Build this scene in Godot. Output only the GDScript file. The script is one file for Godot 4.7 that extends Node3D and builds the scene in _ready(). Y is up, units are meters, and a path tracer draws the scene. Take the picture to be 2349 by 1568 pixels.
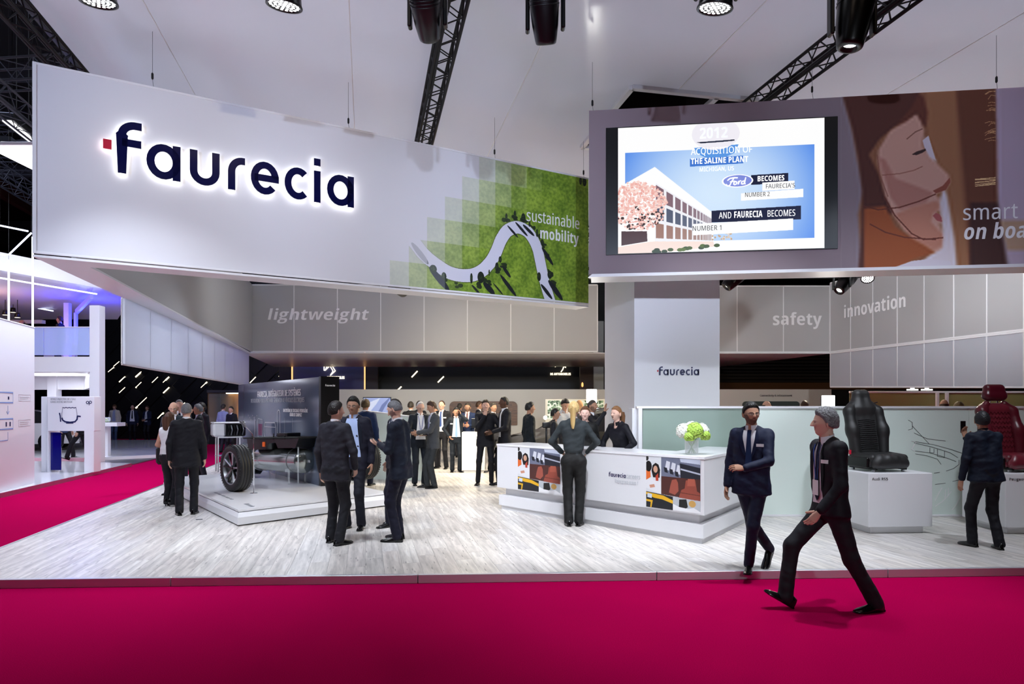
extends Node3D
# An exhibition stand in a trade-fair hall. Units are metres, y is up, the visitor's eye stands at the origin 1.75 m above the carpet.

const ALONG := Vector3(-0.2089, 0.0, -0.9779)   # the stand's long direction (planks, trusses, side walls)
const ACROSS := Vector3(0.9779, 0.0, -0.2089)
const FLOOR_Y := 0.08                            # top of the stand's raised floor
const RING_Y := 3.73                             # underside of the suspended ring
const RING_TOP := 6.17
const ROOF_Y := 7.0                              # stretched canopy

var M := {}
var taken := {}
var rng := RandomNumberGenerator.new()
var noise := FastNoiseLite.new()
var regular: Font
var bold: Font
var serif: Font


# ---------------------------------------------------------------- naming and tagging
func numbered(called: String) -> String:
	if not taken.has(called):
		taken[called] = 0
		return called
	taken[called] += 1
	return "%s_%03d" % [called, taken[called]]


func tag(o: Node3D, label: String, category: String, group := "") -> Node3D:
	o.set_meta("label", label)
	o.set_meta("category", category)
	if group:
		o.set_meta("group", group)
	return o


func thing(called: String, label: String, category: String, at := Vector3.ZERO, turn := 0.0, group := "") -> Node3D:
	var o := Node3D.new()
	o.name = numbered(called)
	add_child(o)
	o.position = at
	o.rotation_degrees.y = turn
	tag(o, label, category, group)
	return o


func part(parent: Node3D, called: String, mesh: Mesh, m: Material, xf := Transform3D()) -> MeshInstance3D:
	var o := MeshInstance3D.new()
	o.name = called
	o.mesh = mesh
	o.transform = xf
	o.material_override = m
	parent.add_child(o, true)
	return o


func one(called: String, mesh: Mesh, m: Material, label: String, category: String, at := Vector3.ZERO, turn := 0.0, group := "") -> MeshInstance3D:
	var o := MeshInstance3D.new()
	o.name = numbered(called)
	o.mesh = mesh
	o.material_override = m
	add_child(o)
	o.position = at
	o.rotation_degrees.y = turn
	tag(o, label, category, group)
	return o


func struct(called: String, mesh: Mesh, m: Material, label: String, category := "structure") -> MeshInstance3D:
	var o := one(called, mesh, m, label, category)
	o.set_meta("kind", "structure")
	return o


func struct_node(called: String, label: String, category := "structure", at := Vector3.ZERO, turn := 0.0) -> Node3D:
	var o := thing(called, label, category, at, turn)
	o.set_meta("kind", "structure")
	return o


# ---------------------------------------------------------------- materials
func mat(key: String, color: Color, rough := 0.6, metal := 0.0, spec := 0.5) -> StandardMaterial3D:
	var m := StandardMaterial3D.new()
	m.resource_name = key
	m.albedo_color = color
	m.roughness = rough
	m.metallic = metal
	m.metallic_specular = spec
	m.cull_mode = BaseMaterial3D.CULL_DISABLED
	M[key] = m
	return m


func glow(key: String, color: Color, energy: float) -> StandardMaterial3D:
	var m := mat(key, Color(0.8, 0.8, 0.8), 0.6)
	m.emission_enabled = true
	m.emission = color
	m.emission_energy_multiplier = energy
	return m


func pane(key: String, color: Color, alpha: float, rough := 0.05) -> StandardMaterial3D:
	var m := mat(key, Color(color, alpha), rough)
	m.transparency = BaseMaterial3D.TRANSPARENCY_ALPHA
	return m


func textured(key: String, im: Image, rough := 0.6) -> StandardMaterial3D:
	var m := mat(key, Color.WHITE, rough)
	m.albedo_texture = ImageTexture.create_from_image(im)
	m.texture_repeat = false
	return m


func noise_tex(w: int, h: int, freq: float, octaves: int, from: Color, to: Color, sx := 1.0, sy := 1.0, sd := 1) -> ImageTexture:
	var n := FastNoiseLite.new()
	n.seed = sd
	n.frequency = freq
	n.fractal_octaves = octaves
	var im := Image.create(w, h, false, Image.FORMAT_RGB8)
	for y in h:
		for x in w:
			im.set_pixel(x, y, from.lerp(to, clampf(n.get_noise_2d(x * sx, y * sy) * 0.9 + 0.5, 0.0, 1.0)))
	return ImageTexture.create_from_image(im)


# ---------------------------------------------------------------- mesh helpers
func ST(smooth := false) -> SurfaceTool:
	var s := SurfaceTool.new()
	s.begin(Mesh.PRIMITIVE_TRIANGLES)
	s.set_smooth_group(0 if smooth else -1)
	return s


func done(s: SurfaceTool) -> ArrayMesh:
	s.generate_normals()
	return s.commit()


func tri(s: SurfaceTool, a: Vector3, b: Vector3, c: Vector3, away: Vector3) -> void:
	# wound so that the face looks away from the given inner point
	if (b - a).cross(c - a).dot((a + b + c) / 3.0 - away) > 0.0:
		var t := b
		b = c
		c = t
	s.add_vertex(a)
	s.add_vertex(b)
	s.add_vertex(c)


func quad(s: SurfaceTool, a: Vector3, b: Vector3, c: Vector3, d: Vector3, away: Vector3) -> void:
	tri(s, a, b, c, away)
	tri(s, a, c, d, away)


func quad_uv(s: SurfaceTool, p: Array, uv: Array) -> void:
	for k in [0, 1, 2, 0, 2, 3]:
		s.set_uv(uv[k])
		s.add_vertex(p[k])


func box(s: SurfaceTool, xf: Transform3D, size: Vector3, bevel := 0.0) -> void:
	var h := size / 2.0
	var b := minf(bevel, minf(h.x, minf(h.y, h.z)) * 0.9)
	var c := xf.origin
	var v := {}
	for sx in [-1, 1]:
		for sy in [-1, 1]:
			for sz in [-1, 1]:
				for a in 3:
					var p := Vector3(sx * (h.x - (0.0 if a == 0 else b)), sy * (h.y - (0.0 if a == 1 else b)), sz * (h.z - (0.0 if a == 2 else b)))
					v[Vector4i(sx, sy, sz, a)] = xf * p
	for q in [-1, 1]:
		quad(s, v[Vector4i(q, -1, -1, 0)], v[Vector4i(q, 1, -1, 0)], v[Vector4i(q, 1, 1, 0)], v[Vector4i(q, -1, 1, 0)], c)
		quad(s, v[Vector4i(-1, q, -1, 1)], v[Vector4i(1, q, -1, 1)], v[Vector4i(1, q, 1, 1)], v[Vector4i(-1, q, 1, 1)], c)
		quad(s, v[Vector4i(-1, -1, q, 2)], v[Vector4i(1, -1, q, 2)], v[Vector4i(1, 1, q, 2)], v[Vector4i(-1, 1, q, 2)], c)
	if b <= 0.0:
		return
	for i in [-1, 1]:
		for j in [-1, 1]:
			quad(s, v[Vector4i(i, j, -1, 0)], v[Vector4i(i, j, 1, 0)], v[Vector4i(i, j, 1, 1)], v[Vector4i(i, j, -1, 1)], c)
			quad(s, v[Vector4i(i, -1, j, 0)], v[Vector4i(i, 1, j, 0)], v[Vector4i(i, 1, j, 2)], v[Vector4i(i, -1, j, 2)], c)
			quad(s, v[Vector4i(-1, i, j, 1)], v[Vector4i(1, i, j, 1)], v[Vector4i(1, i, j, 2)], v[Vector4i(-1, i, j, 2)], c)
			for k in [-1, 1]:
				tri(s, v[Vector4i(i, j, k, 0)], v[Vector4i(i, j, k, 1)], v[Vector4i(i, j, k, 2)], c)


func box_mesh(size: Vector3, bevel := 0.0, at := Vector3.ZERO) -> ArrayMesh:
	var s := ST()
	box(s, Transform3D(Basis(), at), size, bevel)
	return done(s)


func bar(s: SurfaceTool, a: Vector3, b: Vector3, w: float, h: float, bevel := 0.0) -> void:
	# a box beam from a to b, w across and h high
	var z := (b - a).normalized()
	var up := Vector3.UP if absf(z.y) < 0.95 else Vector3.RIGHT
	var x := up.cross(z).normalized()
	box(s, Transform3D(Basis(x, z.cross(x), z), (a + b) / 2.0), Vector3(w, h, (b - a).length()), bevel)


func bar_mesh(a: Vector3, b: Vector3, w: float, h: float, bevel := 0.0) -> ArrayMesh:
	var s := ST()
	bar(s, a, b, w, h, bevel)
	return done(s)


func tube(s: SurfaceTool, pts: Array, rads: Array, n := 8, capped := true) -> void:
	var rings := []
	var x := Vector3.ZERO
	for i in pts.size():
		var t: Vector3 = (pts[mini(i + 1, pts.size() - 1)] - pts[maxi(i - 1, 0)]).normalized()
		if i == 0:
			x = (Vector3.UP if absf(t.y) < 0.9 else Vector3.RIGHT).cross(t).normalized()
		x = (x - t * x.dot(t)).normalized()
		var y := t.cross(x)
		var ring := []
		var r: float = rads[mini(i, rads.size() - 1)]
		for k in n:
			var a := TAU * k / n
			ring.append(pts[i] + (x * cos(a) + y * sin(a)) * r)
		rings.append(ring)
	for i in pts.size() - 1:
		var mid: Vector3 = (pts[i] + pts[i + 1]) / 2.0
		for k in n:
			quad(s, rings[i][k], rings[i][(k + 1) % n], rings[i + 1][(k + 1) % n], rings[i + 1][k], mid)
	if capped:
		for e in [0, pts.size() - 1]:
			var inner: Vector3 = pts[1 if e == 0 else e - 1]
			for k in n:
				tri(s, rings[e][k], rings[e][(k + 1) % n], pts[e], inner)


func tube_mesh(pts: Array, rads: Array, n := 8) -> ArrayMesh:
	var s := ST(n > 5)
	tube(s, pts, rads, n)
	return done(s)


func lathe(s: SurfaceTool, profile: Array, n := 24, xf := Transform3D(), arc := TAU) -> void:
	# profile: Vector2(radius, height) from the bottom up
	for i in profile.size() - 1:
		var p: Vector2 = profile[i]
		var q: Vector2 = profile[i + 1]
		for k in n:
			var a := arc * k / n
			var b := arc * (k + 1) / n
			var pa := xf * Vector3(p.x * cos(a), p.y, p.x * sin(a))
			var pb := xf * Vector3(p.x * cos(b), p.y, p.x * sin(b))
			var qa := xf * Vector3(q.x * cos(a), q.y, q.x * sin(a))
			var qb := xf * Vector3(q.x * cos(b), q.y, q.x * sin(b))
			for t in [[pa, qa, qb], [pa, qb, pb]]:
				if (t[1] - t[0]).cross(t[2] - t[0]).length_squared() > 1e-14:
					s.add_vertex(t[0])
					s.add_vertex(t[1])
					s.add_vertex(t[2])


func lathe_mesh(profile: Array, n := 24, smooth := true) -> ArrayMesh:
	var s := ST(smooth)
	lathe(s, profile, n)
	return done(s)


func prism(s: SurfaceTool, poly: PackedVector2Array, depth: float, xf := Transform3D()) -> void:
	# a flat outline in x and y given a thickness along z, centred on z = 0
	var idx := Geometry2D.triangulate_polygon(poly)
	var c := Vector2.ZERO
	for p in poly:
		c += p / poly.size()
	for z in [-depth / 2.0, depth / 2.0]:
		for k in range(0, idx.size(), 3):
			var a := poly[idx[k]]
			var b := poly[idx[k + 1]]
			var d := poly[idx[k + 2]]
			tri(s, xf * Vector3(a.x, a.y, z), xf * Vector3(b.x, b.y, z), xf * Vector3(d.x, d.y, z), xf * Vector3(a.x, a.y, 0))
	var turn := 1.0 if Geometry2D.is_polygon_clockwise(poly) else -1.0
	for k in poly.size():
		var a := poly[k]
		var b := poly[(k + 1) % poly.size()]
		var inner := (a + b) / 2.0 + (b - a).orthogonal().normalized() * 0.001 * turn * -1.0
		quad(s, xf * Vector3(a.x, a.y, -depth / 2), xf * Vector3(b.x, b.y, -depth / 2), xf * Vector3(b.x, b.y, depth / 2), xf * Vector3(a.x, a.y, depth / 2), xf * Vector3(inner.x, inner.y, 0))


func prism_mesh(poly: Array, depth: float, xf := Transform3D()) -> ArrayMesh:
	var s := ST()
	prism(s, PackedVector2Array(poly), depth, xf)
	return done(s)


func slab_mesh(plan: Array, low: float, high: float) -> ArrayMesh:
	# a plan outline (x, z) standing between two heights
	var p := PackedVector2Array()
	for q in plan:
		p.append(Vector2(q.x, q.y))
	var s := ST()
	prism(s, p, high - low, Transform3D(Basis(Vector3(1, 0, 0), Vector3(0, 0, 1), Vector3(0, -1, 0)), Vector3(0, (low + high) / 2.0, 0)))
	return done(s)


func stroke(s: SurfaceTool, pts: Array, w: float, depth: float, xf := Transform3D(), z := 0.0) -> void:
	# a band of width w along a flat line of points, with thickness
	var l := []
	var r := []
	for i in pts.size():
		var a: Vector2 = pts[maxi(i - 1, 0)]
		var b: Vector2 = pts[mini(i + 1, pts.size() - 1)]
		var n := (b - a).normalized().orthogonal() * w / 2.0
		if i > 0 and i < pts.size() - 1:
			var half: float = absf((pts[i] - a).angle_to(b - pts[i])) / 2.0
			n /= maxf(0.5, cos(half))
		l.append(pts[i] + n)
		r.append(pts[i] - n)
	for i in pts.size() - 1:
		var c: Vector3 = xf * Vector3((pts[i].x + pts[i + 1].x) / 2, (pts[i].y + pts[i + 1].y) / 2, z)
		var f := func(p: Vector2, q: float) -> Vector3: return xf * Vector3(p.x, p.y, z + q * depth / 2.0)
		quad(s, f.call(l[i], 1), f.call(r[i], 1), f.call(r[i + 1], 1), f.call(l[i + 1], 1), c)
		if depth > 0.0005:
			quad(s, f.call(l[i], -1), f.call(r[i], -1), f.call(r[i + 1], -1), f.call(l[i + 1], -1), c)
			quad(s, f.call(l[i], 1), f.call(l[i], -1), f.call(l[i + 1], -1), f.call(l[i + 1], 1), c)
			quad(s, f.call(r[i], 1), f.call(r[i], -1), f.call(r[i + 1], -1), f.call(r[i + 1], 1), c)
			if i == 0:
				quad(s, f.call(l[0], 1), f.call(r[0], 1), f.call(r[0], -1), f.call(l[0], -1), c)
			if i == pts.size() - 2:
				quad(s, f.call(l[i + 1], 1), f.call(r[i + 1], 1), f.call(r[i + 1], -1), f.call(l[i + 1], -1), c)


func arc(c: Vector2, r: float, from: float, to: float, n := 14, ry := 0.0) -> Array:
	var out := []
	for k in n + 1:
		var a := deg_to_rad(lerpf(from, to, float(k) / n))
		out.append(c + Vector2(cos(a) * r, sin(a) * (ry if ry > 0.0 else r)))
	return out


func writing(parent: Node3D, called: String, text: String, size: float, m: Material, at: Vector3, turn := Basis(), heavy := false, squeeze := 1.0, depth := 0.004, slant := 0.0, align := HORIZONTAL_ALIGNMENT_LEFT) -> MeshInstance3D:
	# flat lettering; size is the height of a capital, at is the left end of the base line
	var t := TextMesh.new()
	t.text = text
	t.font = bold if heavy else regular
	t.font_size = 64
	t.pixel_size = size / 64.0 / 0.714
	t.depth = depth
	t.curve_step = 2.0
	t.horizontal_alignment = align
	t.vertical_alignment = VERTICAL_ALIGNMENT_BOTTOM
	var o := MeshInstance3D.new()
	o.name = called
	o.mesh = t
	o.material_override = m
	parent.add_child(o, true)
	var drop := t.get_aabb().position.y
	var b := turn * Basis(Vector3(squeeze, 0, 0), Vector3(slant, 1, 0), Vector3(0, 0, 1))
	var has_tail := false
	for ch in "gjpqy,":
		has_tail = has_tail or text.contains(ch)
	var base_shift := -drop - (size * 0.29 if has_tail else 0.0)
	o.transform = Transform3D(b, at + b * Vector3(0, base_shift, 0))
	return o


func face(p: Vector3, q: Vector3) -> Basis:
	# axes of an upright surface that runs from p to q: x along it, y up, z out towards the viewer
	var x := (q - p).normalized()
	return Basis(x, Vector3.UP, x.cross(Vector3.UP))


func ab(a: float, b: float, y := 0.0) -> Vector3:
	return ACROSS * a + ALONG * b + Vector3(0, y, 0)


# ---------------------------------------------------------------- flat prints
func paint_poly(im: Image, pts: Array, c: Color) -> void:
	var lo := 1e9
	var hi := -1e9
	for p in pts:
		lo = minf(lo, p.y)
		hi = maxf(hi, p.y)
	var w := im.get_width()
	for y in range(maxi(0, int(lo)), mini(im.get_height(), int(hi) + 1)):
		var xs := []
		for k in pts.size():
			var a: Vector2 = pts[k]
			var b: Vector2 = pts[(k + 1) % pts.size()]
			if (a.y <= y + 0.5) != (b.y <= y + 0.5):
				xs.append(a.x + (y + 0.5 - a.y) / (b.y - a.y) * (b.x - a.x))
		xs.sort()
		for k in range(0, xs.size() - 1, 2):
			var x0 := clampi(roundi(xs[k]), 0, w)
			var x1 := clampi(roundi(xs[k + 1]), 0, w)
			if x1 > x0:
				if c.a >= 1.0:
					im.fill_rect(Rect2i(x0, y, x1 - x0, 1), c)
				else:
					for x in range(x0, x1):
						im.set_pixel(x, y, im.get_pixel(x, y).lerp(Color(c, 1), c.a))


func paint_oval(im: Image, c: Vector2, r: Vector2, col: Color, turn := 0.0) -> void:
	var pts := []
	for k in 24:
		pts.append(c + Vector2(cos(TAU * k / 24) * r.x, sin(TAU * k / 24) * r.y).rotated(turn))
	paint_poly(im, pts, col)


func paint_line(im: Image, pts: Array, w: float, col: Color) -> void:
	for i in pts.size() - 1:
		var a: Vector2 = pts[i]
		var b: Vector2 = pts[i + 1]
		var n := (b - a).normalized().orthogonal() * w / 2.0
		var e := (b - a).normalized() * w * 0.2
		paint_poly(im, [a + n - e, a - n - e, b - n + e, b + n + e], col)


func soften(im: Image, by: float) -> void:
	var w := im.get_width()
	var h := im.get_height()
	im.resize(int(w / by), int(h / by), Image.INTERPOLATE_LANCZOS)
	im.resize(w, h, Image.INTERPOLATE_CUBIC)


func rect_mesh(p: Vector3, q: Vector3, low: float, high: float) -> ArrayMesh:
	# an upright rectangle from p to q with its texture laid once over it
	var s := ST()
	var a := Vector3(p.x, low, p.z)
	var b := Vector3(p.x, high, p.z)
	var c := Vector3(q.x, high, q.z)
	var d := Vector3(q.x, low, q.z)
	quad_uv(s, [a, b, c, d], [Vector2(0, 1), Vector2(0, 0), Vector2(1, 0), Vector2(1, 1)])
	return done(s)


func _ready() -> void:
	# ---- camera: level, with the lens shifted up
	var cam := Camera3D.new()
	cam.name = "camera"
	cam.projection = Camera3D.PROJECTION_FRUSTUM
	cam.near = 0.1
	cam.far = 300.0
	cam.size = 0.1 * 1568.0 / 1566.0
	cam.frustum_offset = Vector2(0, 0.1 * 146.0 / 1566.0)
	cam.position = Vector3(0, 1.75, 0)
	add_child(cam)
	cam.current = true
	# ---- environment: a closed hall, no sky
	var env := Environment.new()
	env.background_mode = Environment.BG_COLOR
	env.background_color = Color(0.012, 0.013, 0.016)
	env.tonemap_mode = Environment.TONE_MAPPER_LINEAR
	env.tonemap_exposure = 1.0
	env.sdfgi_enabled = true
	env.ssao_enabled = true
	env.ssil_enabled = true
	var we := WorldEnvironment.new()
	we.name = "environment"
	we.environment = env
	add_child(we)
	rng.seed = 11
	noise.seed = 5
	noise.frequency = 1.0
	var f := SystemFont.new()
	f.font_names = PackedStringArray(["Droid Sans"])
	regular = f
	f = SystemFont.new()
	f.font_names = PackedStringArray(["Droid Sans"])
	f.font_weight = 700
	bold = f
	f = SystemFont.new()
	f.font_names = PackedStringArray(["Droid Serif"])
	f.font_weight = 700
	serif = f
	hall_lights()
	make_materials()
	build_hall()
	build_floor()
	build_ring()
	build_canopy()
	build_stage_lights()
	build_furniture()
	build_exhibit()
	build_seats()
	build_left_stand()
	build_far_stands()
	build_people()
	build_small_things()


func area_light(called: String, at: Vector3, size: Vector2, energy: float, color: Color, aim := Vector3.DOWN) -> AreaLight3D:
	var l := AreaLight3D.new()
	l.name = called
	l.area_size = size
	l.light_energy = energy
	l.light_color = color
	l.shadow_enabled = true
	l.area_range = 80.0
	l.area_attenuation = 2.0
	add_child(l, true)
	l.position = at
	var up := Vector3.FORWARD if absf(aim.normalized().y) > 0.95 else Vector3.UP
	l.basis = Basis.looking_at(aim, up)
	return l


func spot(parent: Node3D, at: Vector3, target: Vector3, energy: float, angle: float, color: Color, size := 0.12, soft := 0.6) -> SpotLight3D:
	var l := SpotLight3D.new()
	l.name = "beam"
	l.light_energy = energy
	l.light_color = color
	l.spot_angle = angle
	l.spot_angle_attenuation = soft
	l.spot_range = 60.0
	l.spot_attenuation = 2.0
	l.light_size = size
	l.shadow_enabled = true
	parent.add_child(l, true)
	l.global_position = at
	var dir := (target - at).normalized()
	l.global_basis = Basis.looking_at(dir, Vector3.UP if absf(dir.y) < 0.97 else Vector3.FORWARD)
	return l


const LAMP_ROWS := [-21.0, -13.0, -3.5, 6.5]
const LAMP_Z := [3.5, -8.0, -14.5, -24.0]  # row behind the visitor added, unseen, to light faces from the front

func hall_lights() -> void:
	# rows of high-bay fittings under the hall roof (their housings are built with the hall)
	for x in LAMP_ROWS:
		for z in LAMP_Z:
			area_light("hall_light", Vector3(x, 12.28, z), Vector2(1.5, 3.0), 3.0 if z > 0.0 else 15.0, Color(0.72, 0.78, 1.0) if x < -10.0 else (Color(1.0, 0.80, 0.60) if z > 0.0 else Color(0.93, 0.95, 1.0)))


func make_materials() -> void:
	mat("white_gloss", Color(0.93, 0.93, 0.94), 0.18)
	mat("white_satin", Color(0.9, 0.9, 0.91), 0.35)
	mat("white_matt", Color(0.88, 0.88, 0.89), 0.7)
	mat("fabric_white", Color(0.86, 0.86, 0.88), 0.75)
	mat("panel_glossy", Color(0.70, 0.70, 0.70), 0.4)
	mat("word_white", Color(0.985, 0.985, 0.985), 0.7)  # white that stands in for the light of projected words
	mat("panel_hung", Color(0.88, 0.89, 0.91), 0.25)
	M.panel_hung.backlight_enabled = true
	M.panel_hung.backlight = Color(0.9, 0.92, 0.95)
	mat("seam", Color(0.92, 0.92, 0.92), 0.5)
	mat("canopy", Color(0.86, 0.86, 0.90), 0.15, 0.0, 0.55)
	M.canopy.backlight_enabled = true
	M.canopy.backlight = Color(0.8, 0.8, 0.84)
	mat("black_metal", Color(0.035, 0.036, 0.04), 0.45, 0.3)
	mat("black_matt", Color(0.03, 0.03, 0.033), 0.8)
	mat("black_gloss", Color(0.015, 0.016, 0.02), 0.06)
	mat("black_satin", Color(0.025, 0.026, 0.03), 0.3)
	mat("dark_grey", Color(0.2, 0.2, 0.22), 0.7)
	mat("hall_truss", Color(0.24, 0.24, 0.27), 0.5, 0.3)
	mat("hall_grey", Color(0.16, 0.16, 0.18), 0.85)
	mat("roof_dark", Color(0.11, 0.10, 0.10), 0.9)
	mat("roof_rust", Color(0.40, 0.18, 0.14), 0.9)
	mat("edge_metal", Color(0.78, 0.77, 0.80), 0.3, 0.45)
	mat("aluminium", Color(0.72, 0.73, 0.75), 0.28, 0.9)
	mat("steel", Color(0.55, 0.56, 0.58), 0.35, 0.9)
	mat("silver_truss", Color(0.92, 0.92, 0.94), 0.35, 0.25)
	mat("chrome", Color(0.85, 0.85, 0.86), 0.08, 1.0)
	mat("navy", Color(0.02, 0.035, 0.25), 0.2, 0.0, 0.6)
	mat("navy_ink", Color(0.06, 0.09, 0.30), 0.5)
	mat("logo_red", Color(0.78, 0.10, 0.22), 0.4)
	mat("grey_ink", Color(0.5, 0.51, 0.53), 0.6)
	mat("dark_ink", Color(0.12, 0.12, 0.14), 0.6)
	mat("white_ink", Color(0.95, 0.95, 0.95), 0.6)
	mat("pale_ink", Color(0.75, 0.76, 0.78), 0.6)
	mat("glass_edge", Color(0.78, 0.86, 0.82), 0.1)
	pane("clear_glass", Color(0.9, 0.97, 0.94), 0.08)
	pane("acrylic", Color(0.93, 0.96, 0.97), 0.25, 0.03)
	pane("bluish_glass", Color(0.80, 0.87, 1.0), 0.62, 0.2)
	glow("lamp_white", Color(1, 1, 1), 6.0)
	glow("lamp_soft", Color(1, 0.99, 0.97), 2.2)
	glow("led_blue", Color(0.82, 0.87, 1.0), 3.5)
	glow("led_warm", Color(1.0, 0.93, 0.78), 3.0)
	glow("led_gold", Color(1.0, 0.72, 0.40), 1.6)
	glow("halo", Color(1.0, 0.99, 0.97), 9.0)
	# the hall carpet: magenta pile with a fine fleck
	var c := mat("carpet", Color(0.72, 0.012, 0.30), 1.0, 0.0, 0.05)
	c.albedo_texture = noise_tex(256, 256, 0.21, 3, Color(0.82, 0.82, 0.82), Color(1, 1, 1))
	c.uv1_triplanar = true
	c.uv1_world_triplanar = true
	c.uv1_scale = Vector3(2.1, 2.1, 2.1)
	# planks: whitened oak in a few tones, one grain picture shared
	var im := Image.create(1024, 256, false, Image.FORMAT_RGB8)
	var n := FastNoiseLite.new()
	n.seed = 9
	n.frequency = 0.02
	n.fractal_octaves = 3
	var knots := []
	for k in 9:
		knots.append(Vector3(rng.randf() * 1024, rng.randf() * 256, rng.randf_range(3.0, 8.0)))
	for y in 256:
		for x in 1024:
			var g := n.get_noise_2d(x * 0.09, y * 0.55 + sin(x * 0.012) * 5.0)
			var w := n.get_noise_2d(x * 0.5 + 400.0, y * 1.2)
			var v := 0.91 + g * 0.15 + w * 0.06
			for kn in knots:
				var d: float = Vector2((x - kn.x) / 2.4, y - kn.y).length() / kn.z
				if d < 2.2:
					v -= 0.34 * exp(-d * d)
			im.set_pixel(x, y, Color(v, v * 0.985, v * 0.965))
	var grain := ImageTexture.create_from_image(im)
	var tones := [Color(0.90, 0.89, 0.88), Color(0.875, 0.86, 0.85), Color(0.92, 0.915, 0.905), Color(0.86, 0.85, 0.84), Color(0.89, 0.885, 0.885)]
	for k in tones.size():
		var p := mat("plank_%d" % k, tones[k], 0.34, 0.0, 0.45)
		p.albedo_texture = grain
		p.uv1_offset = Vector3(0.17 * k, 0.23 * k, 0)


# ---------------------------------------------------------------- hall
func build_hall() -> void:
	var fl := struct("floor", box_mesh(Vector3(90, 0.2, 90), 0.0, Vector3(-4, -0.1, -30)), M.carpet, "magenta hall carpet", "carpet")
	fl.name = "floor"
	struct("ceiling", box_mesh(Vector3(90, 0.3, 90), 0.0, Vector3(-4, 14.2, -30)), M.roof_dark, "dark hall roof high above the stands", "ceiling")
	struct("wall_back", box_mesh(Vector3(90, 14.5, 0.3), 0.0, Vector3(-4, 7, -70)), M.hall_grey, "dark far wall of the hall", "wall")
	struct("wall_front", box_mesh(Vector3(90, 14.5, 0.3), 0.0, Vector3(-4, 7, 15)), M.hall_grey, "dark hall wall behind the visitor", "wall")
	struct("wall_left", box_mesh(Vector3(0.3, 14.5, 90), 0.0, Vector3(-49, 7, -30)), M.hall_grey, "dark side wall of the hall on the white stand's side", "wall")
	struct("wall_right", box_mesh(Vector3(0.3, 14.5, 90), 0.0, Vector3(41, 7, -30)), M.hall_grey, "dark side wall of the hall on the seat display's side", "wall")
	# roof beams seen beyond the canopy
	for k in 6:
		var a := ab(-34.0 + k * 5.2, 2.0, 12.9)
		var o := struct("trim_%d" % (k + 1), bar_mesh(a, ab(-34.0 + k * 5.2, 62.0, 12.9), 0.35, 0.8), M.roof_rust if k % 2 else M.dark_grey, "steel roof beam of the hall", "beam")
		o.set_meta("group", "hall roof beams")
	for k in 5:
		var o := struct("trim_%d" % (k + 7), bar_mesh(Vector3(-44, 12.0, -12.0 - k * 9), Vector3(-6, 12.0, -12.0 - k * 9), 0.3, 0.5), M.dark_grey, "cross beam under the hall roof", "beam")
		o.set_meta("group", "hall cross beams")
	# long lamps hung above the white stand
	for q in [Vector3(-10.886, 7.823, -15.000), Vector3(-11.043, 7.847, -15.600), Vector3(-13.910, 8.908, -19.000)]:
		var t := thing("linear_lamp", "long bright lamp hung above the white stand's roof", "lamp", q, 12.0, "long lamps above the white stand")
		part(t, "housing", box_mesh(Vector3(0.34, 0.16, 0.95), 0.02, Vector3(0, 0.1, 0)), M.black_metal)
		part(t, "diffuser", box_mesh(Vector3(0.16, 0.03, 0.85), 0.0, Vector3(0, 0.01, 0)), M.lamp_white)
		part(t, "hanger", tube_mesh([Vector3(0, 0.18, 0), Vector3(0, 14.05 - q.y, 0)], [0.01], 4), M.black_metal)
	# high-bay fittings
	var house := box_mesh(Vector3(1.7, 0.3, 3.2), 0.05, Vector3(0, 0.17, 0))
	var glass := box_mesh(Vector3(1.5, 0.03, 3.0), 0.0, Vector3(0, 0.0, 0))
	for x in LAMP_ROWS:
		for z in LAMP_Z:
			var t := thing("hall_lamp", "square high-bay lamp hung under the hall roof", "lamp", Vector3(x, 12.3, z), 0.0, "high-bay lamps of the hall")
			part(t, "housing", house, M.dark_grey)
			part(t, "diffuser", glass, M.lamp_soft)
			for q in [-1.2, 1.2]:
				part(t, "hanger", box_mesh(Vector3(0.03, 1.6, 0.03), 0.0, Vector3(0, 1.1, q)), M.black_metal)


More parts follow.
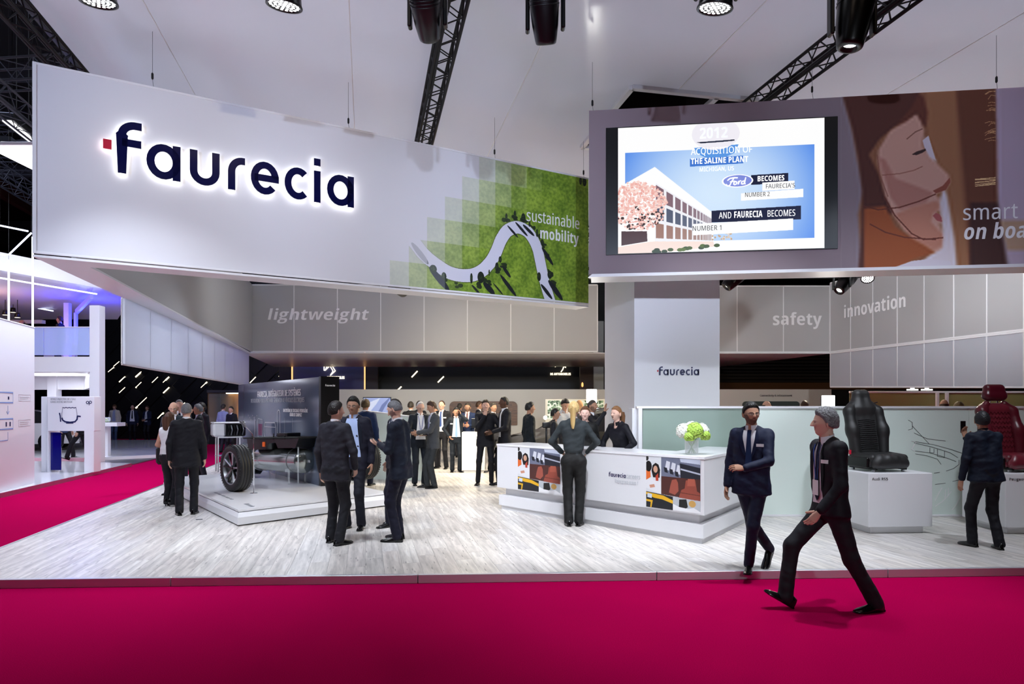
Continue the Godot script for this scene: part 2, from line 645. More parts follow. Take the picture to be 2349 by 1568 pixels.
# ---------------------------------------------------------------- stand floor
func build_floor() -> void:
	var left := -4.19
	var right := 9.9
	var front := func(a: float) -> float: return 7.57 - 0.164 * (a - left)
	var far := 30.0
	# carcass below the boards
	var s := ST()
	var pts := [ab(left, front.call(left)), ab(right, front.call(right)), ab(right, far), ab(left, far)]
	var plan := []
	for p in pts:
		plan.append(Vector2(p.x, p.z))
	var deck := struct_node("floor_stand", "pale wood plank floor of the raised stand", "floor")
	part(deck, "carcass", slab_mesh(plan, 0.0, FLOOR_Y - 0.005), mat("carcass", Color(0.45, 0.44, 0.43), 0.8))
	# metal edge
	var a0: Vector3 = pts[0]
	var a1: Vector3 = pts[1]
	var n := 6
	for k in n:
		var p := a0.lerp(a1, float(k) / n)
		var q := a0.lerp(a1, float(k + 1) / n - 0.0006)
		var z := Vector3(0.03, 0, 0.6).normalized() * 0.012
		part(deck, "edge_strip", bar_mesh(p + z + Vector3(0, FLOOR_Y / 2 + 0.004, 0), q + z + Vector3(0, FLOOR_Y / 2 + 0.004, 0), 0.05, FLOOR_Y + 0.006, 0.004), M.edge_metal)
	var e0: Vector3 = pts[0] - ACROSS * 0.012
	for k in 5:
		var p := e0 + ALONG * (k * 4.4)
		part(deck, "edge_strip", bar_mesh(p + Vector3(0, FLOOR_Y / 2 + 0.004, 0), p + ALONG * 4.394 + Vector3(0, FLOOR_Y / 2 + 0.004, 0), 0.03, FLOOR_Y + 0.006, 0.003), M.aluminium)
	# boards run along the stand; the first boards of every row are cut to the front edge
	var w := 0.19
	var len := 1.32
	var rows := int((right - left) / w)
	var rest := ST()
	var top := FLOOR_Y
	var board := func(sf: SurfaceTool, x0: float, x1: float, b00: float, b01: float, b1: float, shift: float, org: Vector3) -> void:
		var g := 0.0011
		var P := [ab(x0 + g, b00 + g, top) - org, ab(x0 + g, b1 - g, top) - org, ab(x1 - g, b1 - g, top) - org, ab(x1 - g, b01 + g, top) - org]
		var l := (b1 - b00) / 2.6
		var l2 := (b1 - b01) / 2.6
		quad_uv(sf, P, [Vector2(shift + l, 0.0), Vector2(shift, 0.0), Vector2(shift, 0.9), Vector2(shift + l2, 0.9)])
		var dn := Vector3(0, -0.012, 0)
		for k in 4:
			var u: Vector3 = P[k]
			var v: Vector3 = P[(k + 1) % 4]
			quad_uv(sf, [u, v, v + dn, u + dn], [Vector2(shift, 0.5), Vector2(shift, 0.5), Vector2(shift, 0.51), Vector2(shift, 0.51)])
	var shared := []
	for k in 3:
		var sm := ST()
		board.call(sm, -w / 2, w / 2, 0.0, 0.0, len, 0.31 * k, Vector3(0, top, 0))
		shared.append(done(sm))
	var made := 0
	for r in rows:
		var x0 := left + r * w
		var f0: float = front.call(x0) - 0.005
		var f1: float = front.call(x0 + w) - 0.005
		var b := f0 + len * (0.25 + 0.75 * fmod(r * 0.382, 1.0))
		var sm := ST()
		var mid := ab(x0 + w / 2, f0, top)
		board.call(sm, x0, x0 + w, f0, f1, b, rng.randf(), mid)
		part(deck, "plank", done(sm), M["plank_%d" % (rng.randi() % 5)], Transform3D(Basis(), mid))
		made += 1
		var count := 0
		while b < far:
			var b2 := minf(b + len, far)
			if count < 3 and made < 297 and x0 < 8.0:
				part(deck, "plank", shared[rng.randi() % 3], M["plank_%d" % (rng.randi() % 5)], Transform3D(Basis(), ab(x0 + w / 2, b, top)))
				made += 1
			else:
				board.call(rest, x0, x0 + w, b, b, b2, rng.randf(), Vector3.ZERO)
			count += 1
			b = b2
	var o := part(deck, "far_planks", done(rest), M.plank_0)
	o.set_meta("kind", "stuff")


# ---------------------------------------------------------------- the suspended ring
func logo_strokes(w: float) -> Array:
	# the word on the sign as strokes: base line y = 0, lower-case height 0.48, positions along the line measured from the first letter
	var o := []
	var xh := 0.485
	var r := (xh - w) / 2
	var cy := xh / 2
	var ry := (xh - w) / 2
	# f
	o.append([[[Vector2(0.05, 0), Vector2(0.05, 0.52)] + arc(Vector2(0.21, 0.52), 0.16, 180, 95, 8, 0.145) + [Vector2(0.285, 0.665)], [Vector2(0.05, 0.42), Vector2(0.28, 0.42)]], "f"])
	var a := func(x0: float, x1: float) -> Array:
		var cx := x0 + w / 2 + (x1 - x0 - w) / 2
		var rr := (x1 - x0 - w) / 2
		return [arc(Vector2(cx, cy), rr, 0, 360, 22, ry), [Vector2(x1 - w / 2, 0), Vector2(x1 - w / 2, xh)]]
	o.append([a.call(0.34, 0.765), "a"])
	var u0 := 0.882 + w / 2
	var u1 := 1.274 - w / 2
	var ur := (u1 - u0) / 2
	o.append([[[Vector2(u0, xh), Vector2(u0, ur + w / 2)] + arc(Vector2((u0 + u1) / 2, ur + w / 2), ur, 180, 360, 12).slice(1) + [Vector2(u1, xh)]], "u"])
	var r0 := 1.386 + w / 2
	o.append([[[Vector2(r0, 0), Vector2(r0, 0.27)] + arc(Vector2(r0 + 0.15, 0.27), 0.15, 180, 95, 8, 0.165).slice(1) + [Vector2(1.62, 0.435)]], "r"])
	var e0 := 1.70 + w / 2
	var e1 := 2.10 - w / 2
	var er := (e1 - e0) / 2
	o.append([[arc(Vector2((e0 + e1) / 2, cy), er, 0, 318, 20, ry), [Vector2(e0, cy), Vector2(e1 + w / 2, cy)]], "e"])
	var c0 := 2.183 + w / 2
	o.append([[arc(Vector2(c0 + er, cy), er, 48, 312, 18, ry)], "c"])
	o.append([[[Vector2(2.674, 0), Vector2(2.674, xh)], [Vector2(2.674, 0.565), Vector2(2.674, 0.675)]], "i"])
	o.append([a.call(2.826, 3.252), "a"])
	return o


func logo(parent: Node3D, xf: Transform3D, m: Material, w := 0.1, depth := 0.03, square := true) -> void:
	for l in logo_strokes(w):
		var s := ST()
		for pts in l[0]:
			stroke(s, pts, w, depth, xf)
		part(parent, "letter_" + l[1], done(s), m)
	if square:
		var s := ST()
		box(s, xf * Transform3D(Basis(), Vector3(-0.121, 0.36, 0)), Vector3(0.10, 0.125, depth))
		part(parent, "red_square", done(s), M.logo_red)


func build_ring() -> void:
	var A := Vector3(-6.18, 0, -8.8)
	var B := Vector3(1.492, 0, -13.31)
	var axes := face(A, B)
	var length := (B - A).length()
	# ---- front banner
	var t := thing("suspended_banner", "long white suspended banner with glowing company lettering and a green road picture", "banner", Vector3(A.x, RING_Y, A.z))
	t.basis = axes
	var H := RING_TOP - RING_Y
	part(t, "panel", box_mesh(Vector3(length, H, 0.1), 0.004, Vector3(length / 2, H / 2, -0.052)), M.fabric_white)
	for q in [[Vector3(0.02, H / 2, 0.004), Vector3(0.045, H + 0.03, 0.02)], [Vector3(length / 2, H, 0.0), Vector3(length, 0.03, 0.02)], [Vector3(length / 2, 0.0, 0.0), Vector3(length, 0.03, 0.025)]]:
		part(t, "frame_profile", box_mesh(q[1], 0.003, q[0]), M.white_satin)
	part(t, "road_print", rect_mesh(Vector3(4.40, 0, 0.0035), Vector3(length - 0.005, 0, 0.0035), 0.016, H - 0.016), textured("road_print", road_picture(), 0.65))
	# lettering stands off the panel, lit from behind
	logo(t, Transform3D(Basis(), Vector3(0.95, 1.165, 0.075)), M.navy, 0.1, 0.025)
	var s := ST()
	for l in logo_strokes(0.1):
		for pts in l[0]:
			stroke(s, pts, 0.06, 0.006, Transform3D(Basis(), Vector3(0.95, 1.165, 0.05)))
	box(s, Transform3D(Basis(), Vector3(0.829, 1.525, 0.05)), Vector3(0.07, 0.09, 0.006))
	part(t, "halo_light_strip", done(s), M.halo)
	writing(t, "slogan_line", "sustainable", 0.215, M.white_ink, Vector3(7.47, 1.425, 0.006), Basis(), false, 0.79)
	writing(t, "slogan_line", "mobility", 0.20, M.white_ink, Vector3(7.76, 1.13, 0.006), Basis(), true, 0.80)
	# ---- underside and side of the ring
	var in_ := -axes.z * 0.42
	var outer := A
	var back := ab(A.dot(ACROSS), 34.6)
	var u := thing("ring_soffit", "white flat underside joining the suspended walls of the ring", "soffit")
	var corner := A + axes.x * 0.62 + in_
	s = ST()
	part(u, "front_strip", slab_mesh([Vector2(A.x, A.z), Vector2(B.x, B.z), Vector2(B.x + in_.x, B.z + in_.z), Vector2(corner.x, corner.z)], RING_Y - 0.06, RING_Y - 0.03), M.white_satin)
	var side := ACROSS * 0.26
	var li := A + side + ALONG * 0.3
	part(u, "side_strip", slab_mesh([Vector2(A.x, A.z), Vector2(corner.x, corner.z), Vector2(corner.x, corner.z) + Vector2(ALONG.x, ALONG.z) * 0.3, Vector2(-9.57, -25.0), Vector2(-9.83, -25.0)], RING_Y - 0.06, RING_Y - 0.03), M.white_satin)
	part(u, "back_field", slab_mesh([Vector2(-9.83, -24.95), Vector2(11.75, -25.2), Vector2(10.3, -33.7), Vector2(-11.75, -33.7)], RING_Y - 0.06, RING_Y - 0.03), M.white_satin)
	# ---- inner side wall, one long sheet
	var w0 := A + side + ALONG * 0.5
	var w1 := Vector3(-9.57, 0, -25.0)
	t = thing("ring_side_wall", "glossy grey-white inner side wall of the ring with faint fuel cell lettering", "wall panel", Vector3(w0.x, RING_Y, w0.z))
	t.basis = face(w1, w0)
	var L := (w1 - w0).length()
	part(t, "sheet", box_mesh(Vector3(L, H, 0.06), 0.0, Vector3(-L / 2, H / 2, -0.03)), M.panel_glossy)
	part(t, "corner_profile", box_mesh(Vector3(0.07, H, 0.02), 0.0, Vector3(-L + 0.05, H / 2, 0.01)), M.steel)
	writing(t, "painted_projected_word", "fuel cell", 0.62, M.white_ink, Vector3(-L + 0.9 - 3.2, 0.9, 0.004), Basis(), true, 0.8)  # projected light imitated by white letters
	# ---- back wall of panels
	t = thing("ring_back_wall", "grey suspended back wall of tall panels with the projected word lightweight painted in white", "wall panel", Vector3(-9.57, RING_Y, -25.0))
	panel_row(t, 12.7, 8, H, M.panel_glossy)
	writing(t, "painted_projected_word", "lightweight", 0.39, M.word_white, Vector3(0.57, 1.14, 0.012), Basis(), true, 1.24, 0.004, 0.22)  # white lettering painted in place of a projected beam
	t = thing("ring_back_wall", "grey suspended back wall of panels with the faint word safety, beyond the column", "wall panel", Vector3(4.9, RING_Y, -25.25))
	panel_row(t, 6.85, 4, H, M.panel_glossy)
	writing(t, "painted_projected_word", "safety", 0.44, M.white_ink, Vector3(4.72, 0.98, 0.012), Basis(), true, 1.0)  # plain white lettering, no beam projects it
	# ---- right side wall: upper and hung lower panels
	var r0 := Vector3(11.75, 0, -25.2)
	var r1 := r0 - ALONG * 13.0
	t = thing("ring_side_wall", "pale suspended side wall of tall panels with the projected word innovation painted white", "wall panel", Vector3(r0.x, RING_Y, r0.z))
	t.basis = face(r0, r1)
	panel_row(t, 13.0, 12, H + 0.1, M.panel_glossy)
	writing(t, "painted_projected_word", "innovation", 0.43, M.word_white, Vector3(0.72, 1.15, 0.012), Basis(), true, 0.93)  # the projected light of this word is painted as white letters
	t = thing("hung_panel_row", "pale panels hung below the wall with the word innovation", "wall panel", Vector3(r0.x, 0, r0.z))
	t.basis = face(r0, r1)
	panel_row(t, 13.0, 12, 1.24, M.panel_hung, 2.44, -0.03)
	t = thing("hung_panel_row", "bright white panels hung under the ring beside the aisle", "wall panel")
	var h0 := Vector3(-6.97, 0, -12.2)
	var h1 := Vector3(-9.76, 0, -25.2)
	t.position = Vector3(h1.x, 0, h1.z)
	t.basis = face(h1, h0)
	panel_row(t, (h1 - h0).length(), 9, 1.17, M.panel_hung, 2.50)
	# ---- screen banner
	var C := Vector3(1.19, 0, -10.3)
	var Dd := Vector3(8.99, 0, -9.31)
	t = thing("screen_banner", "suspended banner with a big video screen and a portrait print of a woman", "banner", Vector3(C.x, RING_Y, C.z))
	t.basis = face(C, Dd)
	var W := (Dd - C).length()
	H = 6.20 - RING_Y
	part(t, "panel", box_mesh(Vector3(W, H, 0.1), 0.0, Vector3(W / 2, H / 2, -0.053)), mat("mauve_print", Color(0.56, 0.50, 0.53), 0.7))
	part(t, "portrait_print", rect_mesh(Vector3(3.58, 0, 0.002), Vector3(W, 0, 0.002), 0.0, H), textured("portrait_print", portrait_picture(), 0.7))
	part(t, "end_panel", box_mesh(Vector3(0.03, H, 0.4), 0.0, Vector3(-0.013, H / 2, -0.2)), M.mauve_print)
	part(t, "bottom_profile", prism_mesh([Vector2(-0.04, -0.045), Vector2(W, -0.045), Vector2(W, 0.0), Vector2(0.02, 0.0)], 0.09, Transform3D(Basis(), Vector3(0, 0, -0.02))), M.white_satin)
	part(t, "underside", box_mesh(Vector3(W, 0.02, 0.5), 0.0, Vector3(W / 2, -0.02, -0.3)), M.white_satin)
	# screen: black housing with the picture lit
	var sx0 := 0.225
	var sx1 := 3.536
	part(t, "screen_housing", box_mesh(Vector3(sx1 - sx0, 1.91, 0.04), 0.004, Vector3((sx0 + sx1) / 2, 0.28 + 0.955, 0.0)), M.black_satin)
	var scr := textured("screen_picture", screen_picture(), 0.3)
	scr.albedo_color = Color(0.03, 0.03, 0.03)
	scr.emission_enabled = true
	scr.emission = Color.BLACK
	scr.emission_texture = scr.albedo_texture
	scr.emission_operator = BaseMaterial3D.EMISSION_OP_ADD
	scr.emission_energy_multiplier = 0.98
	part(t, "screen", rect_mesh(Vector3(0.405, 0, 0.022), Vector3(3.35, 0, 0.022), 0.295, 2.175), scr)
	var ink := glow("screen_ink_white", Color(1, 1, 1), 1.1)
	var dark := mat("screen_ink_dark", Color(0.03, 0.04, 0.12), 0.4)
	var pale := glow("screen_ink_pale", Color(0.9, 0.92, 0.96), 1.0)
	var px := func(x: float, y: float, z: float) -> Vector3:
		var uu := (x - 260.0) / 1805.0
		return Vector3(0.405 + uu * 2.945, 0.295 + (1.0 - (y - (248.0 - 83.0 * uu)) / (1097.0 + 48.0 * uu)) * 1.88, z)
	writing(t, "caption", "2012", 0.155, pale, px.call(985, 345, 0.026), Basis(), true, 0.86, 0.002)
	writing(t, "caption", "ACQUISITION OF", 0.095, ink, px.call(912, 500, 0.026), Basis(), false, 0.86, 0.002)
	writing(t, "caption", "THE SALINE PLANT", 0.082, ink, px.call(912, 568, 0.026), Basis(), true, 0.80, 0.002)
	writing(t, "caption", "MICHIGAN, US", 0.06, ink, px.call(985, 628, 0.026), Basis(), false, 0.9, 0.002)
	writing(t, "caption", "BECOMES", 0.075, ink, px.call(1490, 722, 0.028), Basis(), true, 0.80, 0.002)
	writing(t, "caption", "FAURECIA'S", 0.062, mat("screen_ink_grey", Color(0.35, 0.36, 0.4), 0.5), px.call(1562, 785, 0.029), Basis(), false, 0.92, 0.002)
	writing(t, "caption", "NUMBER 2", 0.062, dark, px.call(1382, 858, 0.029), Basis(), false, 0.85, 0.002)
	writing(t, "caption", "AND", 0.092, ink, px.call(1158, 1045, 0.028), Basis(), false, 0.70, 0.002)
	writing(t, "caption", "FAURECIA", 0.092, ink, px.call(1287, 1040, 0.028), Basis(), true, 0.66, 0.002)
	writing(t, "caption", "BECOMES", 0.092, ink, px.call(1575, 1032, 0.028), Basis(), false, 0.70, 0.002)
	writing(t, "caption", "NUMBER 1", 0.07, dark, px.call(922, 1152, 0.029), Basis(), false, 0.92, 0.002)
	# the oval emblem with its script
	var oval := []
	for k in 32:
		oval.append(Vector2(cos(TAU * k / 32) * 0.222, sin(TAU * k / 32) * 0.093))
	var oc: Vector3 = px.call(1320, 716, 0.0)
	var e := part(t, "emblem", prism_mesh(oval, 0.004, Transform3D(Basis(), Vector3(oc.x, oc.y, 0.028))), ink)
	var inner := []
	for p in oval:
		inner.append(p * 0.91)
	part(e, "emblem_field", prism_mesh(inner, 0.004, Transform3D(Basis(), Vector3(oc.x, oc.y, 0.030))), glow("emblem_blue", Color(0.12, 0.32, 0.78), 0.8))
	s = ST()
	var ex := Transform3D(Basis(Vector3(1, 0.04, 0), Vector3(0.18, 1, 0), Vector3(0, 0, 1)), Vector3(oc.x - 0.01, oc.y - 0.02, 0.034))
	stroke(s, [Vector2(-0.15, -0.02)] + arc(Vector2(-0.115, -0.015), 0.03, 200, 360, 6) + [Vector2(-0.075, 0.02), Vector2(-0.05, 0.065)], 0.015, 0.003, ex)
	stroke(s, [Vector2(-0.14, 0.035), Vector2(-0.11, 0.062), Vector2(-0.05, 0.07), Vector2(0.0, 0.062)], 0.016, 0.003, ex)
	stroke(s, [Vector2(-0.10, 0.012), Vector2(-0.03, 0.018)], 0.012, 0.003, ex)
	stroke(s, arc(Vector2(-0.02, -0.012), 0.022, 0, 360, 12), 0.014, 0.003, ex)
	stroke(s, [Vector2(0.025, -0.034), Vector2(0.03, 0.012)] + arc(Vector2(0.048, 0.0), 0.016, 150, 50, 5), 0.013, 0.003, ex)
	stroke(s, arc(Vector2(0.09, -0.012), 0.022, 0, 360, 12), 0.014, 0.003, ex)
	stroke(s, [Vector2(0.115, 0.06), Vector2(0.11, -0.03), Vector2(0.13, -0.034)], 0.014, 0.003, ex)
	part(e, "emblem_script", done(s), ink)
	writing(t, "slogan_line", "smart life", 0.215, M.white_ink, Vector3(5.21, 0.635, 0.006), Basis(), false, 0.92, 0.004, 0.0)
	writing(t, "slogan_line", "on board", 0.215, M.white_ink, Vector3(5.21, 0.36, 0.006), Basis(), true, 0.85, 0.004, 0.16)
	# ---- the pillar under the screen
	var k0 := Vector3(2.15, 0, -12.0)
	var k1 := Vector3(3.65, 0, -12.0)
	var k2 := k1 + ALONG * 1.52
	var k3 := k0 + ALONG * 1.52
	t = struct_node("wall_pillar", "broad grey pillar with blue company lettering under the screen", "pillar")
	part(t, "shaft", slab_mesh([Vector2(k0.x, k0.z), Vector2(k1.x, k1.z), Vector2(k2.x, k2.z), Vector2(k3.x, k3.z)], FLOOR_Y, 6.9), mat("pillar_paint", Color(0.88, 0.885, 0.91), 0.45))
	var pl := Node3D.new()
	pl.name = "pillar_logo"
	t.add_child(pl)
	logo(pl, Transform3D(Basis().scaled(Vector3(0.215, 0.215, 1)), Vector3(2.585, 2.285, -11.99)), M.navy_ink, 0.1, 0.02, false)
	s = ST()
	box(s, Transform3D(Basis(), Vector3(2.56, 2.36, -11.99)), Vector3(0.02, 0.03, 0.02))
	part(pl, "red_square", done(s), M.logo_red)
	# ---- cables with grippers that carry the banners
	var cables := [[Vector3(-5.010, 7.421, -9.550), "above the letter a of the white banner"], [Vector3(-2.628, 8.312, -11.050), "above the last letter of the white banner"], [Vector3(-0.297, 9.114, -12.400), "above the pale squares of the green picture"], [Vector3(1.435, 9.767, -13.500), "at the far corner of the green picture"], [Vector3(1.245, 7.926, -10.400), "at the corner of the screen banner"], [Vector3(4.394, 7.659, -9.950), "above the right edge of the video screen"], [Vector3(6.868, 7.481, -9.650), "above the edge of the portrait print"]]
	for g in cables:
		var q: Vector3 = g[0]
		var c := thing("suspension_cable", "thin steel cable with black gripper " + g[1], "cable", Vector3(q.x, RING_TOP + 0.01, q.z))
		part(c, "wire", tube_mesh([Vector3.ZERO, Vector3(-0.02, 0.14, 0), Vector3(-0.02, 0.8, 0)], [0.0035], 5), M.steel)
		part(c, "gripper", tube_mesh([Vector3(-0.02, 0.13, 0), Vector3(-0.02, 0.145, 0), Vector3(-0.02, 0.21, 0), Vector3(-0.02, 0.225, 0)], [0.008, 0.016, 0.016, 0.006], 8), M.black_metal)


func panel_row(t: Node3D, length: float, count: int, high: float, m: Material, low := 0.0, tilt := 0.0) -> void:
	# upright panels side by side; pale profiles cover the joints and the edges
	var w := length / count
	for k in count:
		var y0 := low + tilt * k
		var y1 := low + tilt * (k + 1)
		part(t, "panel", prism_mesh([Vector2(k * w + 0.004, y0), Vector2((k + 1) * w - 0.004, y1), Vector2((k + 1) * w - 0.004, low + high), Vector2(k * w + 0.004, low + high)], 0.05, Transform3D(Basis(), Vector3(0, 0, -0.026))), m)
	for k in count + 1:
		var y0 := low + tilt * k
		part(t, "joint_profile", box_mesh(Vector3(0.035, low + high - y0, 0.012), 0.002, Vector3(k * w, (low + high + y0) / 2, 0.006)), M.seam)
	part(t, "top_profile", box_mesh(Vector3(length, 0.045, 0.02), 0.003, Vector3(length / 2, low + high, 0.004)), M.seam)
	part(t, "bottom_profile", bar_mesh(Vector3(0, low, 0.004), Vector3(length, low + tilt * count, 0.004), 0.02, 0.05, 0.003), M.seam)


# ---------------------------------------------------------------- canopy and trusses
func truss_mesh(length: float, size: float, bay: float, chord := 0.025, web := 0.011) -> ArrayMesh:
	# a square box truss along -z from the origin, centred in x, its underside at y = 0
	var s := ST(true)
	var h := size / 2 - chord
	for sx in [-1, 1]:
		for y in [chord, size - chord]:
			tube(s, [Vector3(sx * h, y, 0), Vector3(sx * h, y, -length)], [chord], 6)
	var n := maxi(1, int(length / bay))
	var step := length / n
	for k in n:
		var z0 := -k * step
		var z1 := -(k + 0.5) * step
		var z2 := -(k + 1) * step
		for sx in [-1, 1]:
			tube(s, [Vector3(sx * h, chord, z0), Vector3(sx * h, size - chord, z1)], [web], 4, false)
			tube(s, [Vector3(sx * h, size - chord, z1), Vector3(sx * h, chord, z2)], [web], 4, false)
		for y in [chord, size - chord]:
			tube(s, [Vector3(-h, y, z0), Vector3(h, y, z1)], [web], 4, false)
			tube(s, [Vector3(h, y, z1), Vector3(-h, y, z2)], [web], 4, false)
	return done(s)


func truss(label: String, from: Vector3, to: Vector3, size: float, m: Material, bay := 0.5, group := "") -> void:
	var o := one("lighting_truss", truss_mesh((to - from).length(), size, bay), m, label, "truss", from, 0.0, group)
	o.basis = Basis.looking_at(to - from, Vector3.UP)


func build_canopy() -> void:
	var c := struct_node("ceiling_canopy", "glossy pale stretched fabric canopy over the stand", "ceiling")
	# seams at the measured places; one opening over the pillar
	var seam := []
	for x in [-4.78, -2.11, 0.66, 3.3, 6.9, 9.6]:
		seam.append(Vector3(x, 0, -8.84).dot(ACROSS))
	var edge := -4.36
	var stops := [edge] + seam + [13.5]
	var h0 := Vector3(1.95, 0, -11.3).dot(ACROSS)
	var h1 := Vector3(4.29, 0, -11.3).dot(ACROSS)
	var near := 7.0
	var far := 26.5
	var hb0 := 10.55
	var hb1 := 13.2
	var sheet := func(a0: float, a1: float, b0: float, b1: float) -> void:
		var s := ST()
		var P := []
		for q in [[a0, b0], [a1, b0], [a1, b1], [a0, b1]]:
			P.append(ab(q[0], q[1], ROOF_Y))
		quad(s, P[0], P[1], P[2], P[3], P[0] + Vector3.UP)
		part(c, "fabric_panel", done(s), M.canopy)
	for k in stops.size() - 1:
		var a0: float = stops[k]
		var a1: float = stops[k + 1]
		var cuts := [a0]
		for h in [h0, h1]:
			if h > a0 and h < a1:
				cuts.append(h)
		cuts.append(a1)
		for q in cuts.size() - 1:
			var m: float = (cuts[q] + cuts[q + 1]) / 2
			if m > h0 and m < h1:
				sheet.call(cuts[q], cuts[q + 1], near, hb0)
				sheet.call(cuts[q], cuts[q + 1], hb1, far)
			else:
				sheet.call(cuts[q], cuts[q + 1], near, far)
	for a in seam:
		var b1 := far
		if a > h0 and a < h1:
			part(c, "seam", bar_mesh(ab(a, hb1, ROOF_Y - 0.003), ab(a, far, ROOF_Y - 0.003), 0.014, 0.006), M.white_ink)
			b1 = hb0
		part(c, "seam", bar_mesh(ab(a, near, ROOF_Y - 0.003), ab(a, b1, ROOF_Y - 0.003), 0.014, 0.006), M.white_ink)
	for e in [[ab(h0, hb0), ab(h1, hb0)], [ab(h0, hb1), ab(h1, hb1)], [ab(h0, hb0), ab(h0, hb1)], [ab(h1, hb0), ab(h1, hb1)], [ab(h1 - 0.75, hb0), ab(h1 - 0.75, hb1)]]:
		part(c, "opening_frame", bar_mesh(e[0] + Vector3(0, ROOF_Y - 0.03, 0), e[1] + Vector3(0, ROOF_Y - 0.03, 0), 0.1, 0.07, 0.006), M.white_satin)
	# dark box added above the opening to keep hall light out
	for e in [[ab(h0, hb0), ab(h1, hb0)], [ab(h0, hb1), ab(h1, hb1)], [ab(h0, hb0), ab(h0, hb1)], [ab(h1, hb0), ab(h1, hb1)]]:
		part(c, "light_block_board", bar_mesh(e[0] + Vector3(0, ROOF_Y + 0.75, 0), e[1] + Vector3(0, ROOF_Y + 0.75, 0), 0.06, 1.5), M.hall_grey)
	part(c, "light_block_lid", slab_mesh([flat(ab(h0, hb0)), flat(ab(h1, hb0)), flat(ab(h1, hb1)), flat(ab(h0, hb1))], ROOF_Y + 1.5, ROOF_Y + 1.56), M.hall_grey)
	part(c, "edge_profile", bar_mesh(ab(edge, near, ROOF_Y + 0.0), ab(edge, far, ROOF_Y + 0.0), 0.06, 0.06), M.black_metal)
	# black trusses under the canopy
	var aa := [Vector3(-6.12, 0, -8.1).dot(ACROSS), Vector3(-0.644, 0, -8.1).dot(ACROSS), Vector3(4.73, 0, -8.1).dot(ACROSS)]
	var where := ["black box truss along the aisle edge of the canopy", "black box truss running to the banner's upper edge", "black box truss running to the screen's upper edge"]
	for k in 3:
		truss(where[k], ab(aa[k], 5.6, 6.55), ab(aa[k], 22.0, 6.55), 0.31, M.black_metal)
		var cl := tube_mesh([ab(aa[k] - 0.06, 4.4, 6.58), ab(aa[k] - 0.1, 9.0, 6.56), ab(aa[k] - 0.05, 14.0, 6.59), ab(aa[k] - 0.08, 21.0, 6.56)], [0.02], 6)
		one("power_cable", cl, M.black_matt, ["black cable tied along the aisle truss", "black cable tied along the truss above the green picture", "black cable tied along the truss above the screen"][k], "cable")
	# silver trusses behind the banners, which the canopy mirrors
	var A := Vector3(-6.18, 0, -8.8)
	var B := Vector3(1.492, 0, -13.31)
	var n := -face(A, B).z * 1.5
	truss("silver box truss hidden behind the white banner", A + n + Vector3(0.9, 5.75, -0.6), B + n + Vector3(-0.3, 5.75, 0), 0.35, M.silver_truss, 0.55)
	truss("silver box truss hidden behind the screen banner", Vector3(1.9, 5.8, -11.3), Vector3(9.0, 5.8, -10.4), 0.35, M.silver_truss, 0.55)
	truss("silver box truss across the stand behind the banners", Vector3(-7.5, 5.75, -17.6), Vector3(9.5, 5.75, -16.2), 0.35, M.silver_truss, 0.55)
	truss("black box truss seen above the wall with the word safety", Vector3(-9.0, 6.3, -24.3), Vector3(12.5, 6.3, -24.3), 0.35, M.black_metal, 0.5)
	truss("black front truss that carries the stage lamps", Vector3(-8.0, 6.35, -6.6), Vector3(10.0, 6.35, -6.8), 0.31, M.black_metal, 0.5)
	truss("unseen black truss added across the aisle to carry the banner lamps", Vector3(-9.0, 4.75, 5.2), Vector3(10.0, 4.75, 5.2), 0.31, M.black_metal, 0.5)  # unseen truss, added only to carry the banner lights
	# hall trusses seen at the left above the white stand
	for k in 3:
		truss("dark hall truss crossing above the white stand", Vector3(-30, 8.6 + k * 0.9, -17.0 - k * 4), Vector3(-7.5 - k * 1.2, 8.2 + k * 0.9, -13.5 - k * 5.5), 0.5, M.hall_truss, 0.8, "hall trusses above the white stand")
	truss("dark hall truss running along the aisle above the white stand", ab(-7.2, 6.0, 7.7), ab(-7.2, 33.0, 7.7), 0.45, M.hall_truss, 0.8)
	truss("dark hall truss running high over the white stand's roof", ab(-11.0, 8.0, 8.6), ab(-11.0, 32.5, 8.6), 0.5, M.hall_truss, 0.8)



# ---------------------------------------------------------------- flat prints and the screen's picture
func grass(im: Image) -> void:
	var n := FastNoiseLite.new()
	n.seed = 3
	n.frequency = 0.05
	n.fractal_octaves = 5
	for y in im.get_height():
		for x in im.get_width():
			var a := n.get_noise_2d(x, y) * 0.5 + 0.5
			var b := n.get_noise_2d(x * 0.16 + 900.0, y * 0.16) * 0.5 + 0.5
			var c := Color(0.34, 0.47, 0.07).lerp(Color(0.60, 0.72, 0.22), clampf(b * 1.5 - 0.25, 0, 1))
			im.set_pixel(x, y, c.lerp(Color(0.20, 0.32, 0.05) if a < 0.5 else Color(0.72, 0.82, 0.36), absf(a - 0.5) * 1.2))


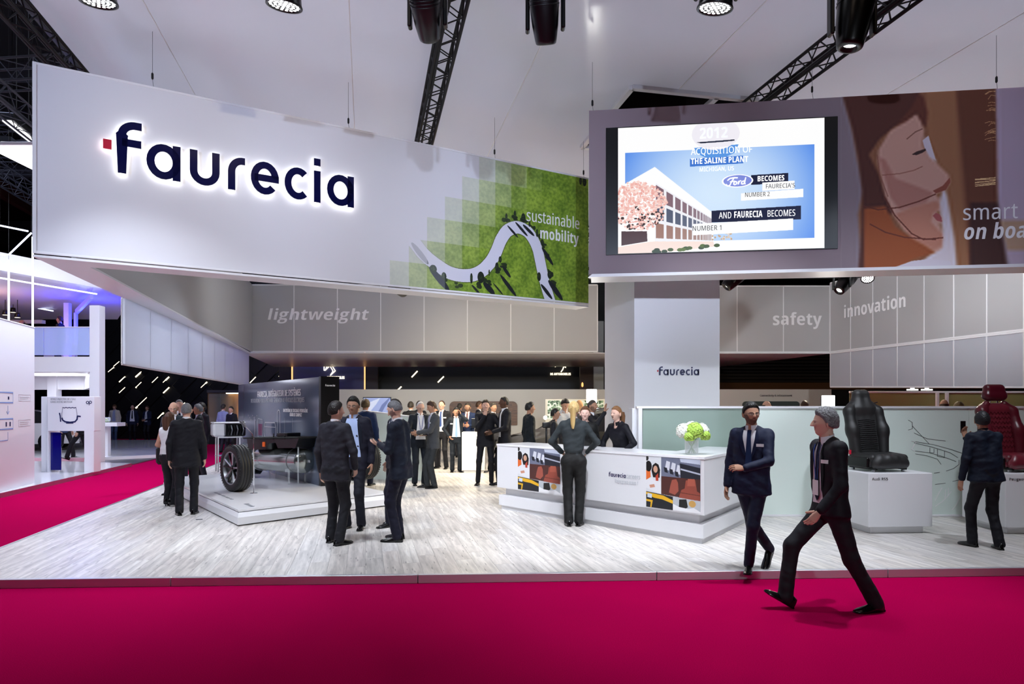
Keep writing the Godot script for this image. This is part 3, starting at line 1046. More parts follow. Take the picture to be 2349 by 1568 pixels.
func road_picture() -> Image:
	var im := Image.create(1120, 608, false, Image.FORMAT_RGB8)
	grass(im)
	var way := [Vector2(189, 396), Vector2(219, 424), Vector2(257, 464), Vector2(309, 500), Vector2(385, 534), Vector2(467, 536), Vector2(527, 513), Vector2(575, 468), Vector2(609, 411), Vector2(633, 356), Vector2(667, 311), Vector2(717, 289), Vector2(768, 300), Vector2(804, 335), Vector2(830, 385), Vector2(845, 446), Vector2(861, 511), Vector2(882, 572), Vector2(903, 628)]
	var c := Curve2D.new()
	for k in way.size():
		var t: Vector2 = (way[mini(k + 1, way.size() - 1)] - way[maxi(k - 1, 0)]) / 6.0
		c.add_point(way[k], -t, t)
	var line := []
	for p in c.tessellate(4):
		line.append(p)
	for dark in [[660, 258, 0], [705, 247, 0], [750, 254, 0], [799, 283, 0], [835, 313, 0], [861, 355, 0], [887, 405, 0], [893, 481, 0], [909, 529, 0], [618, 500, 0], [643, 476, 0], [358, 559, 0], [309, 527, 0], [244, 473, 0], [421, 582, 0], [513, 574, 0], [561, 557, 0]]:
		for k in 5:
			paint_oval(im, Vector2(dark[0] + rng.randf_range(-14, 14), dark[1] + rng.randf_range(-10, 10)), Vector2(rng.randf_range(6, 13), rng.randf_range(5, 10)), Color(0.10, 0.17, 0.03))
	paint_line(im, line, 64, Color(0.30, 0.38, 0.10))
	paint_line(im, line, 57, Color(0.88, 0.88, 0.93))
	# long shadows, then the trees
	var shades := [[665, 287, 722, 336, 10], [707, 266, 773, 323, 12], [747, 272, 809, 317, 14], [628, 516, 712, 608, 17], [640, 476, 682, 524, 15], [542, 558, 599, 609, 24], [592, 558, 643, 607, 7], [485, 576, 527, 615, 10], [851, 365, 914, 443, 17], [887, 517, 968, 605, 24], [845, 539, 909, 605, 16], [283, 517, 376, 611, 26], [202, 422, 279, 506, 22]]
	for q in shades:
		var a := Vector2(q[0], q[1])
		var b := Vector2(q[2], q[3])
		paint_oval(im, (a + b) / 2, Vector2((b - a).length() / 2, q[4] * 0.55), Color(0.04, 0.07, 0.10), (b - a).angle())
	for q in [[660, 253, 5, 16], [705, 236, 5, 18], [750, 241, 9, 17], [783, 260, 4, 14], [824, 301, 5, 14], [853, 342, 7, 12], [628, 447, 6, 11], [611, 483, 7, 16], [530, 538, 13, 20], [483, 547, 5, 18], [572, 513, 3, 11], [835, 505, 8, 16], [895, 490, 10, 15], [301, 524, 13, 14], [351, 551, 9, 14], [1073, 15, 6, 14], [1096, 16, 9, 16]]:
		paint_oval(im, Vector2(q[0], q[1]), Vector2(q[2], q[3]) * 1.3, Color(0.05, 0.10, 0.04))
		for k in 8:
			paint_oval(im, Vector2(q[0] + rng.randf_range(-0.6, 0.4) * q[2], q[1] + rng.randf_range(-0.7, 0.5) * q[3]), Vector2(1.6, 1.6), Color(0.22, 0.32, 0.09))
	# pale mosaic squares that fade the picture into the white banner
	var cw := 82.5
	var ch := 101.5
	for row in 6:
		for col in 12:
			var k := col - 2 - (5 - row)
			var veil: float = 1.0 if k < 0 else ([0.84, 0.6, 0.38, 0.12, 0.03][k] if k < 5 else 0.0)
			if veil <= 0.0:
				continue
			var x0 := int((col - 1) * cw + 26)
			var y0 := int(row * ch)
			for y in range(maxi(0, y0), mini(608, int((row + 1) * ch))):
				for x in range(maxi(0, x0), mini(1120, int(col * cw + 26))):
					im.set_pixel(x, y, im.get_pixel(x, y).lerp(Color(0.86, 0.86, 0.88), veil))
	return im


func portrait_picture() -> Image:
	var im := Image.create(860, 494, false, Image.FORMAT_RGB8)
	im.fill(Color(0.56, 0.50, 0.53))
	# blurred room behind
	paint_poly(im, [Vector2(5, -9), Vector2(420, -9), Vector2(420, 508), Vector2(58, 499), Vector2(48, 340), Vector2(61, 272), Vector2(32, 99)], Color(0.55, 0.36, 0.24))
	paint_poly(im, [Vector2(231, -13), Vector2(307, -9), Vector2(317, 181), Vector2(345, 506), Vector2(257, 504), Vector2(241, 211)], Color(0.62, 0.42, 0.28))
	paint_poly(im, [Vector2(312, -9), Vector2(417, -9), Vector2(418, 508), Vector2(348, 506), Vector2(336, 283), Vector2(323, 130)], Color(0.42, 0.23, 0.14))
	paint_poly(im, [Vector2(348, 317), Vector2(420, 320), Vector2(445, 509), Vector2(348, 506)], Color(0.26, 0.12, 0.09))
	paint_poly(im, [Vector2(415, -3), Vector2(895, -7), Vector2(895, 520), Vector2(454, 509), Vector2(438, 421), Vector2(420, 286)], Color(0.74, 0.67, 0.74))
	paint_poly(im, [Vector2(426, 370), Vector2(895, 387), Vector2(895, 468), Vector2(445, 455)], Color(0.72, 0.60, 0.50))
	paint_poly(im, [Vector2(225, 119), Vector2(257, 195), Vector2(288, 298), Vector2(307, 417), Vector2(314, 505), Vector2(193, 502), Vector2(257, 450), Vector2(276, 399), Vector2(266, 314), Vector2(276, 281), Vector2(241, 211)], Color(0.86, 0.82, 0.84))
	soften(im, 5.0)
	# hair at the back, neck, face
	paint_poly(im, [Vector2(5, -6), Vector2(161, -7), Vector2(212, -4), Vector2(235, 75), Vector2(225, 95), Vector2(193, 73), Vector2(148, 91), Vector2(106, 127), Vector2(77, 170), Vector2(103, 226), Vector2(122, 295), Vector2(148, 327), Vector2(122, 360), Vector2(103, 500), Vector2(49, 499), Vector2(58, 375), Vector2(59, 272), Vector2(48, 175), Vector2(32, 92)], Color(0.33, 0.15, 0.10))
	paint_poly(im, [Vector2(64, 324), Vector2(122, 319), Vector2(148, 378), Vector2(193, 414), Vector2(276, 426), Vector2(257, 456), Vector2(193, 475), Vector2(148, 501), Vector2(64, 499)], Color(0.62, 0.32, 0.14))
	paint_poly(im, [Vector2(103, 157), Vector2(135, 104), Vector2(174, 82), Vector2(206, 60), Vector2(219, 84), Vector2(227, 109), Vector2(223, 132), Vector2(225, 156), Vector2(241, 184), Vector2(266, 209), Vector2(292, 237), Vector2(296, 258), Vector2(285, 278), Vector2(257, 290), Vector2(271, 306), Vector2(268, 318), Vector2(271, 335), Vector2(257, 344), Vector2(276, 359), Vector2(274, 369), Vector2(266, 375), Vector2(277, 406), Vector2(276, 443), Vector2(257, 456), Vector2(212, 424), Vector2(174, 393), Vector2(145, 347), Vector2(122, 292), Vector2(110, 233), Vector2(101, 188)], Color(0.80, 0.62, 0.55))
	paint_poly(im, [Vector2(103, 178), Vector2(119, 233), Vector2(135, 292), Vector2(161, 331), Vector2(231, 313), Vector2(250, 286), Vector2(193, 260), Vector2(148, 241), Vector2(122, 186)], Color(0.72, 0.50, 0.44))
	paint_poly(im, [Vector2(148, 344), Vector2(193, 325), Vector2(257, 310), Vector2(266, 318), Vector2(263, 334), Vector2(250, 344), Vector2(244, 368), Vector2(276, 406), Vector2(273, 436), Vector2(250, 449), Vector2(193, 414)], Color(0.76, 0.52, 0.43))
	paint_poly(im, [Vector2(151, 91), Vector2(193, 39), Vector2(212, 2), Vector2(225, 13), Vector2(236, 58), Vector2(230, 99), Vector2(219, 84), Vector2(206, 53), Vector2(180, 79)], Color(0.40, 0.19, 0.12))
	soften(im, 7.0)
	paint_poly(im, [Vector2(222, 136), Vector2(238, 123), Vector2(258, 195), Vector2(241, 181), Vector2(227, 156)], Color(0.84, 0.80, 0.84))
	# features
	paint_poly(im, [Vector2(193, 175), Vector2(206, 167), Vector2(230, 160), Vector2(231, 165), Vector2(222, 171), Vector2(206, 177)], Color(0.22, 0.12, 0.10))
	paint_line(im, [Vector2(180, 130), Vector2(203, 111), Vector2(222, 103)], 3.0, Color(0.52, 0.34, 0.28))
	paint_poly(im, [Vector2(249, 351), Vector2(257, 343), Vector2(268, 348), Vector2(273, 358), Vector2(274, 370), Vector2(260, 365)], Color(0.66, 0.34, 0.33))
	paint_poly(im, [Vector2(250, 280), Vector2(276, 267), Vector2(295, 244), Vector2(296, 258), Vector2(284, 279), Vector2(257, 288)], Color(0.58, 0.30, 0.22))
	for q in [[Vector2(64, 317), Vector2(103, 329), Vector2(161, 324), Vector2(212, 309), Vector2(257, 290)], [Vector2(119, 292), Vector2(148, 347), Vector2(193, 400), Vector2(225, 418), Vector2(276, 414)], [Vector2(80, 369), Vector2(122, 394), Vector2(174, 410), Vector2(257, 419)]]:
		paint_line(im, q, 3.2, Color(0.40, 0.17, 0.11))
	for q in [[Vector2(113, 230), Vector2(161, 228), Vector2(199, 220), Vector2(222, 210)], [Vector2(100, 171), Vector2(106, 226), Vector2(129, 292)]]:
		paint_line(im, q, 2.0, Color(0.55, 0.32, 0.26))
	paint_poly(im, [Vector2(148, 494), Vector2(193, 478), Vector2(244, 473), Vector2(295, 481), Vector2(301, 495), Vector2(257, 504)], Color(0.86, 0.83, 0.86))
	soften(im, 2.2)
	for k in 17:
		var y := -16 + rng.randf_range(20, 175)
		var x := 415
		var l := rng.randf_range(15, 34)
		paint_line(im, [Vector2(x, y), Vector2(x - l * 0.6, y + rng.randf_range(-6, 3)), Vector2(x - l, y + rng.randf_range(-2, 9))], 1.5, Color(0.86, 0.66, 0.46))
	for k in 9:
		var y := 253 + rng.randf_range(-8, 16)
		paint_line(im, [Vector2(415, y), Vector2(361, y + rng.randf_range(-2, 8))], 2.0, Color(0.95, 0.80, 0.58))
	return im


func screen_picture() -> Image:
	var im := Image.create(900, 570, false, Image.FORMAT_RGB8)
	im.fill(Color(1, 1, 1))
	var q := [Vector2(32, 114), Vector2(858, 93), Vector2(863, 524), Vector2(35, 534)]
	# sky picture: deep blue at its edges
	for y in range(int(q[0].y), int(q[2].y)):
		for x in range(int(q[0].x), int(q[1].x)):
			var u: float = (x - q[0].x) / (q[1].x - q[0].x) * 2.0 - 1.0
			var v: float = (y - q[0].y) / (q[2].y - q[0].y) * 2.0 - 1.0
			var d := clampf(pow(absf(u), 2.2) * 0.8 + v * v * 0.25, 0.0, 1.0)
			im.set_pixel(x, y, Color(0.84, 0.92, 1.0).lerp(Color(0.36, 0.57, 0.92), d))
	paint_poly(im, [Vector2(339, 106), Vector2(534, 99), Vector2(514, 137), Vector2(459, 160), Vector2(399, 157), Vector2(359, 135)], Color(0.36, 0.60, 0.90))
	paint_oval(im, Vector2(434, 47), Vector2(105, 72), Color(0.95, 0.94, 0.97))
	paint_poly(im, [Vector2(349, 81), Vector2(516, 76), Vector2(516, 82), Vector2(459, 85), Vector2(369, 87)], Color(0.18, 0.20, 0.28))
	# the white factory block with its window front
	paint_poly(im, [Vector2(165, 183), Vector2(416, 395), Vector2(426, 530), Vector2(165, 573), Vector2(0, 570), Vector2(0, 271)], Color(1, 1, 1))
	paint_poly(im, [Vector2(170, 256), Vector2(419, 423), Vector2(424, 527), Vector2(165, 519)], Color(0.95, 0.95, 0.97))
	for k in 14:
		var a := 600.0 + 500.0 * (1.0 - pow(0.82, k)) * 1.06
		var b := 600.0 + 500.0 * (1.0 - pow(0.82, k + 0.72)) * 1.06
		for row in 3:
			var P := []
			for e in [[a, row / 3.0 + 0.02], [b, row / 3.0 + 0.02], [b, (row + 0.86) / 3.0], [a, (row + 0.86) / 3.0]]:
				var t: float = (e[0] - 600.0) / 500.0
				var top := 735.0 + 310.0 * t
				var bot := 1235.0 + 10.0 * t
				var X: float = e[0]
				var Y := lerpf(top, bot, e[1])
				var uu := (X - 260.0) / 1805.0
				P.append(Vector2(uu * 900, (Y - (248 - 83 * uu)) / ((1345 - 35 * uu) - (248 - 83 * uu)) * 570))
			paint_poly(im, P, [Color(0.50, 0.38, 0.42), Color(0.30, 0.33, 0.42), Color(0.62, 0.46, 0.40)][row].lerp(Color(0.75, 0.75, 0.8), k / 20.0))
	paint_poly(im, [Vector2(0, 541), Vector2(135, 521), Vector2(165, 519), Vector2(424, 527), Vector2(429, 550), Vector2(165, 573), Vector2(0, 570)], Color(0.97, 0.88, 0.84))
	paint_poly(im, [Vector2(15, 469), Vector2(130, 472), Vector2(132, 518), Vector2(15, 534)], Color(0.28, 0.16, 0.15))
	# blossom tree
	for k in 760:
		var a := rng.randf() * TAU
		var r := sqrt(rng.randf())
		var X := 430.0 + cos(a) * r * 270.0
		var Y := 940.0 + sin(a) * r * 215.0
		if X < 262:
			continue
		var uu := (X - 260.0) / 1805.0
		var p := Vector2(uu * 900, (Y - (248 - 83 * uu)) / 1120.0 * 570)
		var shade := rng.randf() + (sin(a) * r) * 0.45
		paint_oval(im, p, Vector2(rng.randf_range(3, 8), rng.randf_range(3, 7)), Color(0.22, 0.13, 0.10) if shade > 0.95 else Color(0.93, 0.66, 0.62).lerp(Color(1, 0.9, 0.86), rng.randf()))
	for k in 16:
		var uu := rng.randf_range(0.17, 0.52)
		paint_oval(im, Vector2(uu * 900, 562 - (uu - 0.17) * 60 + rng.randf_range(-6, 8)), Vector2(13, 8), Color(0.13, 0.22, 0.06).lerp(Color(0.35, 0.45, 0.12), rng.randf()))
	for k in 30:
		var uu := rng.randf_range(0.46, 0.56)
		paint_oval(im, Vector2(uu * 900, rng.randf_range(485, 520)), Vector2(4, 4), Color(0.75, 0.6, 0.45).lerp(Color(0.95, 0.9, 0.85), rng.randf()))
	# caption bars
	paint_poly(im, [Vector2(321, 154), Vector2(554, 150), Vector2(554, 184), Vector2(321, 189)], Color(0.25, 0.47, 0.82))
	paint_poly(im, [Vector2(588, 238), Vector2(747, 235), Vector2(747, 279), Vector2(588, 281)], Color(0.08, 0.10, 0.22))
	paint_poly(im, [Vector2(416, 390), Vector2(801, 381), Vector2(801, 441), Vector2(416, 442)], Color(0.07, 0.09, 0.22))
	for b in [[Vector2(636, 273), Vector2(774, 270), Vector2(774, 307), Vector2(636, 310)], [Vector2(544, 317), Vector2(811, 307), Vector2(811, 344), Vector2(544, 350)], [Vector2(334, 446), Vector2(768, 436), Vector2(768, 487), Vector2(334, 497)]]:
		paint_poly(im, b, Color(1, 1, 1))
	return im


# ---------------------------------------------------------------- stage lamps
func wash_lamp(at: Vector3, target: Vector3, energy: float, angle: float, label: String, tone := Color(0.92, 0.95, 1.0)) -> void:
	# a moving head with a round field of lenses; at is the middle of its glass
	var t := thing("wash_lamp", label, "stage lamp", at, 0.0, "moving-head stage lamps")
	var z := (target - at).normalized()
	var head := Basis.looking_at(z, Vector3.UP if absf(z.y) < 0.95 else Vector3.FORWARD) * Basis(Vector3.RIGHT, -PI / 2)   # y runs along the beam
	var s := ST(true)
	lathe(s, [Vector2(0, -0.26), Vector2(0.09, -0.26), Vector2(0.125, -0.22), Vector2(0.15, -0.1), Vector2(0.16, -0.02), Vector2(0.17, 0.0), Vector2(0.17, 0.012), Vector2(0.15, 0.012), Vector2(0.148, -0.004), Vector2(0, -0.004)], 24, Transform3D(head, Vector3.ZERO))
	part(t, "head", done(s), M.black_satin)
	s = ST()
	var rows := [[0.0, 1], [0.042, 6], [0.084, 12], [0.126, 18]]
	for r in rows:
		for k in r[1]:
			var a: float = TAU * k / r[1]
			var c := Vector3(cos(a) * r[0], 0.002, sin(a) * r[0])
			for q in 8:
				var p0 := c + Vector3(cos(TAU * q / 8), 0, sin(TAU * q / 8)) * 0.0165
				var p1 := c + Vector3(cos(TAU * (q + 1) / 8), 0, sin(TAU * (q + 1) / 8)) * 0.0165
				tri(s, head * c, head * p0, head * p1, head * (c - Vector3(0, 1, 0)))
	part(t, "led_lenses", done(s), M.lamp_white)
	yoke(t, head, 0.19, 4.77 if at.z > -4.0 else (6.36 if at.z > -8.0 else ROOF_Y))
	spot(t, at + z * 0.02, target, energy, angle, tone, 0.14, 1.0)


func yoke(t: Node3D, head: Basis, half: float, top: float) -> void:
	var x := head.x
	x.y = 0
	x = x.normalized() if x.length() > 0.1 else Vector3.RIGHT
	var pivot: Vector3 = head * Vector3(0, -0.12, 0)
	var s := ST()
	for q in [-1, 1]:
		bar(s, pivot + x * half * q + Vector3(0, -0.05, 0), pivot + x * half * q + Vector3(0, 0.36, 0), 0.09, 0.04, 0.012)
	bar(s, pivot + x * -half + Vector3(0, 0.36, 0), pivot + x * half + Vector3(0, 0.36, 0), 0.1, 0.06, 0.012)
	part(t, "yoke", done(s), M.black_satin)
	s = ST()
	box(s, Transform3D(Basis(x, Vector3.UP, x.cross(Vector3.UP)), pivot + Vector3(0, 0.47, 0)), Vector3(0.36, 0.16, 0.26), 0.02)
	part(t, "base", done(s), M.black_satin)
	s = ST(true)
	tube(s, [pivot + Vector3(0, 0.54, 0), pivot + Vector3(0, 0.54 + maxf(0.08, top - (t.position.y + pivot.y + 0.54)), 0)], [0.022], 6)
	part(t, "clamp", done(s), M.black_metal)


func profile_lamp(at: Vector3, target: Vector3, energy: float, angle: float, label: String, lit := true, scale := 1.0, tone := Color(0.94, 0.96, 1.0), soft := 0.6) -> void:
	# a long tapered moving head; at is the middle of its glass
	var t := thing("spot_lamp", label, "stage lamp", at, 0.0, "moving-head stage lamps")
	var z := (target - at).normalized()
	var head := Basis.looking_at(z, Vector3.UP if absf(z.y) < 0.95 else Vector3.FORWARD) * Basis(Vector3.RIGHT, -PI / 2)
	var s := ST(true)
	var prof := []
	for p in [Vector2(0, -0.52), Vector2(0.10, -0.52), Vector2(0.135, -0.46), Vector2(0.14, -0.3), Vector2(0.125, -0.12), Vector2(0.105, 0.0), Vector2(0.098, 0.03), Vector2(0.085, 0.04), Vector2(0.06, 0.04), Vector2(0.058, 0.0), Vector2(0, 0.0)]:
		prof.append(p * scale)
	lathe(s, prof, 20, Transform3D(head, Vector3.ZERO))
	part(t, "head", done(s), M.black_satin)
	s = ST()
	lathe(s, [Vector2(0, 0.004) * scale, Vector2(0.056, 0.004) * scale], 16, Transform3D(head, Vector3.ZERO))
	part(t, "lens", done(s), M.lamp_white if lit else M.black_gloss)
	for k in 5:
		s = ST(true)
		lathe(s, [Vector2(0.142, -0.005) * scale, Vector2(0.146, 0.0) * scale, Vector2(0.142, 0.005) * scale], 16, Transform3D(head, head * Vector3(0, -0.42 + 0.03 * k, 0) * scale))
		part(t, "cooling_rib", done(s), M.black_metal)
	yoke(t, head, 0.17 * scale, 4.77 if at.z > -4.0 else (6.36 if at.z > -8.0 else ROOF_Y))
	if lit:
		spot(t, at + z * 0.05, target, energy, angle, tone, 0.07, soft)


func build_stage_lights() -> void:
	# on the front truss
	wash_lamp(Vector3(-3.937, 5.594, -6.500), Vector3(-4.1, 0, -7.3), 15.0, 38.0, "round wash lamp with glowing lenses above the white banner")
	wash_lamp(Vector3(-2.169, 5.560, -6.500), Vector3(-2.8, 0, -7.4), 15.0, 38.0, "round wash lamp with glowing lenses tilted towards the standing group")
	wash_lamp(Vector3(1.932, 5.535, -6.500), Vector3(1.4, 0, -7.4), 13.0, 38.0, "round wash lamp with glowing lenses above the screen banner")
	profile_lamp(Vector3(-0.799, 5.324, -6.600), Vector3(-0.4, 0, -13.5), 24.0, 24.0, "long black spot lamp beside the black truss, its lens turned away")
	profile_lamp(Vector3(0.327, 5.282, -6.600), Vector3(0.8, 0, -9.8), 22.0, 30.0, "long black spot lamp with a thin bright lens rim, left of the screen")
	profile_lamp(Vector3(3.120, 5.089, -6.300), Vector3(2.4, 0, -6.4), 14.0, 34.0, "large black spot lamp in front of the truss over the screen", true, 1.15)
	# lamps added on the same truss, out of view, for more light
	wash_lamp(Vector3(-7.2, 5.7, -6.4), Vector3(-9.4, 1.2, -13.0), 18.0, 40.0, "added wash lamp at the truss end over the aisle")
	wash_lamp(Vector3(5.6, 5.7, -6.5), Vector3(5.0, 0, -9.2), 15.0, 50.0, "added wash lamp over the black car seat")
	# unseen lamps added across the aisle to brighten banners, pillar and stand front
	for g in [[-6.0, Vector3(-5.2, 5.0, -9.3), 130.0, "left end of the white banner"], [-1.4, Vector3(-1.6, 4.9, -11.4), 85.0, "white part left of the green picture"], [0.8, Vector3(0.6, 4.8, -12.8), 110.0, "green picture"], [6.6, Vector3(5.6, 4.9, -9.7), 70.0, "portrait print"]]:
		profile_lamp(Vector3(g[0], 4.1, 5.2), g[1], g[2], 12.0, "added spot lamp across the aisle turned on the " + g[3], true, 1.0, Color(0.82, 0.88, 1.0), 1.0)
	profile_lamp(Vector3(-3.6, 4.1, 5.2), Vector3(-3.4, 5.05, -10.4), 46.0, 13.0, "added spot lamp across the aisle turned on the glowing lettering", true, 1.0, Color(1.0, 0.94, 0.82), 1.0)
	profile_lamp(Vector3(3.2, 4.1, 5.2), Vector3(2.9, 2.55, -12.0), 62.0, 7.0, "added spot lamp across the aisle turned on the pillar", true, 1.0, Color(0.92, 0.95, 1.0), 0.7)
	wash_lamp(Vector3(2.0, 4.1, 5.2), Vector3(1.2, 1.8, -9.0), 30.0, 22.0, "added wash lamp across the aisle turned on the stand's front")
	profile_lamp(Vector3(-7.6, 5.0, -6.7), Vector3(-5.1, 1.2, -14.6), 34.0, 15.0, "added spot lamp on the front truss turned on the dark display wall", true, 1.0, Color(0.92, 0.95, 1.0), 1.0)  # unseen lamp added to brighten the dark display wall
	for g in [[-4.9, -4.6, "over the letter u"], [-3.1, -2.6, "over the last letters"], [0.5, 0.2, "left of the screen"], [2.9, 3.2, "over the video screen"]]:  # unseen lamps added to light the stage floor
		profile_lamp(Vector3(g[0], 5.9, -6.6), Vector3(g[1], 0, -10.6), 15.0, 32.0, "added spot lamp on the front truss " + g[2], true, 1.0, Color(0.92, 0.95, 1.0), 0.8)
	# lamps inside the ring
	var warm := Color(1.0, 0.94, 0.82)
	profile_lamp(Vector3(9.118, 4.977, -19.000), Vector3(4.5, 0, -16.5), 45.0, 40.0, "black spot lamp hanging before the wall with the word innovation", true, 1.5, warm)
	wash_lamp(Vector3(9.374, 5.106, -18.000), Vector3(7.5, 0, -14.0), 30.0, 60.0, "round glowing lamp under the screen banner's lower edge", warm)
	profile_lamp(Vector3(4.885, 4.472, -15.500), Vector3(0.5, 0, -15.5), 30.0, 42.0, "black spot lamp at the pillar's upper edge", true, 1.3, warm)
	profile_lamp(Vector3(6.481, 5.361, -19.500), Vector3(2.5, 0, -21.0), 45.0, 45.0, "small bright spot lamp on the far truss by the pillar", true, 1.2, warm)
	profile_lamp(Vector3(-2.231, 4.092, -14.000), Vector3(0.2, 1.0, -21.0), 40.0, 45.0, "black projector lamp under the lower edge of the green picture", true, 1.2, warm)
	wash_lamp(Vector3(-5.2, 5.6, -16.5), Vector3(-4.6, 0, -14.2), 26.0, 60.0, "added wash lamp behind the white banner over the dark display wall")  # hidden wash lamps added from here on to light the interior
	wash_lamp(Vector3(-1.0, 5.6, -17.2), Vector3(-1.2, 0, -15.0), 30.0, 60.0, "added wash lamp behind the white banner over the visitors", warm)
	wash_lamp(Vector3(3.0, 5.6, -17.0), Vector3(1.2, 0, -17.0), 26.0, 60.0, "added wash lamp behind the pillar over the dark car", warm)
	# unseen washes added to brighten the inner walls of the ring
	for g in [[Vector3(-2.6, 5.5, -17.4), Vector3(-4.2, 4.6, -25.0), "added wash lamp turned on the wall with the word lightweight", 6.5], [Vector3(1.2, 5.5, -17.2), Vector3(1.0, 4.6, -25.0), "added wash lamp turned on the middle of the ring's back wall", 5.0], [Vector3(5.6, 5.5, -16.9), Vector3(8.0, 4.6, -25.0), "added wash lamp turned on the wall with the word safety", 8.0], [Vector3(10.2, 5.6, -15.4), Vector3(12.8, 4.4, -21.5), "added wash lamp turned on the wall with the word innovation", 24.0], [Vector3(-4.2, 5.5, -17.5), Vector3(-8.6, 4.4, -20.5), "added wash lamp turned on the glossy side wall of the ring", 7.0]]:
		wash_lamp(g[0], g[1], g[3], 62.0, g[2], Color(0.95, 0.97, 1.0))


# ---------------------------------------------------------------- people
# A body is a distance field of tapered bones joined with a smooth minimum and meshed as surface nets; head and hands are added to the same mesh.
var cell := 0.014
var org := Vector3.ZERO
var nx := 0
var ny := 0
var nz := 0
var df := PackedFloat32Array()
var idf := PackedByteArray()
var PV := PackedVector3Array()
var PN := PackedVector3Array()
var PC := PackedColorArray()
var PI_ := PackedInt32Array()
const CUFF := 4


func grid(lo: Vector3, hi: Vector3, c: float) -> void:
	cell = c
	org = lo
	nx = int((hi.x - lo.x) / c) + 2
	ny = int((hi.y - lo.y) / c) + 2
	nz = int((hi.z - lo.z) / c) + 2
	df = PackedFloat32Array()
	df.resize(nx * ny * nz)
	df.fill(0.5)
	idf = PackedByteArray()
	idf.resize(nx * ny * nz)


func bone(a: Vector3, b: Vector3, ra: float, rb: float, id: int, kk := 0.03, zs := 1.0, hem := -1.0) -> void:
	var inv := 1.0 / zs
	var sc := 1.0 if zs == 1.0 else 0.5 * (1.0 + zs)
	var ax := a.x
	var ay := a.y
	var az := a.z * inv
	var bx := b.x - ax
	var by := b.y - ay
	var bz := b.z * inv - az
	var bb := 1.0 / maxf(bx * bx + by * by + bz * bz, 1e-9)
	var m := kk + cell * 2.2
	var r := maxf(ra, rb)
	var x0 := maxi(0, int((minf(a.x, b.x) - r - m - org.x) / cell))
	var x1 := mini(nx - 1, int((maxf(a.x, b.x) + r + m - org.x) / cell) + 1)
	var y0 := maxi(0, int((minf(a.y, b.y) - r - m - org.y) / cell))
	var y1 := mini(ny - 1, int((maxf(a.y, b.y) + r + m - org.y) / cell) + 1)
	var z0 := maxi(0, int((minf(a.z, b.z) - r * zs - m - org.z) / cell))
	var z1 := mini(nz - 1, int((maxf(a.z, b.z) + r * zs + m - org.z) / cell) + 1)
	var dr := rb - ra
	for iz in range(z0, z1 + 1):
		var pz := (org.z + iz * cell) * inv - az
		for iy in range(y0, y1 + 1):
			var wy := org.y + iy * cell
			var py := wy - ay
			var i := (iz * ny + iy) * nx + x0
			var px := org.x + x0 * cell - ax
			for ix in range(x0, x1 + 1):
				var h := clampf((px * bx + py * by + pz * bz) * bb, 0.0, 1.0)
				var qx := px - bx * h
				var qy := py - by * h
				var qz := pz - bz * h
				var d := (sqrt(qx * qx + qy * qy + qz * qz) - ra - dr * h) * sc
				if hem > 0.0 and hem - wy > d:
					d = hem - wy
				var e := df[i]
				if d < e:
					idf[i] = id
				var g := d - e
				if g < -kk:
					df[i] = d
				elif g < kk:
					var t := 0.5 - 0.5 * g / kk
					df[i] = e + g * t - kk * t * (1.0 - t)
				i += 1
				px += cell


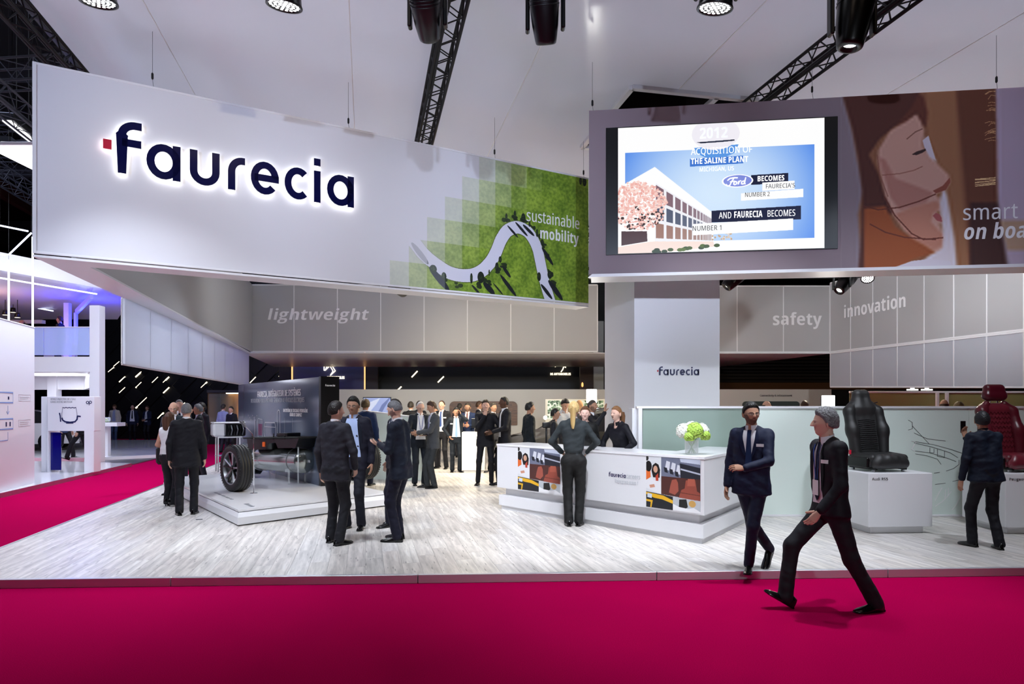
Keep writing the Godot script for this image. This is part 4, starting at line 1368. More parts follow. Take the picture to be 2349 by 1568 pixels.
func mesh_field(colors: Array, folds: float, sd: float) -> void:
	var vid := PackedInt32Array()
	vid.resize(df.size())
	vid.fill(-1)
	var sx := 1
	var sy := nx
	var sz := nx * ny
	var off := [0, sx, sy, sx + sy, sz, sx + sz, sy + sz, sx + sy + sz]
	var edges := [[0, 1], [2, 3], [4, 5], [6, 7], [0, 2], [1, 3], [4, 6], [5, 7], [0, 4], [1, 5], [2, 6], [3, 7]]
	var lim := cell * 1.9
	var d8 := PackedFloat32Array()
	d8.resize(8)
	for iz in nz - 1:
		for iy in ny - 1:
			var i := (iz * ny + iy) * nx - 1
			for ix in nx - 1:
				i += 1
				var v0 := df[i]
				if v0 > lim or v0 < -lim:
					continue
				var inside := 0
				for k in 8:
					var v := df[i + off[k]]
					d8[k] = v
					if v < 0.0:
						inside += 1
				if inside == 0 or inside == 8:
					continue
				var sum := Vector3.ZERO
				var cnt := 0
				for e in edges:
					var a := d8[e[0]]
					var b := d8[e[1]]
					if (a < 0.0) != (b < 0.0):
						var t := a / (a - b)
						var pa := Vector3(e[0] & 1, (e[0] >> 1) & 1, (e[0] >> 2) & 1)
						var pb := Vector3(e[1] & 1, (e[1] >> 1) & 1, (e[1] >> 2) & 1)
						sum += pa.lerp(pb, t)
						cnt += 1
				var p := org + (Vector3(ix, iy, iz) + sum / cnt) * cell
				var n := Vector3(d8[1] + d8[3] + d8[5] + d8[7] - d8[0] - d8[2] - d8[4] - d8[6], d8[2] + d8[3] + d8[6] + d8[7] - d8[0] - d8[1] - d8[4] - d8[5], d8[4] + d8[5] + d8[6] + d8[7] - d8[0] - d8[1] - d8[2] - d8[3]).normalized()
				var best := 0
				for k in 8:
					if absf(d8[k]) < absf(d8[best]):
						best = k
				var id := idf[i + off[best]]
				if folds > 0.0 and id < 2:
					# soft creases of cloth
					var q := Vector3(p.x * 5.0, p.y * 11.0 + p.x * 4.0, p.z * 5.0) + Vector3(sd, sd, sd)
					var f := noise.get_noise_3dv(q)
					var g := Vector3(noise.get_noise_3dv(q + Vector3(0.25, 0, 0)) - f, (noise.get_noise_3dv(q + Vector3(0, 0.25, 0)) - f) * 1.8, noise.get_noise_3dv(q + Vector3(0, 0, 0.25)) - f)
					p += n * f * folds
					n = (n - (g - n * g.dot(n)) * folds * 60.0).normalized()
				vid[i] = PV.size()
				PV.append(p)
				PN.append(n)
				PC.append(colors[id])
				var q0 := v0 < 0.0
				for axis in 3:
					var da: int = [sx, sy, sz][axis]
					var q1 := df[i + da] < 0.0
					if q0 == q1:
						continue
					var du: int = [sy, sz, sx][axis]
					var dv: int = [sz, sx, sy][axis]
					var a0 := vid[i]
					var a1 := vid[i - du] if i >= du else -1
					var a2 := vid[i - du - dv] if i >= du + dv else -1
					var a3 := vid[i - dv] if i >= dv else -1
					if a1 < 0 or a2 < 0 or a3 < 0:
						continue
					if q0:
						PI_.append_array([a0, a2, a1, a0, a3, a2])
					else:
						PI_.append_array([a0, a1, a2, a0, a2, a3])


func front_z(x: float, y: float, limit: float) -> float:
	# where the body's front lies at (x, y), looking from in front
	var fx := clampf((x - org.x) / cell, 0, nx - 1.001)
	var fy := clampf((y - org.y) / cell, 0, ny - 1.001)
	var ix := int(fx)
	var iy := int(fy)
	var tx := fx - ix
	var ty := fy - iy
	var last := 1.0
	for iz in range(mini(nz - 1, int((limit - org.z) / cell)), -1, -1):
		var i := (iz * ny + iy) * nx + ix
		var v := lerpf(lerpf(df[i], df[i + 1], tx), lerpf(df[i + nx], df[i + nx + 1], tx), ty)
		if v < 0.0:
			return org.z + (iz + (0.0 if last <= 0.0 or last > 0.4 else -v / (last - v))) * cell
		last = v
	return 0.1


func cloth_patch(s: SurfaceTool, left: Array, right: Array, off: float, scale: float, across := 3, limit := 0.19) -> void:
	# a piece of cloth lying on the chest between two lines of (x, y) points
	var rows := []
	for i in left.size():
		var row := []
		for k in across + 1:
			var p: Vector2 = left[i].lerp(right[i], float(k) / across)
			row.append(Vector3(p.x, p.y, front_z(p.x, p.y, limit) + off) * scale)
		rows.append(row)
	for i in rows.size() - 1:
		for k in across:
			quad(s, rows[i][k], rows[i][k + 1], rows[i + 1][k + 1], rows[i + 1][k], Vector3(0, 1.2, -0.5))


func ring_loft(rings: Array, n: int, color: Color) -> void:
	# rings: [centre, half axis, half axis]
	var first := PV.size()
	for r in rings:
		for k in n:
			var a := TAU * k / n
			var d: Vector3 = r[1] * cos(a) + r[2] * sin(a)
			PV.append(r[0] + d)
			var nn: Vector3 = r[1].normalized() * cos(a) * r[2].length() + r[2].normalized() * sin(a) * r[1].length()
			PN.append(nn.normalized() if nn.length() > 1e-9 else Vector3.UP)
			PC.append(color)
	for i in rings.size() - 1:
		for k in n:
			var a := first + i * n + k
			var b := first + i * n + (k + 1) % n
			PI_.append_array([a, b + n, b, a, a + n, b + n])


func add_hand(w: Vector3, along: Vector3, palm: Vector3, side: float, curl: float, skin: Color, k: float, fine: bool) -> void:
	var y := along.normalized()
	var z := (palm - y * palm.dot(y)).normalized()
	var x := y.cross(z) * side       # towards the thumb
	var n := 8 if fine else 6
	ring_loft([[w - y * 0.02 * k, x * 0.025 * k, z * 0.02 * k], [w + y * 0.012 * k, x * 0.027 * k, z * 0.02 * k], [w + y * 0.045 * k, x * 0.038 * k, z * 0.017 * k], [w + y * 0.078 * k, x * 0.042 * k, z * 0.015 * k], [w + y * 0.095 * k, x * 0.038 * k, z * 0.011 * k], [w + y * 0.1 * k, x * 0.02 * k, z * 0.004 * k]], n, skin)
	var offs := [0.030, 0.0105, -0.0095, -0.0285]
	var lens := [0.074, 0.083, 0.077, 0.060]
	for f in 4:
		finger(w + (y * (0.088 - absf(offs[f]) * 0.15) + x * offs[f]) * k, y, z, x, lens[f] * k, 0.0092 * k, curl * (1.0 + 0.12 * f), skin, 6 if fine else 5)
	var ty := (y * 0.72 + x * 0.62 + z * 0.3).normalized()
	finger(w + (y * 0.028 + x * 0.03 + z * 0.004) * k, ty, (z - x * 0.5).normalized(), x, 0.072 * k, 0.0108 * k, curl * 0.55, skin, 6 if fine else 5)


func finger(p: Vector3, d: Vector3, bend: Vector3, x: Vector3, l: float, r: float, curl: float, skin: Color, n: int) -> void:
	var b := (bend - d * bend.dot(d)).normalized()
	var ax := d.cross(b)
	var rings := []
	var dir := d
	var steps := [0.0, 0.42, 0.08, 0.24, 0.06, 0.16, 0.04]
	var turns := [0.3, 0.0, 0.5, 0.0, 0.4, 0.0, 0.0]
	var rad := [1.0, 0.95, 1.0, 0.86, 0.9, 0.72, 0.25]
	for i in steps.size():
		p += dir * l * steps[i]
		dir = dir.rotated(ax, curl * turns[i])
		var up := ax.cross(dir).normalized()
		rings.append([p, ax * r * rad[i], up * r * rad[i] * 0.92])
	ring_loft(rings, n, skin)


func lump(d: Vector3, at: Vector3, s: Vector2, amp: float) -> float:
	if d.dot(at) < 0.0:
		return 0.0
	var a := (d.x - at.x) / s.x
	var b := (d.y - at.y) / s.y
	return amp * exp(-a * a - b * b)


func head_r(d: Vector3, female: bool) -> float:
	var low := smoothstep(0.05, -0.95, d.y)
	var ax := 0.0765 * (1.0 - (0.24 if female else 0.17) * low)
	var az := 0.098 if d.z < 0.0 else 0.090
	az *= 1.0 - 0.10 * low
	var ay := 0.118 if d.y > 0.0 else 0.112
	var r := 1.0 / sqrt(d.x * d.x / (ax * ax) + d.y * d.y / (ay * ay) + d.z * d.z / (az * az))
	if d.z < 0.0:
		r -= 0.022 * smoothstep(-0.25, -0.8, d.y) * smoothstep(0.0, -0.6, d.z)
	if d.z > 0.0:
		var chin := 0.012 if female else 0.016
		r += lump(d, Vector3(0, -0.80, 0.58), Vector2(0.28, 0.2), chin)
		r += lump(d, Vector3(0.38, -0.62, 0.6), Vector2(0.2, 0.25), 0.005) + lump(d, Vector3(-0.38, -0.62, 0.6), Vector2(0.2, 0.25), 0.005)
		# nose: a ridge that grows towards its tip
		var ny_ := clampf((0.22 - d.y) / 0.40, 0.0, 1.0)
		var tip := 0.006 + 0.022 * ny_
		var cut := smoothstep(-0.33, -0.20, d.y) * smoothstep(0.32, 0.16, d.y)
		r += tip * cut * exp(-pow(d.x / (0.085 + 0.06 * ny_), 2.0))
		r += lump(d, Vector3(0.11, -0.20, 0.95), Vector2(0.07, 0.06), 0.006) + lump(d, Vector3(-0.11, -0.20, 0.95), Vector2(0.07, 0.06), 0.006)
		for q in [-1.0, 1.0]:
			r += lump(d, Vector3(0.34 * q, 0.06, 0.93), Vector2(0.16, 0.10), -0.008)
			r += lump(d, Vector3(0.33 * q, 0.05, 0.93), Vector2(0.09, 0.055), 0.0045)
			r += lump(d, Vector3(0.34 * q, 0.22, 0.9), Vector2(0.22, 0.06), 0.004)
			r += lump(d, Vector3(0.55 * q, -0.15, 0.8), Vector2(0.2, 0.18), 0.004)
		r += lump(d, Vector3(0, -0.455, 0.9), Vector2(0.2, 0.045), 0.0045) + lump(d, Vector3(0, -0.56, 0.85), Vector2(0.17, 0.05), 0.0055)
		r += lump(d, Vector3(0, -0.505, 0.88), Vector2(0.2, 0.022), -0.003)
	return r


func hair_mask(d: Vector3, style: String) -> float:
	# the hair line runs from the nape over the ears to the forehead
	var zz := [-1.0, -0.45, -0.12, 0.05, 0.22, 0.40, 0.58, 1.0]
	var hh := [-0.62, -0.52, -0.30, -0.05, 0.30, 0.50, 0.62, 0.66]
	var hl := 0.66
	for i in 7:
		if d.z >= zz[i] and d.z <= zz[i + 1]:
			hl = lerpf(hh[i], hh[i + 1], (d.z - zz[i]) / (zz[i + 1] - zz[i]))
	if (style == "receding" or style == "thin") and d.z > 0.0:
		hl = lerpf(hl, 0.93, smoothstep(0.1, 0.5, d.z) * (0.75 + 0.25 * smoothstep(0.1, 0.35, absf(d.x))))
	hl += noise.get_noise_3d(d.x * 14.0, d.y * 14.0, d.z * 14.0) * 0.06
	var m := smoothstep(hl - 0.02, hl + 0.22, d.y)
	if style == "fringe" and d.z > 0.0:
		m = smoothstep(0.30, 0.42, d.y + absf(d.x) * -0.3 + 0.06)
		m = maxf(m, smoothstep(0.62, 0.74, absf(d.x)) * smoothstep(-0.7, -0.4, d.y))
	if style == "bald":
		m = smoothstep(hl, hl + 0.1, d.y) * smoothstep(0.42, 0.25, d.y) * smoothstep(0.35, 0.1, d.z)
	return m


func add_head(c: Vector3, b: Basis, k: float, spec: Dictionary, fine: bool) -> ArrayMesh:
	var skin: Color = spec.skin
	var female: bool = spec.get("female", false)
	var style: String = spec.get("hair", "short")
	var beard: float = spec.get("beard", 0.0)
	var hair_color: Color = spec.get("hair_color", Color(0.03, 0.025, 0.02))
	var nl := 60 if fine else (40 if cell < 0.023 else 22)
	var nm := 84 if fine else (56 if cell < 0.023 else 30)
	var first := PV.size()
	var lip := skin.lerp(Color(0.45, 0.10, 0.09), 0.45 if female else 0.25)
	var hp := PackedVector3Array()
	var pts := PackedVector3Array()
	var thick: float = {"short": 0.016, "crew": 0.006, "receding": 0.012, "thin": 0.008, "bald": 0.006, "fringe": 0.02, "long": 0.018, "pony": 0.012, "full": 0.021}.get(style, 0.014)
	for i in nl + 1:
		var th := PI * i / nl
		for j in nm:
			var ph := TAU * j / nm
			ph += -0.32 * sin(ph)     # more points on the face (ph = 0 looks forward)
			var d := Vector3(sin(th) * sin(ph), cos(th), sin(th) * cos(ph))
			var r := head_r(d, female)
			pts.append(c + b * (d * r) * k)
			var col := skin
			if d.z > 0.3:
				for q in [-1.0, 1.0]:
					var ex: float = (d.x - 0.335 * q)
					var ey := d.y - 0.055
					if pow(ex / 0.115, 2.0) + pow(ey / 0.04, 2.0) < 1.0:
						col = Color(0.62, 0.60, 0.57) if absf(ex) > 0.05 else Color(0.03, 0.025, 0.02)
					elif pow(ex / 0.14, 2.0) + pow((ey - 0.01) / 0.06, 2.0) < 1.0:
						col = skin.lerp(Color(0.08, 0.04, 0.03), 0.35)
					if pow(ex / 0.19, 2.0) + pow((d.y - 0.215 + absf(ex) * 0.2) / 0.03, 2.0) < 1.0:
						col = skin.lerp(hair_color, 0.7 if style != "bald" else 0.45)
				if pow(d.x / 0.22, 2.0) + pow((d.y + 0.505) / 0.075, 2.0) < 1.0:
					col = lip
				if spec.get("mouth_open", false) and pow(d.x / 0.11, 2.0) + pow((d.y + 0.52) / 0.07, 2.0) < 1.0:
					col = Color(0.05, 0.01, 0.01)
				elif absf(d.y + 0.505) < 0.014 and absf(d.x) < 0.2:
					col = lip.lerp(Color(0.05, 0.01, 0.01), 0.6)
			if beard > 0.0 and d.z > -0.1:
				var bx := absf(d.x)
				var yb := -0.36 - 0.14 * smoothstep(0.08, 0.26, bx) + 0.52 * smoothstep(0.42, 0.80, bx)
				var bm := smoothstep(yb + 0.05, yb - 0.05, d.y)
				bm *= 1.0 - exp(-pow(d.x / 0.2, 2.0) - pow((d.y + 0.52) / 0.05, 2.0))
				col = col.lerp(spec.get("beard_color", hair_color), bm * beard * (0.72 + 0.25 * noise.get_noise_3d(d.x * 40.0, d.y * 40.0, d.z * 40.0)))
			PC.append(col)
			if style != "none":
				var m := hair_mask(d, style)
				var f := noise.get_noise_3d(d.x * 9.0, d.y * 5.0, d.z * 9.0) * 0.38
				var up := 0.65 + 0.5 * maxf(0.0, d.y)
				hp.append(c + b * (d * (r + (thick * up * (1.0 + f)) * m - 0.006 * (1.0 - m))) * k)
	PV.append_array(pts)
	PN.append_array(grid_normals(pts, nl, nm, c))
	for i in nl:
		for j in nm:
			var a := first + i * nm + j
			var e := first + i * nm + (j + 1) % nm
			PI_.append_array([a, e + nm, e, a, a + nm, e + nm])
	# ears
	for q in [-1.0, 1.0]:
		var rings := []
		for i in 5:
			var t := i / 4.0
			var w := sin(PI * (0.12 + 0.82 * t))
			rings.append([c + b * (Vector3(q * (0.074 + 0.006 * w), 0.028 - 0.058 * t, -0.006 - 0.004 * t) * k), b * (Vector3(q * 0.006 + 0.0, 0, -0.012 * w) * k), b * (Vector3(q * 0.009, 0, 0.006) * k)])
		ring_loft(rings, 6, skin.lerp(Color(0.5, 0.15, 0.1), 0.12))
	if style == "none" or hp.is_empty():
		return null
	# hair as a shell of its own
	var hn := grid_normals(hp, nl, nm, c)
	var hi := PackedInt32Array()
	for i in nl:
		for j in nm:
			var a := i * nm + j
			var e := i * nm + (j + 1) % nm
			hi.append_array([a, e + nm, e, a, a + nm, e + nm])
	var keep := [PV, PN, PC, PI_]
	PV = hp
	PN = hn
	PI_ = hi
	PC = PackedColorArray()
	for p in hp:
		var f := noise.get_noise_3d((p.x - c.x) * 150.0, (p.y - c.y) * 40.0, (p.z - c.z) * 60.0)
		PC.append(hair_color.lerp(spec.get("hair_light", hair_color * 1.25), clampf(f + 0.5, 0, 1)))
	var strands := func(path: Array, rads: Array, spread: float, count: int) -> void:
		for q in count:
			var a := TAU * q / count + 0.4
			var rings := []
			for i in path.size():
				var o := Vector3(cos(a), 0, sin(a)) * spread * (1.0 - 0.35 * i / path.size()) if q > 0 else Vector3.ZERO
				var p: Vector3 = c + b * ((path[i] + o) * k)
				var r: float = rads[i] * k * (0.75 + 0.4 * fmod(q * 0.37, 1.0))
				rings.append([p, b * Vector3(r, 0, 0), b * Vector3(0, 0, r)])
			ring_loft(rings, 8, hair_color.lerp(spec.get("hair_light", hair_color * 1.25), fmod(q * 0.618, 1.0)))
	if style == "pony":
		strands.call([Vector3(0, 0.035, -0.095), Vector3(0, 0.03, -0.125), Vector3(0, -0.03, -0.145), Vector3(0.004, -0.11, -0.135), Vector3(0.006, -0.2, -0.125), Vector3(0.006, -0.27, -0.12)], [0.018, 0.024, 0.026, 0.025, 0.018, 0.003], 0.018, 6)
	elif style == "long":
		for q in [-1.0, 1.0]:
			strands.call([Vector3(0.062 * q, 0.06, -0.01), Vector3(0.078 * q, -0.02, -0.02), Vector3(0.075 * q, -0.1, -0.03), Vector3(0.066 * q, -0.17, -0.04), Vector3(0.055 * q, -0.215, -0.05)], [0.02, 0.026, 0.028, 0.026, 0.006], 0.014, 4)
		strands.call([Vector3(0, 0.04, -0.07), Vector3(0, -0.04, -0.085), Vector3(0, -0.13, -0.08), Vector3(0, -0.2, -0.075), Vector3(0, -0.235, -0.07)], [0.05, 0.055, 0.05, 0.042, 0.01], 0.03, 6)
	elif style == "bun":
		strands.call([Vector3(0, 0.03, -0.09), Vector3(0, 0.035, -0.115), Vector3(0, 0.03, -0.14), Vector3(0, 0.02, -0.15)], [0.02, 0.036, 0.028, 0.004], 0.008, 4)
	var out := packed()
	PV = keep[0]
	PN = keep[1]
	PC = keep[2]
	PI_ = keep[3]
	return out


func grid_normals(p: PackedVector3Array, nl: int, nm: int, c: Vector3) -> PackedVector3Array:
	var out := PackedVector3Array()
	for i in nl + 1:
		for j in nm:
			if i == 0 or i == nl:
				out.append((p[i * nm] - c).normalized())
				continue
			var u := p[i * nm + (j + 1) % nm] - p[i * nm + (j + nm - 1) % nm]
			var v := p[(i + 1) * nm + j] - p[(i - 1) * nm + j]
			var n := v.cross(u)
			if n.length_squared() < 1e-16:
				n = p[i * nm + j] - c
			n = n.normalized()
			out.append(n if n.dot(p[i * nm + j] - c) > 0.0 else -n)
	return out


func packed(from := 0) -> ArrayMesh:
	# faces laid after the field are wound to agree with their normals
	for i in range(from, PI_.size(), 3):
		var a := PI_[i]
		var b := PI_[i + 1]
		var c := PI_[i + 2]
		if (PV[b] - PV[a]).cross(PV[c] - PV[a]).dot(PN[a] + PN[b] + PN[c]) > 0.0:
			PI_[i + 1] = c
			PI_[i + 2] = b
	var arr := []
	arr.resize(Mesh.ARRAY_MAX)
	arr[Mesh.ARRAY_VERTEX] = PV
	arr[Mesh.ARRAY_NORMAL] = PN
	arr[Mesh.ARRAY_COLOR] = PC
	arr[Mesh.ARRAY_INDEX] = PI_
	var m := ArrayMesh.new()
	m.add_surface_from_arrays(Mesh.PRIMITIVE_TRIANGLES, arr)
	return m


func joint(a: Vector3, b: Vector3, l1: float, l2: float, pole: Vector3) -> Vector3:
	# the bent joint between a and b
	var d := b - a
	var l := clampf(d.length(), 0.05, l1 + l2 - 0.004)
	var u := d.normalized()
	var x := (l1 * l1 - l2 * l2 + l * l) / (2.0 * l)
	var h := sqrt(maxf(0.0, l1 * l1 - x * x))
	var side := (pole - u * pole.dot(u)).normalized()
	return a + u * x + side * h


func shoe_mesh(k: float, heel: float, n := 10) -> ArrayMesh:
	# a laced shoe, toe towards +z, ankle over the origin, sole at y = 0
	var s := ST(true)
	var prof := [[-0.075, 0.012, 0.062, 0.02], [-0.068, 0.028, 0.085, 0.0], [-0.03, 0.034, 0.098, 0.0], [0.02, 0.035, 0.092, 0.0], [0.055, 0.038, 0.068, 0.0], [0.10, 0.045, 0.054, 0.0], [0.145, 0.044, 0.044, 0.0], [0.18, 0.035, 0.036, 0.002], [0.202, 0.02, 0.026, 0.004], [0.208, 0.004, 0.016, 0.008]]
	var rings := []
	for q in prof:
		var ring := []
		var lift: float = heel * smoothstep(0.09, -0.02, q[0])
		for j in n + 1:
			var a := PI * j / n
			ring.append(Vector3(cos(a) * q[1] * (1.0 if sin(a) > 0.25 else 1.06), lift + q[3] + sin(a) * (q[2] - q[3]), q[0]) * k)
		rings.append(ring)
	for i in rings.size() - 1:
		for j in n:
			quad(s, rings[i][j], rings[i][j + 1], rings[i + 1][j + 1], rings[i + 1][j], Vector3(0, 0.03, (prof[i][0] + prof[i + 1][0]) / 2) * k)
		quad(s, rings[i][0], rings[i][n], rings[i + 1][n], rings[i + 1][0], Vector3(0, 0.2, 0))
	if heel > 0.03:
		tube(s, [Vector3(0, 0, -0.052) * k, Vector3(0, heel + 0.02, -0.055) * k], [0.006 * k, 0.014 * k], 6)
	else:
		box(s, Transform3D(Basis(), Vector3(0, 0.008, -0.045) * k), Vector3(0.058, 0.016, 0.06) * k, 0.003)
	return done(s)


var shoes := {}
var held := {}

func person(label: String, p: Dictionary) -> Node3D:
	# p: at, yaw, h and, where they differ from a man at rest in a dark suit, pose, colours, hair and what is worn
	var k: float = p.get("h", 1.76) / 1.75
	var t := thing("person", label, "person", p.at, p.yaw, p.get("group", ""))
	var c: float = p.get("cell", 0.022)
	var fine := c < 0.017
	var female: bool = p.get("female", false)
	var wide: float = p.get("wide", 1.0)
	var lean := deg_to_rad(p.get("lean", 0.0))
	var twist := deg_to_rad(p.get("twist", 0.0))
	var jacket: Color = p.get("jacket", Color(0.012, 0.014, 0.02))
	var trousers: Color = p.get("trousers", jacket)
	var shirt: Color = p.get("shirt", Color(0.72, 0.74, 0.78))
	p["skin"] = p.get("skin", Color(0.56, 0.33, 0.24))
	var skin: Color = p.skin
	var bare: bool = p.get("bare_arms", false)
	var hem: float = p.get("hem", 0.80)
	# skeleton
	var feet: Array = p.get("feet", [Vector3(0.10, 0, 0.0), Vector3(-0.10, 0, 0.0)])
	var pitch: Array = p.get("foot_pitch", [0.0, 0.0])
	var fyaw: Array = p.get("foot_yaw", [12.0, -12.0])
	var hip := Vector3(p.get("shift", 0.0), 0.93, p.get("hip_z", 0.0))
	for q in 2:
		var side := 1.0 - 2.0 * q
		var ank: Vector3 = feet[q] + Vector3(0, 0.09, 0)
		var hj := hip + Vector3(0.09 * side, -0.03, 0)
		var flat := Vector2(ank.x - hj.x, ank.z - hj.z).length()
		hip.y = minf(hip.y, ank.y + sqrt(maxf(0.1, 0.826 * 0.826 - flat * flat)) + 0.03)
	var rot := Basis(Vector3.UP, twist) * Basis(Vector3.RIGHT, lean)
	var T := func(x: float, y: float, z: float) -> Vector3: return hip + rot * Vector3(x, y - 0.93, z)
	var sw := (0.148 if female else 0.168) * (0.5 + 0.5 * wide)
	var wrists := []
	var elbows := []
	var hands: Array = p.get("hands", [Vector3(0.245, 0.85, 0.04), Vector3(-0.245, 0.85, 0.04)])
	var poles: Array = p.get("poles", [Vector3(0.6, -0.2, -1.0), Vector3(-0.6, -0.2, -1.0)])
	for q in 2:
		var side := 1.0 - 2.0 * q
		var sh: Vector3 = T.call(sw * side, 1.425, -0.005)
		var h: Vector3 = hands[q]
		var reach := h - sh
		if reach.length() > 0.55:
			h = sh + reach.normalized() * 0.555
		wrists.append(h)
		elbows.append(joint(sh, h, 0.30, 0.265, poles[q]))
	# field
	var lo := Vector3(-0.35, 0.0, -0.25)
	var hi := Vector3(0.35, 1.62, 0.25)
	var all := [T.call(0, 1.6, 0), T.call(0.3 * wide, 1.3, 0.2), T.call(-0.3 * wide, 1.3, -0.2)] + wrists + elbows + feet
	for v in all:
		lo = lo.min(v - Vector3(0.1, 0.1, 0.12))
		hi = hi.max(v + Vector3(0.1, 0.1, 0.12))
	lo.y = 0.03
	hi.y = minf(hi.y, 1.7) if wrists[0].y < 1.6 and wrists[1].y < 1.6 else hi.y
	grid(lo, hi, c)
	var zs := 0.74
	var jr := 1.0 if not female else 0.88
	# legs and seat
	var leg_r: float = p.get("leg", 1.0)
	for q in 2:
		var side := 1.0 - 2.0 * q
		var ank: Vector3 = feet[q] + Vector3(0, 0.075, 0)
		var hj := hip + Vector3(0.088 * side, -0.03, 0)
		var kn := joint(hj, ank + Vector3(0, 0.015, 0), 0.425, 0.407, Vector3(0.12 * side, 0, 1))
		bone(hj, kn, 0.088 * leg_r, 0.066 * leg_r, 1, 0.03)
		bone(kn, ank, 0.065 * leg_r, 0.054 * leg_r, 1, 0.03)
		if not p.get("slim", false):
			bone(kn.lerp(ank, 0.55), ank + Vector3(0, -0.012, -0.005), 0.056, 0.060, 1, 0.02)
	var seat := (0.104 if female else 0.108) * (0.6 + 0.4 * wide)
	bone(hip + Vector3(-0.066, -0.02, -0.005), hip + Vector3(0.066, -0.02, -0.005), seat, seat, 1, 0.04, 0.92)
	# trunk
	var tid := 0
	if p.get("open", false):
		tid = 0
	var cr := 0.106 if female else 0.116
	var br := (0.094 if female else 0.118) * (0.35 + 0.65 * wide)
	for q in [-1.0, 1.0]:
		bone(T.call(0.082 * wide * q * jr, 1.355, -0.005), T.call((0.045 if female else 0.066) * wide * q, 1.10, 0.0), cr, br, tid, 0.05, 0.84)
	bone(T.call(-sw + 0.02, 1.42, -0.01), T.call(sw - 0.02, 1.42, -0.01), 0.058 * jr, 0.058 * jr, tid, 0.05)
	if female:
		bone(T.call(-0.075, 1.30, 0.06), T.call(0.075, 1.30, 0.06), 0.062, 0.062, tid, 0.05)
	if p.get("belly", 0.0) > 0.0:
		bone(T.call(0, 1.08, 0.05), T.call(0, 1.04, 0.05), 0.14 * wide, 0.14 * wide, tid, 0.07)
	bone(T.call(-0.045, 1.46, -0.025), T.call(0.045, 1.46, -0.025), 0.056, 0.056, tid, 0.04)
	if hem < 0.95:
		var hr: float = p.get("flare", 0.165) * (0.4 + 0.6 * wide)
		bone(T.call(-0.05 * wide, 1.06, 0.0), T.call(-0.06 * wide, hem - 0.06, 0.004), 0.125 * (0.4 + 0.6 * wide), hr * 0.93, tid, 0.03, zs, hem)
		bone(T.call(0.05 * wide, 1.06, 0.0), T.call(0.06 * wide, hem - 0.06, 0.004), 0.125 * (0.4 + 0.6 * wide), hr * 0.93, tid, 0.03, zs, hem)
	# arms
	for q in 2:
		var side := 1.0 - 2.0 * q
		var sh: Vector3 = T.call(sw * side, 1.425, -0.005)
		var arm := 3 if bare else tid
		var ar := 0.72 if bare else (0.88 if female else 1.0)
		bone(sh, elbows[q], 0.060 * ar, 0.051 * ar, arm, 0.03)
		var cuff: Vector3 = wrists[q].lerp(elbows[q], 0.05)
		bone(elbows[q], cuff, 0.051 * ar, 0.041 * ar, arm, 0.025)
		if not bare:
			bone(cuff.lerp(elbows[q], 0.03), cuff.lerp(wrists[q], 0.5), 0.034, 0.033, 2, 0.004)
	# collar and neck
	var hy := deg_to_rad(p.get("head_yaw", 0.0))
	var hp := deg_to_rad(p.get("head_pitch", 0.0))
	var hb := Basis(Vector3.UP, hy) * Basis(Vector3.RIGHT, hp) * Basis(Vector3.BACK, deg_to_rad(p.get("head_roll", 0.0)))
	var nb: Vector3 = T.call(0, 1.50, 0.0)
	var hc := nb + Vector3(0, 0.128, 0.018) + rot * Vector3(0, 0.0, 0.0) + Vector3(sin(hy) * sin(hp), 0, cos(hy) * sin(hp)) * 0.05 + rot * Vector3(0, 0.01, 0) - Vector3(0, 0.01, 0)
	bone(nb + Vector3(0, -0.05, 0), hc + Vector3(0, -0.06, -0.012), 0.054 * jr, 0.052 * jr, 3, 0.012)
	PV = PackedVector3Array()
	PN = PackedVector3Array()
	PC = PackedColorArray()
	PI_ = PackedInt32Array()
	mesh_field([jacket, trousers, shirt, skin], p.get("folds", 0.005 if fine else 0.004), float(taken["person"]) * 3.7)
	for i in PV.size():
		PV[i] *= k
	var field_end := PI_.size()
	var hair := add_head(hc * k, hb, k * (0.97 if female else 1.0), p, fine)
	if not p.get("no_hands", false):
		var curls: Array = p.get("curl", [0.7, 0.7])
		var aims: Array = p.get("aim", [null, null])
		var palms: Array = p.get("palm", [null, null])
		for q in 2:
			var side := 1.0 - 2.0 * q
			var dir: Vector3 = (wrists[q] - elbows[q]).normalized()
			if aims[q] != null:
				dir = aims[q]
			var pn: Vector3 = palms[q] if palms[q] != null else Vector3(-side, 0, 0.1)
			var thumb := -1.0 if q == 0 else 1.0
			add_hand(wrists[q] * k, dir, pn, thumb, curls[q], skin, k * (0.9 if female else 1.0), fine)
	part(t, "body", packed(field_end), M.person)
	if hair:
		part(t, "hair", hair, M.hair)
	# shoes
	for q in 2:
		var hl: float = p.get("heel", 0.0)
		var key := "%.2f %.2f" % [k, hl]
		if not shoes.has(key):
			shoes[key] = shoe_mesh(k, hl, 8)
		var b := Basis(Vector3.UP, deg_to_rad(fyaw[q])) * Basis(Vector3.RIGHT, deg_to_rad(-pitch[q]))
		part(t, "shoe", shoes[key], p.get("shoe_mat", M.shoe_black), Transform3D(b, feet[q] * k + b * Vector3(0, 0, 0.0)))
	if p.get("collar", true):
		var s := ST(true)
		var turn := 26 if fine else 16
		for i in turn:
			var pts := []
			for j in [i, i + 1]:
				var a := lerpf(deg_to_rad(14), deg_to_rad(346), float(j) / turn)
				var fr := cos(a)
				for q in [[0.062 * jr, -0.022 - 0.022 * maxf(0.0, fr)], [0.059 * jr, 0.026 - 0.012 * fr]]:
					pts.append((nb + rot * Vector3(sin(a) * q[0], q[1], cos(a) * q[0] * 1.02 + 0.004)) * k)
			quad(s, pts[0], pts[1], pts[3], pts[2], nb * k)
		part(t, "collar", done(s), cloth(p.get("collar_color", shirt)))
